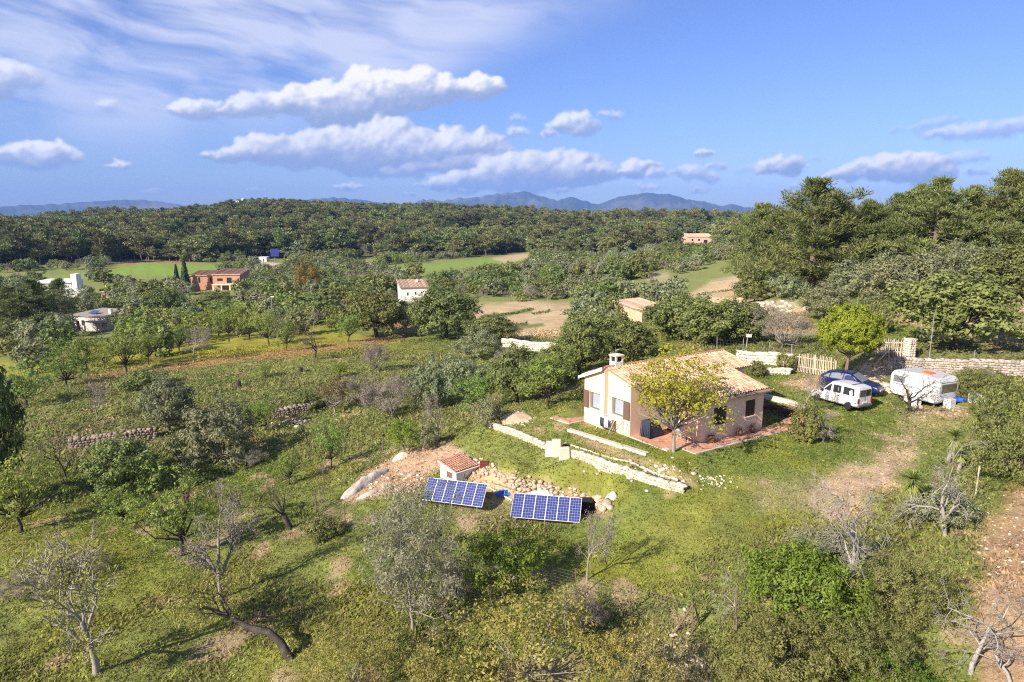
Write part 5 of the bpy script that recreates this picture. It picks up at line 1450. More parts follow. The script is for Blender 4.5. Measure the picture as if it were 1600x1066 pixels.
    # chimney
    c = MB(); cx, cy = -2.25, .75; s = .30
    c.box(cx - s, cx + s, cy - s, cy + s, 3.4, 4.15)
    for a in (-1, 1):
        for b in (-1, 1): c.box(cx + a * s - (.10 if a > 0 else 0), cx + a * s + (0 if a > 0 else .10), cy + b * s - (.10 if b > 0 else 0), cy + b * s + (0 if b > 0 else .10), 4.15, 4.50)
    ch = c.build('chimney', M['white'], h)
    k = MB(); k.box(cx - s - .05, cx + s + .05, cy - s - .05, cy + s + .05, 4.50, 4.58); k.build('chimney_cap', M['cream'], ch)
    k = MB(); k.box(cx - s + .1, cx + s - .1, cy - s + .1, cy + s - .1, 4.15, 4.49); k.build('flue', M['dark'], ch)
    k = MB(); k.tube([(cx - .1, cy, 4.58), (cx - .1, cy, 4.95)], .012); k.tube([(cx - .1, cy, 4.8), (cx + .15, cy + .1, 4.95)], .03, 6); k.build('aerial', M['steel'], ch)
    # terraces
    def terrace(name, label, poly, z0, z1, tiles, cat='terrace'):
        t = thing(name, label, cat, HPOS, HROT)
        m = MB(); m.prism(poly, 'z', z0, z1 - .02); m.build('slab', M['concrete'], t)
        us = [p[0] for p in poly]; vs = [p[1] for p in poly]; q = MB(); st = .33
        u = min(us)
        pu = np.array([[a, b] for a, b in poly])
        while u < max(us) - .05:
            v = min(vs)
            while v < max(vs) - .05:
                cu, cv = u + st / 2, v + st / 2
                if poly_sd(np.array([cu]), np.array([cv]), pu)[0] > .08: q.box(u + .006, u + st - .006, v + .006, v + st - .006, z1 - .019, z1)
                v += st
            u += st
        q.build('paving_tiles', M['terra'], t, kind='stuff')
    terrace('porch_terrace', 'terracotta tiled porch floor in the corner of the house', [(.004, .0), (3.05, .1), (3.05, 2.74), (1.39, 2.74), (1.39, 3.99), (.004, 3.99)], -.4, .03, True)
    terrace('side_walkway', 'terracotta strip of paving along the right wall of the house', [(3.104, 1.1), (4.25, 1.1), (4.25, 9.0), (3.104, 9.0)], -.4, .0, True, 'walkway')
    terrace('side_terrace', 'terracotta terrace with pale edge at the left end of the house', [(-5.9, -1.7), (-4.12, -1.5), (-4.12, 3.5), (-5.9, 3.5)], -.6, -.02, True)
    # pale concrete beam in front
    p0 = PT(889, 673); p1 = PT(1012, 711)
    o = thing('concrete_beam', 'long pale concrete kerb beam in the bank below the house gable', 'kerb', (p0 + p1) / 2, math.atan2((p1 - p0).y, (p1 - p0).x)); L = (p1 - p0).length
    m = MB(); m.box(-L / 2, L / 2, -.17, .17, -.3, .13); b = m.build('beam', M['concrete'], o, bevel=.02); b.rotation_euler = (0, -math.asin((p1 - p0).z / L), 0)
build_house()

def garden_things():
    # covered barbecue on the porch
    o = thing('covered_barbecue', 'barbecue under a dark navy cover against the porch wall', 'barbecue', hp(.75, .95, .03), HROT + .1)
    prof = [(-.34, 0), (.34, 0), (.36, .5), (.30, 1.0), (-.1, 1.14), (-.34, 1.02)]
    m = MB(); m.prism(prof, 'x', -.34, .34); V = m.v
    m = MB(); m.hexa([(-.36, -.45, .05), (.36, -.45, .05), (.40, .95, .05), (-.38, .95, .05), (-.33, -.42, 1.05), (.33, -.42, 1.10), (.3, .25, 1.12), (-.3, .25, 1.02)])
    c = m.build('cover', M['navy'], o, bevel=.06)
    for i in range(7):
        x = -.38 + i * .125
        f = MB(); f.tube([(x, -.46 - .02 * (i % 2), .06), (x * .92, -.45, .6), (x * .86, -.43, 1.05)], [.035, .025, .012], 5); 
        if i == 0: fold = MB()
        fold.add(f.v, f.f)
    fold.build('folds', M['navy'], o, smooth=True, kind='stuff')
    k = MB()
    for x in (-.3, .3):
        for y in (-.38, .85): k.tube([(x - .03, y, .05), (x + .03, y, .05)], .05, 8)
    k.build('wheels', M['rubber'], o, kind='stuff')
    # bistro chairs and table
    def chair(u, v, rz, label):
        o = thing('garden_chair', label, 'chair', hp(u, v, .03), HROT + rz, 'white metal chairs on the porch')
        m = MB(); m.lathe([(.0, .44), (.21, .44), (.215, .455), (.0, .46)], 12); m.build('seat', M['whitepaint'], o)
        for sx in (-1, 1):
            for sy in (-1, 1): m = MB(); m.tube([(sx * .14, sy * .14, .44), (sx * .20, sy * .19, 0)], .013, 5); m.build('leg', M['whitepaint'], o)
        m = MB(); pts = [(.19 * math.cos(a), .20 + .10 * 0, .46 + .5 * math.sin(a)) for a in np.linspace(0, math.pi, 9)]; m.tube(pts, .014, 5)
        for x in (-.1, 0, .1): m.tube([(x, .2, .46), (x, .2, .46 + .5 * math.sqrt(1 - (x / .19) ** 2))], .009, 4)
        m.tube([(-.18, .2, .62), (.18, .2, .62)], .009, 4); m.build('backrest', M['whitepaint'], o)
    chair(1.75, 2.2, 2.4, 'white metal garden chair nearer the porch door'); chair(2.65, 2.25, -.3, 'white metal garden chair at the outer porch corner')
    o = thing('garden_table', 'small round white metal table between the two porch chairs', 'table', hp(2.2, 2.0, .03), HROT)
    m = MB(); m.lathe([(0, .68), (.30, .68), (.30, .70), (0, .70)], 14); m.build('table_top', M['whitepaint'], o)
    for a in (0, 2.09, 4.19): m = MB(); m.tube([(.05 * math.cos(a), .05 * math.sin(a), .68), (.24 * math.cos(a), .24 * math.sin(a), 0)], .013, 5); m.build('leg', M['whitepaint'], o)
    # dark odds and ends by the door
    o = thing('log_heap', 'dark low heap of logs at the back of the porch', 'logs', hp(.45, 3.0, .03), HROT)
    for q, (x, y, z, a) in enumerate([(0, 0, .09, .1), (.2, .1, .08, .3), (.1, .35, .09, -.2), (.1, .05, .24, .5), (.05, .25, .25, -.1)]):
        m = MB(); c, s = math.cos(a) * .3, math.sin(a) * .3; m.tube([(x - s, y - c, z), (x + s, y + c, z)], .085, 7); m.build('log', BARK_DARK, o)
    # drying rack with washing
    p = PT(961, 673); o = thing('drying_rack', 'folding drying rack hung with white laundry against the gable wall', 'drying rack', hp(-1.6, -.55, .02), HROT + .1)
    m = MB()
    for x in (-.55, .55):
        m.tube([(x, -.3, 0), (x, .3, .9)], .014, 5); m.tube([(x, .3, 0), (x, -.3, .9)], .014, 5)
    for y in (-.3, 0, .3): m.tube([(-.55, y, .9 if y else .88), (.55, y, .9 if y else .88)], .01, 4)
    m.build('frame', M['whitepaint'], o)
    for q, (x0, x1, y, mt) in enumerate([(-.5, -.2, -.31, 'skirt'), (-.17, .14, -.31, 'navy'), (.17, .5, -.31, 'skirt'), (-.45, .0, .02, 'skirt'), (.05, .45, .02, 'curtain')]):
        m = MB(); n = 5
        V = []; 
        for i in range(n + 1):
            x = x0 + (x1 - x0) * i / n
            for z, yy in ((.91, y), (.6, y - .03 + .02 * (i % 2)), (.34, y - .02 + .03 * ((i + 1) % 2))): V.append((x, yy, z))
        m.add(V, [(3 * i + j, 3 * i + 3 + j, 3 * i + 4 + j, 3 * i + 1 + j) for i in range(n) for j in range(2)])
        cl = m.build('laundry', M[mt], o, smooth=True); sd = cl.modifiers.new('thick', 'SOLIDIFY'); sd.thickness = .008
    # thin A-frames leaning at the gable corners
    for u, lab in ((-4.15, 'thin rusty A-frame stay at the left corner of the gable'), (-.15, 'thin rusty A-frame stay at the porch corner of the gable')):
        o = thing('prop_frame', lab, 'prop', hp(u, -.4, 0), HROT, 'rusty stays at the gable')
        for dx, dy in ((-.25, -1.1), (.40, -.35)):
            m = MB(); m.tube([(0, 0, .98), (dx, dy, -.25)], .018, 5); m.build('leg', M['rust'], o)
    # pots along the right wall
    for q, (v, s, lab) in enumerate([(3.3, .22, 'dome-shaped brown clay pot near the left shutter'), (5.7, .20, 'round clay pot with a plant between the two shutters'), (6.9, .18, 'smaller clay pot with a plant under the right shutter')]):
        o = thing('clay_pot', lab, 'pot', hp(3.42, v, .0), q, 'clay pots along the house wall')
        m = MB(); m.lathe([(.12 * s / .2, 0), (s, .18), (s * .95, .34), (s * .8, .42), (s * .72, .42), (s * .7, .36)], 12); m.build('pot', M['pot'], o, smooth=True)
        rs = np.random.RandomState(q); k = 40; C = rs.normal(size=(k, 3)) * np.array([.12, .12, .07]) + np.array([0, 0, .46])
        link('plant', leaves('pot_plant', C, rs.normal(size=(k, 3)) + [0, 0, .5], np.full(k, .05), .5, rs.uniform(0, 1, k), LEAF['rust'] if q == 0 else LEAF['mastic']), o)
garden_things()

# ------------------------------------------------------------------ walls of rough stone
def px_path(pts, n=None):
    return [PT(*p) for p in pts]
def dry_wall(name, label, pts, height, thick, mat='lime', size=.19, cap=True, seed=0, group=None, sink=.15, cat='stone wall', world=None):
    P = world or px_path(pts); rs = random.Random(seed)
    o = thing(name, label, cat, P[0], 0, group); base = P[0]
    sp = []; core = MB(); caps = []
    for a, b in zip(P[:-1], P[1:]):
        d = (b - a); L = math.hypot(d.x, d.y); ux, uy = d.x / L, d.y / L; nx, ny = -uy, ux
        k = max(1, int(L / 2.0))
        for i in range(k):
            q0 = a + d * (i / k); q1 = a + d * ((i + 1) / k); z0, z1 = zg(q0.x, q0.y), zg(q1.x, q1.y); t = thick * .40
            c = lambda q, s, z: (q.x + nx * s - base.x, q.y + ny * s - base.y, z - base.z)
            core.hexa([c(q0, -t, z0 - .3), c(q1, -t, z1 - .3), c(q1, t, z1 - .3), c(q0, t, z0 - .3), c(q0, -t, z0 + height - .10), c(q1, -t, z1 + height - .10), c(q1, t, z1 + height - .10), c(q0, t, z0 + height - .10)])
        nrow = max(1, round((height + sink) / (size * .95)))
        for s in (-1, 1):
            for r in range(nrow):
                x = rs.uniform(0, size)
                while x < L:
                    w = size * rs.uniform(.6, 1.7); q = a + d * min(1, (x + w / 2) / L); zz = zg(q.x, q.y)
                    sp.append((q.x + nx * s * thick * .40 - base.x, q.y + ny * s * thick * .40 - base.y, zz - sink + (r + .5) * (height + sink) / nrow - base.z + rs.gauss(0, .012), w * .58, thick * .13, (height + sink) / nrow * .56 * rs.uniform(.8, 1.15), math.atan2(uy, ux)))
                    x += w * 1.02
        if cap:
            x = 0
            while x < L:
                w = size * rs.uniform(1.2, 2.3); q = a + d * min(1, (x + w / 2) / L); zz = zg(q.x, q.y)
                caps.append((q.x - base.x, q.y - base.y, zz + height - base.z - .01 + rs.gauss(0, .015), w * .58, thick * .52, .085 * rs.uniform(.8, 1.4), math.atan2(uy, ux)))
                x += w * 1.02
    core.build('core', M[mat], o)
    def put(nm, L, sd):
        # stones set along their own wall direction
        S = np.array(L); me = stones(nm, M[mat], S[:, :6], o, 'stuff', sd, spin=False, turn=S[:, 6])
    put('wall_stones', sp, seed)
    if caps: put('cap_stones', caps, seed + 1)
    return o
dry_wall('garden_wall', 'upper run of the low pale stone retaining wall below the house', [(764, 664), (800, 677), (830, 690), (856, 702)], .26, .40, 'lime', .17, seed=1)
dry_wall('garden_wall', 'lower run of the low pale stone retaining wall, ending at a square block', [(893, 711), (940, 727), (990, 744), (1030, 757), (1068, 767)], .30, .42, 'lime', .17, seed=2)
dry_wall('rock_edging', 'broken line of rough stones in the grass bank above the retaining wall', [(884, 690), (940, 708), (1000, 725), (1062, 750)], .02, .5, 'lime', .26, False, seed=3, cat='stone edging')
for px, py, w, h, lab in [(859, 712, 13, 22, 'leftmost upright cut block at the gap in the retaining wall'), (870, 712, 14, 25, 'tallest cut block at the gap in the retaining wall'), (882, 716, 17, 17, 'tumbled pitted block at the gap in the retaining wall')]:
    p = PT(px, py); k = m_per_px(p); o = link('cut_block', None, None); bpy.data.objects.remove(o)
    m = MB(); m.box(-w * k * .5, w * k * .5, -.17, .17, -.1, h * k * 1.02); o = m.build('cut_block', M['palelime'], None, p, bevel=.04, label=lab, cat='stone block', group='cut blocks at the wall gap'); o.rotation_euler = (rnd.uniform(-.18, .05), rnd.uniform(-.15, .15), rnd.uniform(-.5, .2))
dry_wall('back_wall', 'white-washed dry stone wall behind the house as far as the picket gate', [(1150, 566), (1190, 568), (1236, 572)], .95, .6, 'palelime', .26, seed=5)
dry_wall('low_wall', 'lower pale stone step in front of the white-washed back wall', [(1172, 583), (1200, 584), (1232, 585)], .45, .5, 'palelime', .24, seed=6)
dry_wall('right_wall', 'long grey dry stone wall behind the caravan', [(1388, 583), (1450, 583), (1520, 585), (1600, 588), (1680, 592)], 1.15, .6, 'greystone', .19, seed=7)
dry_wall('track_wall', 'short low stone wall between the gates behind the blue car', [(1318, 600), (1352, 606), (1388, 612)], .6, .6, 'lime', .28, seed=8)
dry_wall('field_wall', 'pale stone wall below the ploughed field', [(786, 541), (820, 545), (850, 548), (885, 553)], 1.0, .7, 'palelime', .34, seed=9)
dry_wall('terrace_wall', 'collapsing old terrace wall across the left slope', [(108, 700), (150, 694), (200, 688), (245, 682)], .75, .7, 'oldstone', .22, seed=10)
dry_wall('terrace_wall', 'ruined terrace wall stretch beside the rust-tinted shrub', [(424, 655), (450, 650), (490, 642)], .8, .8, 'oldstone', .22, seed=11)

def kerb_wall():
    P = px_path([(1190, 622), (1215, 628), (1238, 634), (1258, 644), (1272, 655), (1281, 668)])
    o = thing('curved_kerb', 'curved low pale kerb wall holding the lawn right of the house', 'kerb', P[0]); m = MB()
    for a, b in zip(P[:-1], P[1:]):
        d = b - a; n = Vector((-d.y, d.x, 0)).normalized() * .11; a_, b_ = a - P[0], b - P[0]
        m.hexa([a_ - n + Vector((0, 0, -.3)), b_ - n + Vector((0, 0, -.3)), b_ + n + Vector((0, 0, -.3)), a_ + n + Vector((0, 0, -.3)), a_ - n + Vector((0, 0, .36)), b_ - n + Vector((0, 0, .36)), b_ + n + Vector((0, 0, .36)), a_ + n + Vector((0, 0, .36))])
    m.build('kerb', M['concrete'], o)
kerb_wall()

def rubble_and_rocks():
    rs = random.Random(5)
    L = []
    for (ax, ay), (bx, by), n, sp, s0 in [((722, 716), (800, 750), 90, 8, .11), ((800, 750), (930, 785), 170, 9, .12), ((930, 782), (955, 790), 30, 7, .22), ((815, 765), (860, 775), 40, 8, .13)]:
        for i in range(n):
            t = rs.random(); p = PT(ax + (bx - ax) * t + rs.gauss(0, 4), ay + (by - ay) * t + rs.gauss(0, sp * .75)); s = s0 * rs.uniform(.4, 1.5)
            L.append((p.x, p.y, p.z + s * .2, s, s * .8, s * .62))
    stones('rubble', M['rubble'], L, None, 'stuff', 3)
    L = []
    for n, (cx, cy), (wx, wy), s0 in [(120, (806, 655), (24, 7), .12), (60, (1000, 735), (70, 16), .10), (45, (1120, 752), (30, 9), .06), (90, (1560, 850), (45, 80), .045), (50, (1050, 1010), (50, 30), .08), (40, (1200, 480), (50, 8), .4), (90, (630, 760), (70, 16), .09), (50, (450, 660), (40, 9), .2)]:  # small cluster past the lower wall's end stands in for white flowers
        for i in range(n):
            p = PT(cx + rs.gauss(0, wx * .6), cy + rs.gauss(0, wy * .6)); s = s0 * rs.uniform(.4, 1.5); L.append((p.x, p.y, p.z + s * .15, s, s * .8, s * .6))
    stones('scattered_stones_and_flowers', M['lime'], L, None, 'stuff', 4)
    # long weathered outcrops
    def outcrop(px0, py0, px1, py1, w, h, lab, seed, mt='rock', nm='rock', cat='rock'):
        a, b = PT(px0, py0), PT(px1, py1); d = b - a; L = d.length
        r = np.random.RandomState(seed); nu, nv = 26, 9; V = []
        n = Vector((-d.y, d.x, 0)).normalized()
        for i in range(nu):
            t = i / (nu - 1); env = math.sin(math.pi * min(1, max(0, t))) ** .45
            for j in range(nv):
                s = j / (nv - 1) * 2 - 1; pr = math.sqrt(max(0, 1 - s * s))
                nz = fbm(np.array([t * L * 1.3]), np.array([s * 1.2 + seed]), seed, 4)[0]
                q = a + d * t + n * (s * w * (.6 + .8 * nz) * (.4 + .6 * env)); V.append((q.x - a.x, q.y - a.y, zg(q.x, q.y) - a.z - .12 + pr * h * (.35 + 1.3 * nz) * env))
        m = MB(); m.add(V, [(i * nv + j, (i + 1) * nv + j, (i + 1) * nv + j + 1, i * nv + j + 1) for i in range(nu - 1) for j in range(nv - 1)])
        m.build(nm, M[mt], None, a, smooth=True, label=lab, cat=cat)
    outcrop(532, 782, 607, 732, .45, .55, 'long pale weathered rock ridge left of the shed', 1)
    outcrop(612, 720, 640, 710, .40, .40, 'smaller pale rock above the long rock ridge', 2)
    outcrop(556, 782, 596, 762, .35, .25, 'flat pale rock slab beside the long rock ridge', 3)
    outcrop(630, 750, 652, 738, .25, .2, 'little pale rock in the bare slope left of the shed', 4)
    outcrop(938, 790, 962, 780, .35, .4, 'pale boulder at the end of the rubble bank by the right solar array', 5)
    outcrop(1276, 944, 1290, 940, .18, .2, 'single pale stone by the wire fence corner', 6)
    outcrop(783, 661, 834, 655, .7, .42, 'heap of pale sand on the lawn by the wall end', 7, 'sand', 'sand_heap', 'sand heap')
    for px, py, h, lab in [(373, 606, 10, 'lone cut tree stump in the meadow'), (470, 583, 9, 'dark square tree stump in the meadow near the red track')]:
        p = PT(px, py); k = m_per_px(p); m = MB(); m.lathe([(.36, -.1), (.27, .2), (.26, h * k), (.0, h * k + .02)], 9); m.build('tree_stump', BARK_DARK, None, p, smooth=False, label=lab, cat='stump', group='stumps in the meadow')
rubble_and_rocks()

def piles():
    rs = random.Random(9)
    # brushwood along the kerb, roof tiles stacked at its end
    a, b = PT(1203, 640), PT(1238, 652); o = thing('brushwood_pile', 'long pile of brown brushwood behind the house along the kerb', 'brushwood', (a + b) / 2, math.atan2((b - a).y, (b - a).x)); L = (b - a).length + 1.2
    m = MB()
    for i in range(170):
        x = rs.uniform(-L / 2, L / 2); y = rs.gauss(0, .32); z = abs(rs.gauss(0, .24)) + .03; l = rs.uniform(.5, 1.2); an = rs.gauss(0, .35)
        m.tube([(x - math.cos(an) * l / 2, y - math.sin(an) * l / 2, z - rs.uniform(-.06, .06)), (x + math.cos(an) * l / 2, y + math.sin(an) * l / 2, z + rs.uniform(-.06, .06))], rs.uniform(.012, .028), 4)
    m.build('branches', M['brush'], o, kind='stuff')
    o = thing('tile_stack', 'leaning stack of spare red roof tiles beside the brushwood', 'tile stack', PT(1240, 660), HROT + .35)
    V, Fs = barrel_tile(.42, .2); mb0 = MB(); mb0.add(V, Fs); sh = mb0.mesh('tile', M['redtile'], True)
    for r in range(4):
        for c in range(11):
            t = link('tile', sh, o); t.location = (r * .36 - .6, c * .14 - .7, .03 + .05 * r + .02 * (c % 3)); t.rotation_euler = (.5, -.12, rs.gauss(0, .03))
    p = PT(1232, 672); L = []
    o = thing('broken_tile_heap', 'scatter of broken tiles at the foot of the tile stack', 'rubble', p)
    for i in range(60): L.append((rs.gauss(0, .6), rs.gauss(0, .3), .05 + abs(rs.gauss(0, .05)), .14, .09, .03))
    stones('shards', M['redtile'], L, o, 'stuff', 7)
piles()

# ------------------------------------------------------------------ shed, solar arrays
def shed():
    p = PT(716, 757); k = m_per_px(p)
    rz = math.radians(-46)
    o = thing('shed', 'small white shed with a terracotta tiled roof and brown hatch', 'shed', p + Vector((0, .9, 0)), rz)
    W, D = 1.55, 1.75; zf, zb = 1.42, 1.72
    m = MB(); tp = lambda s: zf + (zb - zf) * (s + D / 2) / D
    # local x faces right-front, local y the depth; roof falls towards +x
    zt = lambda x: 1.12 - .20 * (x + W / 2)
    fx = lambda x: zt(x)
    wall(m, 'x', -D / 2, .15, -W / 2, W / 2, -.5, fx, [(-.15, .4, .30, .72)])
    wall(m, 'x', D / 2, -.15, -W / 2, W / 2, -.5, fx)
    wall(m, 'y', W / 2, -.15, -D / 2 + .15, D / 2 - .15, -.5, flat(zt(W / 2))); wall(m, 'y', -W / 2, .15, -D / 2 + .15, D / 2 - .15, -.5, flat(zt(-W / 2)))
    m.build('wall', M['white'], o)
    m = MB(); m.box(-.15, .4, -D / 2 + .05, -D / 2 + .09, .30, .72); m.build('hatch', M['pot'], o)
    m = MB(); e = .12; x0, x1 = -W / 2 - e, W / 2 + e
    m.hexa([(x0, -D / 2 - e, zt(x0)), (x1, -D / 2 - e, zt(x1)), (x1, D / 2 + e, zt(x1)), (x0, D / 2 + e, zt(x0)), (x0, -D / 2 - e, zt(x0) + .06), (x1, -D / 2 - e, zt(x1) + .06), (x1, D / 2 + e, zt(x1) + .06), (x0, D / 2 + e, zt(x0) + .06)])
    r = m.build('roof', M['cream'], o)
    tiled_slope(r, (x0 + .02, -D / 2 - e, zt(x0) + .065), Vector((1, 0, -.2)), (0, 1, 0), x1 - x0 + .05, D + 2 * e, M['redtile'], .17, .24, singles=100, seed=6)
    m = MB(); 
    for y in (-.5, .1, .5): m.tube([(W / 2 + .05, y, -.1), (W / 2 + .02, y + .3, .6)], .016, 5)
    m.build('leaning_rods', M['rust'], o)
    q = p + Vector((1.55, .9, 0)); m = MB(); m.box(-.28, .28, -.2, .2, -.15, .2); m.build('red_crate', M['redcloth'], None, Vector((q.x, q.y, zg(q.x, q.y) + .05)), bevel=.03, label='dark red crate beside the right wall of the shed', cat='crate')
shed()

def solar_array(tl, tr, br, bl, label, zbl):
    """six panels in a row, tilted, on a steel frame; corners as seen"""
    d = ray_dir(*bl); z = PT(*bl).z + zbl; t = (z - CAM_H) / d[2]; P0 = Vector(d * t) + Vector((0, 0, CAM_H))
    d = ray_dir(*br); z1 = z; t = (z1 - CAM_H) / d[2]; P1 = Vector(d * t) + Vector((0, 0, CAM_H))
    ux = (P1 - P0); W = ux.length; ux.normalize(); back = Vector((-ux.y, ux.x, 0)); 
    # tilt chosen so that the upper edge lies where it is seen
    best = None
    for a in np.radians(np.arange(15, 75, 1.0)):
        for Lp in np.arange(1.1, 2.3, .05):
            q = P0 + back * math.cos(a) * Lp + Vector((0, 0, math.sin(a) * Lp)); s = to_px(q.x, q.y, q.z); q2 = P1 + (q - P0); s2 = to_px(q2.x, q2.y, q2.z)
            e = (s[1] - tl[1]) ** 2 + (s2[1] - tr[1]) ** 2 + .5 * (s[0] - tl[0]) ** 2 + .5 * (s2[0] - tr[0]) ** 2 + 60 * (Lp - 1.5) ** 2
            if best is None or e < best[0]: best = (e, a, Lp)
    _, a, Lp = best; print('array', W, math.degrees(a), Lp, _)
    o = thing('solar_array', label, 'solar panels', P0, math.atan2(ux.y, ux.x), 'solar arrays by the shed')
    R = Matrix.Rotation(a, 4, 'X'); pw = W / 6
    fr = MB(); g = .022
    fr.box(0, pw, 0, g, -.035, .012); fr.box(0, pw, Lp - g, Lp, -.035, .012); fr.box(0, g, g, Lp - g, -.035, .012); fr.box(pw - g, pw, g, Lp - g, -.035, .012); fr.box(g, pw - g, g, Lp - g, -.035, -.012)
    fm = fr.mesh('panel', M['whitepaint'])
    ce = MB(); nx, ny = 4, 9; cw = (pw - 2 * g - .01) / nx; chh = (Lp - 2 * g - .01) / ny
    for i in range(nx):
        for j in range(ny):
            x = g + .005 + i * cw; y = g + .005 + j * chh; ce.box(x + .006, x + cw - .006, y + .006, y + chh - .006, -.0115, .001)
    cm = ce.mesh('cells', M['cells'])
    bk = MB(); bk.box(g, pw - g, g, Lp - g, -.0118, -.004); bkm = bk.mesh('backing', M['cellgap'])
    for i in range(6):
        q = link('panel', fm, o); q.matrix_local = R @ Matrix.Translation((i * pw, 0, 0)); q2 = link('cells', cm, q, kind='stuff'); link('backing', bkm, q)
    m = MB(); c, s = math.cos(a), math.sin(a)
    gz = PT(*bl).z - P0.z
    for x in (.3, W / 2, W - .3):
        m.tube([(x, .05 * c, .05 * s - .05), (x, .05, gz - .4)], .03, 5); m.tube([(x, Lp * .95 * c, Lp * .95 * s - .05), (x, Lp * .95 * c, gz - .3)], .03, 5); m.tube([(x, .02, -.06), (x, Lp * c, Lp * s - .06)], .025, 5)
    for f in (.2, .8): m.tube([(0, Lp * f * c, Lp * f * s - .06), (W, Lp * f * c, Lp * f * s - .06)], .022, 5)
    m.build('support_frame', M['steel'], o)
solar_array((670, 746), (761, 757), (753, 793), (659, 781), 'left solar array of six blue panels in front of the shed', .35)
solar_array((802, 770), (911, 779), (906, 817), (797, 808), 'right solar array of six blue panels beside the rubble bank', .35)
def by_the_arrays():
    a, b = PT(764, 768), PT(800, 786); o = thing('white_pipe', 'white pipe lying between the two solar arrays', 'pipe', a); m = MB(); m.tube([(0, 0, .25), tuple(b - a + Vector((0, 0, .15)))], .05, 7); m.build('pipe', M['whitepaint'], o, smooth=True)
    a, b = PT(770, 762), PT(806, 772); o = thing('dark_pole', 'dark metal pole lying beside the white pipe', 'pole', a); m = MB(); m.tube([(0, 0, .3), tuple(b - a + Vector((0, 0, .25)))], .03, 6); m.build('pole', M['wire'], o)
    def sheet(px, py, w, d, h, mt, lab, nm, cat):
        p = PT(px, py); rs = np.random.RandomState(px); n = 9; m = MB(); V = []
        for i in range(n):
            for j in range(n):
                u, v = i / (n - 1) * 2 - 1, j / (n - 1) * 2 - 1; e = max(0, 1 - (u * u + v * v) * .6)
                V.append((u * w * (1 + .1 * rs.normal()), v * d * (1 + .1 * rs.normal()), h * e * rs.uniform(.45, 1.1) + .02))
        m.add(V, [(i * n + j, (i + 1) * n + j, (i + 1) * n + j + 1, i * n + j + 1) for i in range(n - 1) for j in range(n - 1)])
        ob = m.build(nm, M[mt], None, p, smooth=False, label=lab, cat=cat); sd = ob.modifiers.new('thick', 'SOLIDIFY'); sd.thickness = .015; return ob
    sheet(789, 773, .55, .35, .3, 'bluecloth', 'crumpled blue and white sheet between the solar arrays', 'plastic_sheet', 'sheet')
    sheet(845, 774, .75, .4, .35, 'skirt', 'white sheeting behind the right solar array', 'plastic_sheet', 'sheet')
    sheet(1496, 628, .6, .45, .55, 'bluecloth', 'crumpled blue tarpaulin right of the caravan', 'tarpaulin', 'tarpaulin')
    p = PT(916, 800); m = MB(); m.box(-.35, .35, -.3, .3, -.2, .75); m.build('battery_box', M['dark'], None, p, bevel=.03, label='black box standing at the right end of the right solar array', cat='box')
    # white appliances and slabs round the caravan
    for px, py, w, d, h, lab, nm, mt in [(1526, 629, 1.05, .5, .55, 'white chest-like box with a flat lid right of the blue tarpaulin', 'white_chest', 'whitepaint'), (1416, 628, .42, .3, .95, 'cream cupboard standing under the caravan window', 'small_cupboard', 'cream'), (1428, 634, .35, .3, .62, 'white plastic can beside the cream cupboard', 'white_can', 'whitepaint')]:
        p = PT(px, py); m = MB(); m.box(-w / 2, w / 2, -d / 2, d / 2, -.06, h); m.box(-w / 2 - .03, w / 2 + .03, -d / 2 - .03, d / 2 + .03, h, h + .06)
        ob = m.build(nm, M[mt], None, p, bevel=.02, label=lab, cat='box'); ob.rotation_euler = (0, 0, -.6)
    p = PT(1435, 634); m = MB(); m.hexa([(-.16, -.07, 0), (.16, -.07, 0), (.16, .07, 0), (-.16, .07, 0), (-.14, .3, 1.5), (.14, .3, 1.5), (.14, .42, 1.5), (-.14, .42, 1.5)]); ob = m.build('leaning_plank', M['concrete'], None, p, label='grey plank leaning against the caravan side', cat='plank'); ob.rotation_euler = (0, 0, -.62)
    p = PT(1434, 638); o = thing('hollow_block', 'hollow concrete block lying in front of the caravan', 'block', p, .2); m = MB()
    m.box(-.28, .28, -.12, -.08, 0, .2); m.box(-.28, .28, .08, .12, 0, .2)
    for x in (-.28, -.02, .24): m.box(x, x + .04, -.08, .08, 0, .2)
    m.build('block', M['palelime'], o)
by_the_arrays()

# ------------------------------------------------------------------ vehicles
def loft(stations):
    """body from cross-sections: (x, z bottom, z belt, z roof, half width, roof half width)"""
    m = MB(); V = []
    for x, zb, ze, zr, w, wr in stations:
        ring = [(w * .86, zb), (w * .98, zb + .10), (w, (zb + ze) / 2), (w * .985, ze), (wr + .02, zr - .07), (wr - .07, zr), (wr * .5, zr + .018)]
        ring = ring + [(-y, z) for y, z in ring[::-1]]
        V += [(x, y, z) for y, z in ring]
    k = 14; Fs = []
    for i in range(len(stations) - 1):
        for q in range(k): Fs.append((i * k + q, i * k + (q + 1) % k, (i + 1) * k + (q + 1) % k, (i + 1) * k + q))
    Fs += [tuple(range(k)), tuple((len(stations) - 1) * k + q for q in range(k))[::-1]]
    return m.add(V, Fs)
def side_at(st, x, z, off=.006):
    """half width of the lofted body at x and height z"""
    xs = [s[0] for s in st]
    g = [float(np.interp(x, xs, [s[j] for s in st])) for j in range(1, 6)]
    zb, ze, zr, w, wr = g
    return float(np.interp(z, [zb, zb + .10, (zb + ze) / 2, ze, max(ze + .01, zr - .07)], [w * .86, w * .98, w, w * .985, wr + .02])) + off
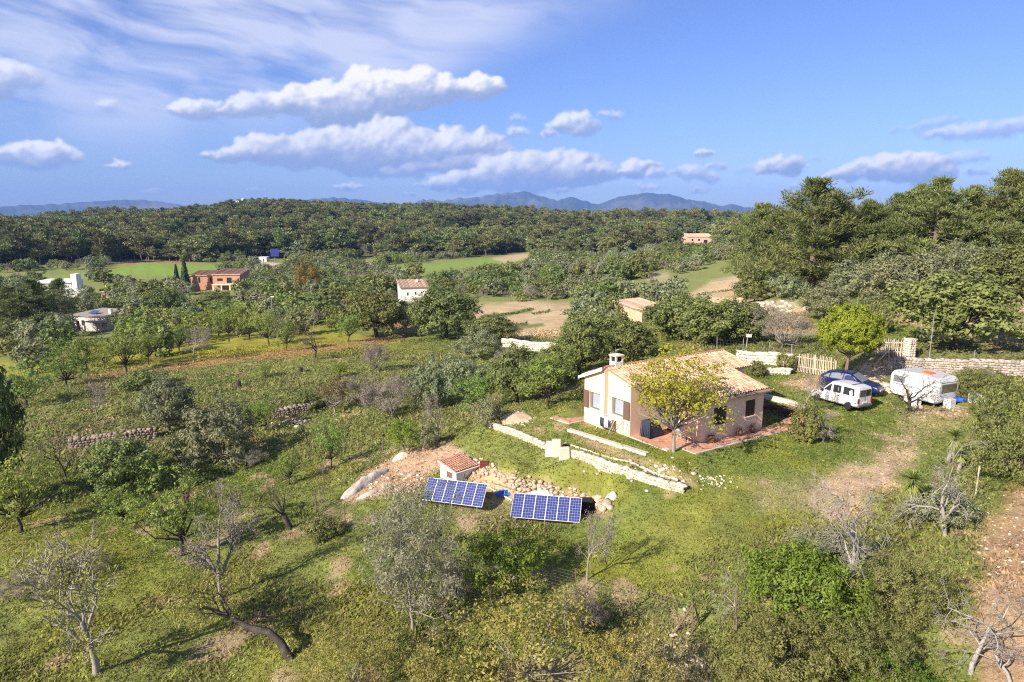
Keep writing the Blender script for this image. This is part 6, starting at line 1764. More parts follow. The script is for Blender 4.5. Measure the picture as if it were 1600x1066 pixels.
def side_panel(st, pts, s, off=.006):
    """flat panel lying on the flank s (+1 / -1): outline in x, z"""
    m = MB(); n = len(pts)
    A = [(x, s * side_at(st, x, z, off), z) for x, z in pts]; B_ = [(x, s * (side_at(st, x, z, off) - .02), z) for x, z in pts]
    return m.add(A + B_, [tuple(range(n)), tuple(range(n, 2 * n))[::-1]] + [(i, (i + 1) % n, n + (i + 1) % n, n + i) for i in range(n)])
def wheel(o, x, y, r, w=.18, rim='chrome'):
    m = MB(); prof = [(r * .62, -w / 2), (r * .95, -w / 2), (r, -w / 3), (r, w / 3), (r * .95, w / 2), (r * .62, w / 2)]
    m.lathe(prof, 20); t = m.build('wheel', M['rubber'], o, (x, y, r), True); t.rotation_euler = (math.pi / 2, 0, 0)
    m = MB(); m.lathe([(0, -w * .42), (r * .63, -w * .42), (r * .63, w * .42), (r * .5, w * .46), (r * .2, w * .40), (0, w * .40)], 16); m.build('rim', M[rim], t, smooth=False)
def arches(o, st, xs, r, mat):
    for x in xs:
        for s in (-1, 1):
            pts = [(x + math.cos(a) * (r + .06), r + math.sin(a) * (r + .06)) for a in np.linspace(-.25, math.pi + .25, 12)]
            side_panel(st, pts, s, .004).build('wheel_arch', mat, o)
def van():
    p = PT(1311, 632); o = thing('parked_van', 'small white panel van with rear windows parked on the grass', 'van', p, math.radians(118))
    st = [(-2.03, .42, .98, 1.60, .74, .66), (-1.98, .34, 1.0, 1.76, .79, .69), (-1.5, .30, 1.02, 1.83, .82, .70), (-.4, .28, 1.03, 1.86, .83, .70), (.25, .28, 1.03, 1.80, .83, .68), (.62, .28, 1.02, 1.48, .83, .68), (1.05, .28, .99, 1.06, .82, .72), (1.75, .30, .84, .90, .77, .66), (1.98, .34, .70, .76, .68, .56), (2.05, .40, .60, .64, .60, .50)]
    loft(st).build('body', M['whitepaint'], o, smooth=False)
    for s in (-1, 1):
        for pts in ([(.22, 1.10), (.86, 1.08), (.50, 1.44), (.28, 1.62), (.20, 1.62)], [(-.62, 1.10), (.02, 1.10), (.02, 1.64), (-.62, 1.66)], [(-1.72, 1.12), (-.82, 1.10), (-.82, 1.66), (-1.66, 1.64)]):
            side_panel(st, pts, s).build('window', M['glass'], o)
        side_panel(st, [(-1.95, .60), (1.5, .58), (1.5, .66), (-1.95, .68)], s, .012).build('side_strip', M['frame'], o)
        for x in (.10, -.72, .98): side_panel(st, [(x, .42), (x + .014, .42), (x + .014, 1.04), (x, 1.04)], s, .003).build('door_seam', M['blackplastic'], o)
        side_panel(st, [(-.55, .88), (-.38, .88), (-.38, .93), (-.55, .93)], s, .015).build('handle', M['blackplastic'], o)
        m = MB(); m.box(-2.055, -2.01, s * .72 - .075, s * .72 + .075, .62, .98); m.build('tail_light', M['red'], o)
        m = MB(); m.hexa([(1.92, s * .46 - .14, .56), (2.06, s * .42 - .12, .56), (2.06, s * .42 + .12, .56), (1.88, s * .50 + .14, .56), (1.86, s * .46 - .14, .74), (1.99, s * .42 - .12, .72), (1.97, s * .42 + .12, .72), (1.82, s * .50 + .14, .74)]); m.build('headlight', M['greypane'], o)
        m = MB(); m.box(.80, .95, s * .93 - .09, s * .93 + .09, 1.02, 1.18); m.build('mirror', M['blackplastic'], o)
        m = MB(); m.box(-2.062, -2.03, s * .33 - .25, s * .33 + .25, 1.12, 1.58); m.build('rear_window', M['glass'], o)
    m = MB(); m.box(-2.05, -2.036, -.008, .008, .45, 1.6); m.build('door_seam', M['blackplastic'], o)
    m = MB(); m.box(-2.12, -1.9, -.76, .76, .34, .52); m.build('rear_bumper', M['frame'], o, bevel=.03)
    m = MB(); m.box(1.86, 2.10, -.66, .66, .32, .48); m.build('front_bumper', M['frame'], o, bevel=.03)
    m = MB(); m.hexa([(.38, -.60, 1.70), (1.03, -.66, 1.09), (1.03, .66, 1.09), (.38, .60, 1.70), (.40, -.60, 1.715), (1.05, -.66, 1.105), (1.05, .66, 1.105), (.40, .60, 1.715)]); m.build('windscreen', M['glass'], o)
    m = MB(); m.box(-2.065, -2.045, -.26, .26, .60, .71); m.build('number_plate', M['white'], o)
    m = MB(); m.box(-1.4, -1.34, -.64, .64, 1.87, 1.91); m.build('roof_bar', M['frame'], o)
    for x in (-1.28, 1.32):
        for s in (-1, 1): wheel(o, x, s * .775, .29, rim='whitepaint')
    arches(o, st, (-1.28, 1.32), .29, M['dark'])
    o.scale = (.93, .93, .93)
van()
def blue_car():
    p = PT(1340, 616); o = thing('parked_car', 'dark blue hatchback parked behind the white van', 'car', p + Vector((-.1, .9, 0)), math.radians(-46))
    st = [(-2.08, .40, .78, .84, .66, .54), (-2.0, .30, .88, 1.02, .78, .58), (-1.75, .24, .92, 1.22, .84, .56), (-1.3, .22, .92, 1.40, .86, .56), (-.5, .22, .92, 1.46, .87, .57), (.15, .22, .92, 1.42, .87, .57), (.62, .22, .91, 1.18, .86, .60), (1.0, .22, .88, .95, .85, .66), (1.7, .24, .74, .80, .80, .62), (1.98, .28, .62, .66, .70, .52), (2.10, .34, .54, .58, .58, .44)]
    loft(st).build('body', M['blue'], o, smooth=False)
    for s in (-1, 1):
        for pts in ([(-.28, .98), (.70, .97), (.42, 1.20), (.12, 1.35), (-.26, 1.38)], [(-1.25, .98), (-.36, .98), (-.36, 1.38), (-.8, 1.37), (-1.2, 1.30)], [(-1.72, 1.0), (-1.33, .98), (-1.30, 1.28), (-1.55, 1.16)]):
            side_panel(st, pts, s).build('window', M['greypane'], o)
        for x in (-.32, .78, -1.28): side_panel(st, [(x, .34), (x + .012, .34), (x + .012, .90), (x, .90)], s, .003).build('door_seam', M['blackplastic'], o)
        for x in (-.62, -1.55): side_panel(st, [(x, .80), (x + .18, .80), (x + .18, .84), (x, .84)], s, .012).build('handle', M['blue'], o)
        m = MB(); m.hexa([(1.72, s * .62 - .12, .56), (2.04, s * .54 - .12, .54), (2.04, s * .54 + .1, .54), (1.70, s * .66 + .14, .56), (1.66, s * .62 - .12, .74), (1.96, s * .54 - .12, .67), (1.94, s * .54 + .1, .67), (1.62, s * .66 + .14, .75)]); m.build('headlight', M['chrome'], o)
        m = MB(); m.box(-2.09, -1.96, s * .66 - .12, s * .66 + .12, .68, .92); m.build('tail_light', M['red'], o)
        m = MB(); m.box(.62, .76, s * .96 - .09, s * .96 + .09, .94, 1.06); m.build('mirror', M['blue'], o, bevel=.02)
    m = MB(); m.hexa([(.27, -.50, 1.39), (1.00, -.64, .955), (1.00, .64, .955), (.27, .50, 1.39), (.29, -.50, 1.405), (1.02, -.64, .975), (1.02, .64, .975), (.29, .50, 1.405)]); m.build('windscreen', M['greypane'], o)
    m = MB(); m.hexa([(-2.02, -.52, .98), (-1.52, -.48, 1.33), (-1.52, .48, 1.33), (-2.02, .52, .98), (-2.05, -.52, 1.0), (-1.55, -.48, 1.355), (-1.55, .48, 1.355), (-2.05, .52, 1.0)]); m.build('rear_window', M['glass'], o)
    m = MB(); m.box(2.08, 2.125, -.24, .24, .38, .48); m.build('number_plate', M['white'], o)
    m = MB(); m.box(1.99, 2.115, -.40, .40, .24, .36); m.build('grille', M['blackplastic'], o)
    for x in (-1.28, 1.28):
        for s in (-1, 1): wheel(o, x, s * .815, .31)
    arches(o, st, (-1.28, 1.28), .31, M['dark'])
blue_car()
def caravan():
    p0 = PT(1392, 624); p1 = PT(1461, 632); d = (p1 - p0); ang = math.radians(-66)
    c = (p0 + p1) / 2 + Vector((math.cos(ang + math.pi / 2), math.sin(ang + math.pi / 2), 0)) * .95
    o = thing('caravan', 'old white rounded caravan with olive end window and orange roof hatch', 'caravan', Vector((c.x, c.y, zg(c.x, c.y))), ang)
    L, H0, H1, W = 3.75, .42, 2.24, 2.05
    pr = []
    def arc(cx, cz, r, a0, a1, n=6): return [(cx + r * math.cos(a), cz + r * math.sin(a)) for a in np.linspace(a0, a1, n)]
    pr = arc(L / 2 - .30, H0 + .30, .30, -math.pi / 2, 0) + arc(L / 2 - .42, H1 - .42, .42, 0, math.pi / 2) + [(0, H1 + .05)] + arc(-L / 2 + .55, H1 - .55, .55, math.pi / 2, math.pi) + arc(-L / 2 + .45, H0 + .45, .45, math.pi, 1.5 * math.pi)
    m = MB(); n = len(pr); V = []
    ins = lambda f: [((x) * (1 - .03 * f), (z - 1.35) * (1 - .035 * f) + 1.35) for x, z in pr]
    rows = [(-W / 2, 1), (-W / 2 + .05, .25), (-W / 2 + .12, 0), (W / 2 - .12, 0), (W / 2 - .05, .25), (W / 2, 1)]
    for y, f in rows: V += [(x, y, z) for x, z in ins(f)]
    Fs = [(i * n + q, i * n + (q + 1) % n, (i + 1) * n + (q + 1) % n, (i + 1) * n + q) for i in range(5) for q in range(n)] + [tuple(range(n)), tuple(5 * n + q for q in range(n))[::-1]]
    m.add(V, Fs); m.build('body', M['whitepaint'], o)
    y = -W / 2
    def panel(nm, mt, x0, x1, z0, z1, pr_=.012, bev=.0):
        q = MB(); q.box(x0, x1, y - pr_, y + .02, z0, z1); return q.build(nm, M[mt], o, bevel=bev)
    w = panel('side_window', 'frame', -1.60, -.72, 1.36, 1.84, .012, .05); q = MB(); q.box(-1.55, -.77, y - .018, y - .010, 1.41, 1.79); q.build('pane', M['greypane'], w)
    panel('side_band', 'frame', -1.70, 1.70, 1.22, 1.255, .010); panel('side_band', 'steel', -1.5, 1.55, 1.90, 1.925, .010)
    dr = panel('door', 'whitepaint', .42, .98, .62, 2.02, .022, .03); q = MB(); q.box(.48, .53, y - .045, y - .02, 1.14, 1.26); q.build('handle', M['blackplastic'], dr)
    panel('door_seam', 'frame', .39, .405, .60, 2.05, .012); panel('door_seam', 'frame', .995, 1.01, .60, 2.05, .012)
    x = L / 2
    q = MB(); q.box(x - .04, x + .012, -.80, .80, 1.18, 1.80); w = q.build('end_window', M['frame'], o, bevel=.03); q = MB(); q.box(x + .010, x + .018, -.74, .74, 1.24, 1.74); q.build('pane', M['olivepane'], w)
    q = MB(); q.box(x - .05, x + .008, -.88, .88, 1.90, 1.925); q.build('rain_rail', M['steel'], o)
    q = MB(); q.box(x + .02, x + .55, -.55, .05, .18, .86); q.build('gas_box', M['whitepaint'], o, bevel=.04); q = MB(); q.box(x - .3, x + 1.2, -.05, .05, .38, .46); q.build('drawbar', M['steel'], o)
    q = MB(); q.box(.1, .75, -.55, .1, H1 + .02, H1 + .13); q.build('roof_hatch', M['orange'], o, bevel=.03)
    q = MB(); q.tube([(.0, -.3, H1), (.0, -.3, H1 + .9)], .012, 5); q.build('aerial', M['steel'], o)
    for s in (-1, 1): wheel(o, -.1, s * .86, .30)
    q = MB(); q.box(-1.45, 1.45, -.85, .85, .36, .44); q.build('chassis', M['frame'], o)
    for xx in (-1.4, 1.4):
        for yy in (-.7, .7): q = MB(); q.tube([(xx, yy, .42), (xx, yy, -.05)], .03, 5); q.build('corner_leg', M['steel'], o)
caravan()

# ------------------------------------------------------------------ gates, fences, poles
def picket_gate(name, label, a, b, hgt, n, seed, lean=0.0):
    rs = random.Random(seed); A, B_ = PT(*a), PT(*b); d = B_ - A; L = math.hypot(d.x, d.y); sl = math.atan2(d.z, L)
    o = thing(name, label, 'gate', A, math.atan2(d.y, d.x), 'picket gates'); sh = []
    for v in range(3):
        m = MB(); w = .030; m.tube([(0, 0, .04), (.012 * (v - 1), 0, hgt * .5), (0, 0, hgt * (1 + .06 * (v - 1)))], [.034, .032, .024], 5); sh.append(m.mesh('slat', M['wood']))
    for i in range(n):
        t = (i + .5) / n; q = link('slat', sh[rs.randrange(3)], o); q.location = (t * L, rs.gauss(0, .015), d.z * t); q.rotation_euler = (rs.gauss(0, .02), rs.gauss(0, .035), rs.uniform(0, 6))
    for zf in (.28, .78):
        m = MB(); m.hexa([(0, .035, hgt * zf), (L, .035, hgt * zf + d.z), (L, .065, hgt * zf + d.z), (0, .065, hgt * zf), (0, .035, hgt * zf + .08), (L, .035, hgt * zf + .08 + d.z), (L, .065, hgt * zf + .08 + d.z), (0, .065, hgt * zf + .08)]); m.build('rail', M['wood'], o)
    for x, z in ((-.08, 0), (L / 2, d.z / 2), (L + .08, d.z)):
        m = MB(); m.tube([(x, .10, z - .3), (x, .10, z + hgt * (1.12 if x != L / 2 else 1.02))], .055, 7); m.build('post', M['rustwood'] if x < 0 else M['wood'], o)
    return o
picket_gate('picket_gate', 'weathered picket gate by the dirt drive left of the round-topped pine', (1240, 580), (1302, 591), 1.55, 26, 1)
picket_gate('picket_gate', 'pale picket gate between the round-topped pine and the square stone pillar', (1352, 557), (1408, 559), 1.55, 26, 2)
p = PT(1420, 560); o = thing('gate_pillar', 'square pale stone pillar at the end of the right-hand picket gate', 'pillar', p, .25); m = MB(); m.box(-.34, .34, -.3, .3, -.3, 1.6); m.build('core', M['palelime'], o)
L_ = []
for z in np.arange(0, 1.6, .2):
    for s in (-1, 1):
        for t in (-.22, 0, .22): L_.append((t, s * .29, z + .1, .13, .05, .1)); L_.append((s * .33, t * .8, z + .1, .05, .12, .1))
stones('pillar_stones', M['palelime'], L_, o, 'stuff', 2, spin=False)
m = MB(); m.box(-.38, .38, -.34, .34, 1.6, 1.68); m.build('cap', M['palelime'], o, bevel=.02)
for (px0, py0, px1, py1, lab) in [(1366, 570, 1386, 552, 'wooden prop slanting up to the right-hand picket gate'), (1390, 558, 1394, 534, 'dark post standing before the right-hand picket gate')]:
    a = PT(px0, py0); k = m_per_px(a); m = MB(); m.tube([(0, 0, -.1), ((px1 - px0) * k, .3, (py0 - py1) * k)], .05, 6); m.build('timber_prop', M['rustwood' if px0 > 1380 else 'wood'], None, a, label=lab, cat='post')

def wire_fence(label, pts, hgt=1.25, post='rustwood', step=2.6, wires=6, mesh_gap=.35, pr=.03):
    P = [PT(*p) for p in pts]; o = thing('wire_fence', label, 'fence', P[0]); W = MB(); rs = random.Random(len(pts) + int(pts[0][0])); pos = []
    for a, b in zip(P[:-1], P[1:]):
        L = (b - a).length; k = max(1, round(L / step))
        for i in range(k): q = a + (b - a) * (i / k); pos.append(Vector((q.x, q.y, zg(q.x, q.y))))
    pos.append(P[-1])
    for q in pos:
        h = hgt * rs.uniform(.95, 1.15); m = MB(); l = q - P[0]; m.tube([l + Vector((0, 0, -.3)), l + Vector((rs.gauss(0, .04), rs.gauss(0, .04), h))], pr, 6); m.build('post', M[post], o)
    for a, b in zip(pos[:-1], pos[1:]):
        a_, b_ = a - P[0], b - P[0]; L = (b - a).length
        for i in range(wires): z = hgt * (.06 + .9 * i / (wires - 1)); W.tube([a_ + Vector((0, 0, z)), b_ + Vector((0, 0, z))], .0045, 3)
        n = int(L / mesh_gap)
        for i in range(1, n): q = a_ + (b_ - a_) * (i / n); W.tube([q + Vector((0, 0, .05)), q + Vector((0, 0, hgt * .95))], .0035, 3)
    W.build('wire_mesh', M['wire'], o, kind='stuff')
    return o
wire_fence('wire fence with dark posts down the left edge of the house plot', [(742, 660), (689, 687), (640, 707), (598, 725), (546, 745), (508, 768), (494, 800)], 1.35, step=3.4)
o_f = wire_fence('wire fence across the foreground slope ending in a braced corner post', [(494, 802), (540, 827), (586, 836), (700, 885), (820, 915), (900, 938), (983, 962), (1083, 988)], 1.3, step=3.6, mesh_gap=.2, wires=9)
b0 = PT(494, 802); c0 = PT(1083, 988) - b0
for dx, dy in ((-.75, .1), (.4, .55)): m = MB(); m.tube([c0 + Vector((dx, dy, -.2)), c0 + Vector((0, 0, 1.25))], .035, 6); m.build('brace', M['rustwood'], o_f)
wire_fence('wire fence with thin grey posts behind the white-washed wall', [(1120, 556), (1160, 560), (1200, 562), (1236, 566)], 1.6, 'steel', 2.4)
wire_fence('wire fence with thin grey posts on top of the bank behind the caravan', [(1386, 578), (1450, 577), (1520, 580), (1600, 583), (1680, 588)], 1.6, 'steel', 2.6)
wire_fence('wire fence along the lower edge of the ploughed field', [(786, 536), (820, 540), (850, 543), (885, 548)], 1.3, 'rustwood', 3.0)
for px, py, h, r, mt, lab in [(1450, 577, 75, .03, 'steel', 'tall thin steel post behind the caravan roof'), (1386, 586, 30, .025, 'steel', 'thin steel post at the left end of the grey wall'), (427, 515, 48, .06, 'steel', 'grey street lamp pole beside the orchard trees'), (106, 505, 32, .05, 'steel', 'white lamp pole left of the flat-roofed bungalow'), (93, 515, 20, .06, 'wood', 'short wooden pole left of the flat-roofed bungalow'), (856, 487, 28, .05, 'steel', 'pale pole standing in the bean row of the ploughed field'), (1147, 990, 84, .035, 'rustwood', 'thin dark stake beside the huge mastic bush'), (1203, 900, 50, .03, 'rustwood', 'thin dark stake among the dead branches'), (1524, 775, 40, .03, 'wood', 'straight pale stake by the contorted dead tree')]:
    p = PT(px, py); k = m_per_px(p); o = thing('pole', lab, 'pole', p); m = MB(); m.tube([(0, 0, -.3), (.02, 0, h * k)], r, 7); m.build('pole', M[mt], o)
    if 'lamp' in lab: m = MB(); m.box(-.1, .5, -.1, .1, h * k, h * k + .12); m.build('lamp_head', M['white'], o)
p = PT(1166, 545); k = m_per_px(p); o = thing('floodlight', 'white box light on a slanting bracket behind the house roof', 'lamp', p); m = MB(); m.tube([(0, 0, -.2), (.05, 0, 1.3), (.3, 0, 1.9)], .03, 6); m.build('bracket', M['wood'], o); m = MB(); m.box(-.05, .42, -.15, .15, 1.15, 1.45); m.build('lamp_box', M['whitepaint'], o, bevel=.02)

# ------------------------------------------------------------------ houses across the valley
def far_block(o, x0, x1, y0, y1, h, mt, wins=(), roof='flat', rmt='slate', rise=.8, eave=.25, base=-1.5, axis='x'):
    """one building block with real openings on its front (y0) face; wins: (x, z, w, h)"""
    m = MB(); wall(m, 'x', y0, .3, x0, x1, base, flat(h), [(w[0] - w[2] / 2, w[0] + w[2] / 2, w[1], w[1] + w[3]) for w in wins])
    wall(m, 'x', y1, -.3, x0, x1, base, flat(h)); wall(m, 'y', x0, .3, y0 + .3, y1 - .3, base, flat(h)); wall(m, 'y', x1, -.3, y0 + .3, y1 - .3, base, flat(h))
    if roof == 'gable':   # ridge along x
        for x in (x0, x1 - .3): m.add([(x, y0 + .01, h + .001), (x, y1 - .01, h + .001), (x, (y0 + y1) / 2, h + rise), (x + .3, y0 + .01, h + .001), (x + .3, y1 - .01, h + .001), (x + .3, (y0 + y1) / 2, h + rise)], [(0, 2, 1), (3, 4, 5), (0, 3, 5, 2), (1, 2, 5, 4), (0, 1, 4, 3)])
    m.build('wall', M[mt], o)
    for w in wins:
        q = MB(); q.box(w[0] - w[2] / 2, w[0] + w[2] / 2, y0 + .18, y0 + .24, w[1], w[1] + w[3]); f = q.build('window' if w[1] > .3 else 'door', M['frame'], o)
        q = MB(); q.box(w[0] - w[2] / 2 + .08, w[0] + w[2] / 2 - .08, y0 + .165, y0 + .178, w[1] + .08, w[1] + w[3] - .08); q.build('pane', M['glass'], f)
    r = MB(); e = eave; ym = (y0 + y1) / 2
    if roof == 'flat': r.box(x0 - e, x1 + e, y0 - e, y1 + e, h + .002, h + .22)
    elif roof == 'gable':
        for ya, yb in ((y0 - e, ym), (y1 + e, ym)):
            za = h - e * rise / ((y1 - y0) / 2); r.hexa([(x0 - e, ya, za), (x1 + e, ya, za), (x1 + e, yb, h + rise), (x0 - e, yb, h + rise), (x0 - e, ya, za + .15), (x1 + e, ya, za + .15), (x1 + e, yb, h + rise + .15), (x0 - e, yb, h + rise + .15)])
    else:                 # lean-to falling to the front
        r.hexa([(x0 - e, y0 - e, h + .002), (x1 + e, y0 - e, h + .002), (x1 + e, y1 + e, h + rise), (x0 - e, y1 + e, h + rise), (x0 - e, y0 - e, h + .16), (x1 + e, y0 - e, h + .16), (x1 + e, y1 + e, h + rise + .16), (x0 - e, y1 + e, h + rise + .16)])
        q = MB()
        for xa in (x0, x1 - .3): q.hexa([(xa, y0, h), (xa + .3, y0, h), (xa + .3, y1, h), (xa, y1, h), (xa, y0, h + .001), (xa + .3, y0, h + .001), (xa + .3, y1, h + rise - .02), (xa, y1, h + rise - .02)])
        q.build('gable_wall', M[mt], o)
    ro = r.build('roof', M[rmt], o)
    if rmt in ('oldtile', 'tile', 'redtile') and roof != 'flat':
        # rows of tiles, small at this distance: joined rolls down the slope
        t = MB(); n = int((x1 - x0 + 2 * e) / .34)
        sl = [(y0 - e, (ym if roof == 'gable' else y1 + e), (h - e * rise / ((y1 - y0) / 2) if roof == 'gable' else h), (h + rise))]
        if roof == 'gable': sl.append((y1 + e, ym, h - e * rise / ((y1 - y0) / 2), h + rise))
        for ya, yb, za, zb in sl:
            for i in range(n): x = x0 - e + .17 + i * .34; t.tube([(x, ya, za + .16), (x, (ya + yb) / 2, (za + zb) / 2 + .17), (x, yb, zb + .16)], .10, 4)
        t.build('tile_rolls', M[rmt], ro, kind='stuff')
    return ro
def far_houses():
    def at(px, py): p = PT(px, py); return p, m_per_px(p)
    p, k = at(92, 466); o = thing('white_house', 'long white flat-roofed house with a square stair tower at its right end', 'house', p, .12)
    W = 47 * k; far_block(o, -W / 2, W / 2 - 1.5, 0, 7, 22 * k, 'white', [(-1.2, 2.0, .8, 1.2), (1.2, 2.0, .7, 1.0)], 'flat', 'white', eave=.0); far_block(o, W / 2 - 1.49, W / 2, 0.1, 3, 30 * k, 'white', [], 'flat', 'white', eave=.0)
    m = MB(); m.box(-W / 2 - .03, W / 2 - 1.5, -.05, 7.05, 22 * k - .9, 22 * k - .6); m.build('parapet_band', M['redcloth'], o)
    p, k = at(124, 468); o = thing('white_annex', 'low white rounded annex to the right of the white tower house', 'house', p, .1); far_block(o, -1.9, 1.9, 0, 3, 2.4, 'white', [(0, .9, .7, .8)], 'flat', 'white', eave=.1)
    p, k = at(140, 517); o = thing('bungalow', 'flat-roofed pale pink bungalow half hidden in the orchard edge', 'house', p, -.32)
    W = 62 * k; far_block(o, -W / 2, W / 2, 0, 8, 19 * k, 'greywall', [(-1.6, 1.0, .9, 1.2), (-3.1, .02, .9, 2.0)], 'lean', 'slate', .5, .35)
    m = MB(); m.box(W / 2 - 4, W / 2 + .8, -2.2, -.01, 2.2, 2.35); m.build('porch_roof', M['slate'], o)
    for x in (W / 2 - 3.8, W / 2 + .6): m = MB(); m.box(x - .1, x + .1, -2.1, -1.9, -1.5, 2.19); m.build('porch_post', M['greywall'], o)
    m = MB(); m.hexa([(-1.5, 1.4, 3.5), (.5, 1.4, 3.5), (.5, 2.6, 4.0), (-1.5, 2.6, 4.0), (-1.5, 1.38, 3.56), (.5, 1.38, 3.56), (.5, 2.58, 4.06), (-1.5, 2.58, 4.06)]); m.build('roof_panel', M['cells'], o)
    m = MB(); m.box(W / 2 - 2.6, W / 2 - 2.0, 3, 3.6, 3.2, 4.4); m.build('chimney', M['greywall'], o)
    p, k = at(335, 453); o = thing('orange_house', 'two-storey orange house with tiled roofs and a ground-floor veranda', 'house', p, .04); k2 = k
    far_block(o, -36 * k, -2 * k, 2.0, 9, 19 * k, 'orangewall', [(-24 * k, 9 * k, 3 * k, 8 * k), (-8 * k, 9 * k, 3 * k, 8 * k)], 'lean', 'tile', 1.0, .3)
    far_block(o, -1.99 * k, 36 * k, 0.5, 9, 21 * k, 'orangewall', [(8 * k, 12 * k, 8 * k, 4 * k), (21 * k, 9 * k, 7 * k, 8 * k)], 'lean', 'tile', 1.1, .3)
    m = MB(); m.box(0, 38 * k, -1.8, .49, 7.2 * k, 8.2 * k); m.build('veranda_roof', M['cream'], o)
    for x in (1.5 * k, 13 * k, 25 * k, 36 * k): m = MB(); m.box(x - .18, x + .18, -1.7, -1.35, -1.5, 7.19 * k); m.build('column', M['cream'], o)
    p, k = at(648, 473); o = thing('white_cottage', 'white two-storey cottage with a brown tiled roof behind the carobs', 'house', p, .28)
    far_block(o, -21 * k, 21 * k, 0, 6.5, 23 * k, 'white', [(-10 * k, 11 * k, 2.5 * k, 5 * k), (2 * k, 12 * k, 2.5 * k, 4.5 * k), (10 * k, 2 * k, 3 * k, 6 * k)], 'lean', 'oldtile', 1.4, .3)
    m = MB(); m.box(6 * k, 9 * k, 4, 4.5, 24 * k, 33 * k); m.build('chimney', M['white'], o); m = MB(); m.box(-6 * k, 22 * k, -2, -.01, 7 * k, 8 * k); m.build('porch_roof', M['oldtile'], o)
    p, k = at(985, 505); o = thing('stone_barn', 'old honey-stone barn with a brown single-pitch tiled roof', 'barn', p + Vector((4.0, .8, 0)), math.radians(38))
    far_block(o, -3.1, 3.1, 0, 5.8, 1.9, 'stonewall', [(.9, .02, .9, 1.6)], 'lean', 'oldtile', 1.0, .25, -1.0)
    p, k = at(1052, 478); o = thing('white_pillar', 'white square chimney-like pillar beside the stone barn', 'pillar', p, .2); m = MB(); m.box(-.45, .45, -.4, .4, -1, 1.5); m.build('pillar', M['white'], o); m = MB(); m.box(-.52, .52, -.47, .47, 1.5, 1.62); m.build('cap', M['cream'], o)
    p, k = at(1088, 381); o = thing('pink_farmhouse', 'distant pink farmhouse in the woods right of centre', 'house', p, .05)
    far_block(o, -14 * k, 24 * k, 0, 9, 10 * k, 'pinkwall', [(-6 * k, 4 * k, 3 * k, 3 * k), (4 * k, 4 * k, 3 * k, 3 * k), (14 * k, .3, 6 * k, 5 * k)], 'lean', 'tile', 2.0, .4); far_block(o, -25 * k, -14.01 * k, 2, 8, 7 * k, 'pinkwall', [(-19 * k, 2 * k, 2 * k, 3 * k)], 'lean', 'tile', 1.2, .4)
    p, k = at(575, 420); o = thing('field_hut', 'tiny pale field hut beside the track in the valley', 'hut', p, .2); far_block(o, -8 * k, 8 * k, 0, 4, 6 * k, 'pinkwall', [(-2 * k, .02, 3 * k, 4 * k)], 'gable', 'oldtile', 1.2, .3)
    p, k = at(410, 409); o = thing('white_outbuilding', 'small white flat outbuilding at the edge of the pine forest', 'hut', p, 0); far_block(o, -6 * k, 6 * k, 0, 4, 6 * k, 'white', [(2 * k, .02, 2 * k, 4 * k)], 'flat', 'white')
    p, k = at(430, 409); o = thing('solar_tracker', 'tilted solar tracker on a pole beside the small white outbuilding', 'solar panel', p, .3); m = MB(); m.tube([(0, 0, -1), (0, 0, 4.2)], .2, 8); m.build('pole', M['steel'], o); m = MB(); m.hexa([(-2, -1.1, 2.6), (2, -1.1, 2.6), (2, 1.2, 6.4), (-2, 1.2, 6.4), (-2, -1.2, 2.7), (2, -1.2, 2.7), (2, 1.1, 6.5), (-2, 1.1, 6.5)]); m.build('panel', M['cells'], o)
    x, y = _px_xy(389, 775); z = zg(x, y); k = .73; o = thing('ridge_villa', 'pale villa on top of the far wooded ridge', 'house', (x, y, z + 9), .1); far_block(o, -6, 4, 0, 8, 8, 'white', [(-3, 4, 1.5, 1.6), (1, 4, 1.5, 1.6), (-3, 1, 1.5, 1.6)], 'flat', 'white', base=-12); far_block(o, 4.01, 8, 0, 7, 10, 'white', [(6, 6, 1.5, 1.6)], 'flat', 'white', base=-12); o.scale = (.6, .6, .7)
    p, k = at(168, 468); o = thing('tan_tank', 'plain tan cube-shaped water tank right of the white tower house', 'tank', p, .05); m = MB(); m.box(-9 * k, 9 * k, 0, 3.4, -1, 9.5 * k); m.build('tank', M['pinkwall'], o, bevel=.05); m = MB(); m.box(-9.6 * k, 9.6 * k, -.1, 3.5, 9.5 * k, 10.3 * k); m.build('rim', M['concrete'], o)
    p, k = at(6, 530); o = thing('white_canopy', 'white pointed canopy cut off by the left edge', 'canopy', p); m = MB(); m.add([(-2, -2, 1.9), (2, -2, 1.9), (2, 2, 1.9), (-2, 2, 1.9), (0, 0, 3.0), (-2, -2, 1.8), (2, -2, 1.8), (2, 2, 1.8), (-2, 2, 1.8)], [(0, 1, 4), (1, 2, 4), (2, 3, 4), (3, 0, 4), (0, 5, 6, 1), (1, 6, 7, 2), (2, 7, 8, 3), (3, 8, 5, 0)]); m.build('roof_sheet', M['white'], o)
    for sx in (-1.9, 1.9):
        for sy in (-1.9, 1.9): m = MB(); m.tube([(sx, sy, -.5), (sx, sy, 1.85)], .04, 5); m.build('leg', M['steel'], o)
    p, k = at(895, 425); o = thing('low_white_shed', 'low white shed showing between valley trees above the bean rows', 'hut', p, .1); far_block(o, -11 * k, 11 * k, 0, 4, 4.5 * k, 'white', [(3 * k, .02, 3 * k, 3.4 * k)], 'flat', 'slate')
    p, k = at(1128, 482); o = thing('ruined_hut', 'roofless ruined stone hut at the edge of the tan field', 'ruin', p, -.4); m = MB(); h_ = lambda s: 1.4 + .5 * math.sin(s * 3.1)
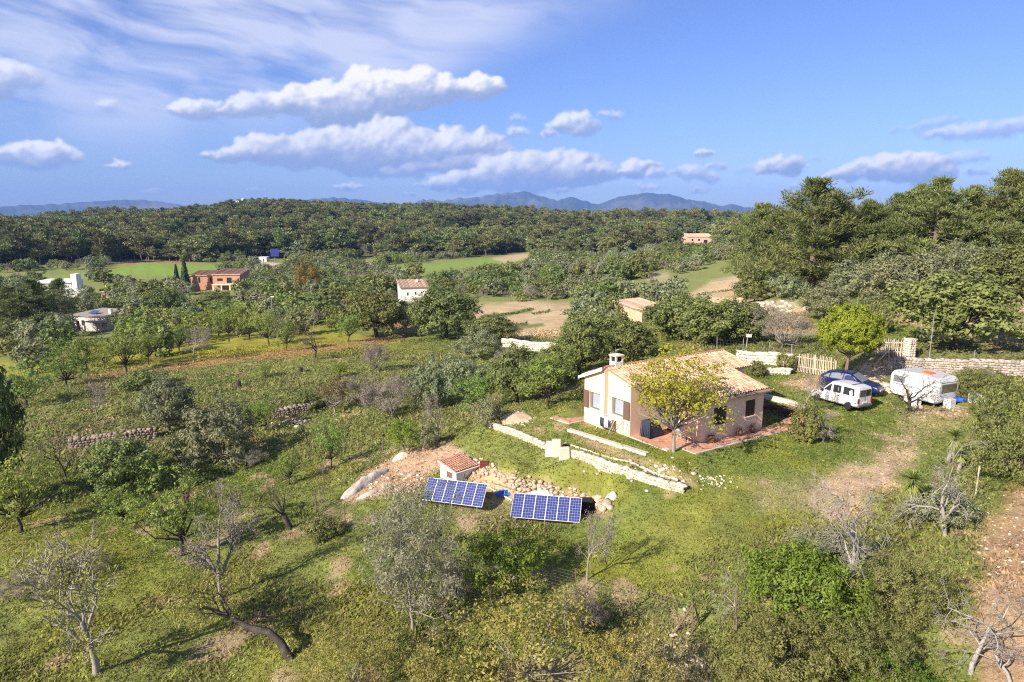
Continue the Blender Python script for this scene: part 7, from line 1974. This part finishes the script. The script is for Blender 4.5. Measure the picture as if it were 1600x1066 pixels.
    wall(m, 'x', 0, .45, -3, 3, -.8, h_); wall(m, 'x', 4, -.45, -3, 3, -.8, h_); wall(m, 'y', -3, .45, .45, 3.55, -.8, h_); wall(m, 'y', 3, -.45, .45, 3.55, -.8, h_); m.build('wall', M['stonewall'], o)
far_houses()

# rows of beans in the ploughed field, each bed one strip of plants
def bean_rows():
    for (a, b, n, lab) in [((752, 497), (832, 484), 420, 'long row of bean plants across the ploughed field'), ((833, 492), (860, 487), 110, 'short row of bean plants in the middle of the ploughed field'), ((800, 512), (824, 506), 110, 'lowest short row of bean plants in the ploughed field'), ((1085, 462), (1160, 452), 160, 'ragged green strip along the tan field')]:
        A, B_ = PT(*a), PT(*b); rs = np.random.RandomState(n); t = rs.uniform(0, 1, n)[:, None]; C = np.array(A)[None] * (1 - t) + np.array(B_)[None] * t + rs.normal(size=(n, 3)) * np.array([.25, .35, .12]); C[:, 2] = zfun(C[:, 0], C[:, 1]) + .15 + np.abs(rs.normal(size=n)) * .16
        link('bean_row', leaves('bean_row', C, rs.normal(size=(n, 3)) + [0, -.3, .6], rs.uniform(.14, .26, n), .6, rs.uniform(0, .6, n), LEAF['mastic']), label=lab, cat='crop row')
bean_rows()

# ------------------------------------------------------------------ grass, weeds and flowers on the ground
def mat_tuft():
    m, nt, b = new_mat('grass_blades'); at = N(nt, 'ShaderNodeAttribute', attribute_name='look'); nt.links.new(at.outputs['Color'], b.inputs['Base Color']); b.inputs['Roughness'].default_value = .7; b.inputs['Specular IOR Level'].default_value = .2
    tr = N(nt, 'ShaderNodeBsdfTranslucent'); nt.links.new(at.outputs['Color'], tr.inputs[0]); mx = N(nt, 'ShaderNodeMixShader'); mx.inputs[0].default_value = .45
    nt.links.new(b.outputs[0], mx.inputs[1]); nt.links.new(tr.outputs[0], mx.inputs[2]); nt.links.new(mx.outputs[0], nt.nodes['Material Output'].inputs[0]); return m
def grass():
    rs = np.random.RandomState(77); n = 370000
    th = rs.uniform(-.95, .88, n); r = 12 + (105 - 12) * rs.uniform(0, 1, n) ** 1.25
    x = r * np.sin(th); y = r * np.cos(th); z = zfun(x, y)
    look, dry = ground_look(x, y, z); px, py = to_px(x, y, z)
    lawn = sstep(-30, 30, poly_sd(px, py, [(560, 720), (640, 700), (760, 650), (900, 600), (1200, 590), (1560, 640), (1500, 700), (1400, 760), (1250, 820), (1000, 860), (950, 800)]))
    wild = sstep(.45, .65, fbm(x * .22, y * .22, 61, 4)) * (1 - lawn)
    rough = np.maximum(wild, sstep(-20, 25, poly_sd(px, py, [(840, 930), (1090, 900), (1200, 820), (1340, 790), (1480, 720), (1560, 720), (1500, 1100), (1000, 1100)])))
    rough = np.maximum(rough, .45 * sstep(-10, 30, poly_sd(px, py, [(0, 560), (560, 560), (780, 560), (760, 660), (560, 720), (0, 700)])))
    keep = rs.uniform(0, 1, n) > dry * .70
    c, s = math.cos(HROT), math.sin(HROT); dx, dy = x - HPOS.x, y - HPOS.y; u = dx * c + dy * s; v = -dx * s + dy * c
    keep &= ~((u > -4.3) & (u < .1) & (v > -.4) & (v < 10.4)) & ~((u > -.1) & (u < 4.35) & (v > -.1) & (v < 9.1)) & ~((u > -6) & (u < -4) & (v > -1.8) & (v < 3.6))
    x, y, z, look, rough, r, lawn = [a[keep] for a in (x, y, z, look, rough, r, lawn)]; n = len(x)
    hgt = (.035 + .04 * rs.uniform(0, 1, n) + rough * rs.uniform(0, 1, n) ** 2 * .22) * np.clip(r / 35, .8, 1.6)
    wid = (.028 + .03 * rs.uniform(0, 1, n)) * np.clip(r / 30, .7, 2.2) * (1 + .4 * rough)
    col = look * rs.uniform(.9, 1.9, (n, 1)); dead = (rs.uniform(0, 1, n) < .08 + .16 * rough)[:, None]
    col = np.where(dead, np.array([.30, .235, .13]) * rs.uniform(.7, 1.2, (n, 1)), col)
    fl = (rs.uniform(0, 1, n) < .008)[:, None]; col = np.where(fl, np.array([.62, .55, .10]), col)
    V = np.empty((n, 3, 3, 3)); 
    for b in range(3):
        a = rs.uniform(0, 6.28, n); lx = np.cos(a) * wid; ly = np.sin(a) * wid; ox = rs.normal(size=n) * wid * 1.4; oy = rs.normal(size=n) * wid * 1.4
        ln = rs.normal(size=(n, 2)) * hgt[:, None] * .65
        V[:, b, 0] = np.stack([x + ox - lx, y + oy - ly, z - .01], 1); V[:, b, 1] = np.stack([x + ox + lx, y + oy + ly, z - .01], 1); V[:, b, 2] = np.stack([x + ox + ln[:, 0], y + oy + ln[:, 1], z + hgt * rs.uniform(.6, 1.1, n)], 1)
    F3 = np.arange(n * 9).reshape(-1, 3)
    link('grass', np_mesh('grass', V.reshape(-1, 3), F3, [mat_tuft()], {'look': np.repeat(np.clip(col, 0, .8), 9, 0)}, tri=True), kind='stuff')
    # leafy weeds and low scrub, thick where nobody mows
    n = 60000; th = rs.uniform(-.77, .77, n); r = 14 + 95 * rs.uniform(0, 1, n) ** 1.1; x = r * np.sin(th); y = r * np.cos(th); z = zfun(x, y); look, dry = ground_look(x, y, z); px, py = to_px(x, y, z)
    k = fbm(x * .30, y * .30, 63, 4); zone_ = np.maximum.reduce([sstep(-20, 25, poly_sd(px, py, q)) for q in ([(840, 930), (1090, 900), (1200, 820), (1340, 790), (1480, 720), (1560, 720), (1510, 1100), (1000, 1100)], [(0, 570), (560, 570), (780, 560), (760, 660), (500, 720), (0, 720)], [(480, 690), (760, 600), (760, 655), (600, 715), (500, 770)], [(1180, 535), (1640, 530), (1640, 590), (1180, 565)])])
    zone_ = np.maximum(zone_, .12)
    zone_ = zone_ * (1 - .7 * sstep(-20, 20, poly_sd(px, py, [(400, 980), (1100, 980), (1150, 1200), (380, 1200)])))
    keep = (rs.uniform(0, 1, n) < zone_ * sstep(.46, .62, k) * (1 - dry * .7)); x, y, z, look, r = [a[keep] for a in (x, y, z, look, r)]; n = len(x)
    per = 5; C = np.stack([x, y, z], 1)[:, None] + rs.normal(size=(n, per, 3)) * np.array([.16, .16, .10]) * np.clip(r / 40, .8, 1.6)[:, None, None]; C[..., 2] = z[:, None] + np.abs(C[..., 2] - z[:, None]) + .05
    C = C.reshape(-1, 3); link('weeds', leaves('weeds', C, rs.normal(size=C.shape) + [0, 0, .6], np.repeat(np.clip(r / 40, .7, 1.6), per) * rs.uniform(.05, .11, len(C)), .4, rs.uniform(0, 1, len(C)), LEAF['grass']), kind='stuff')
grass()
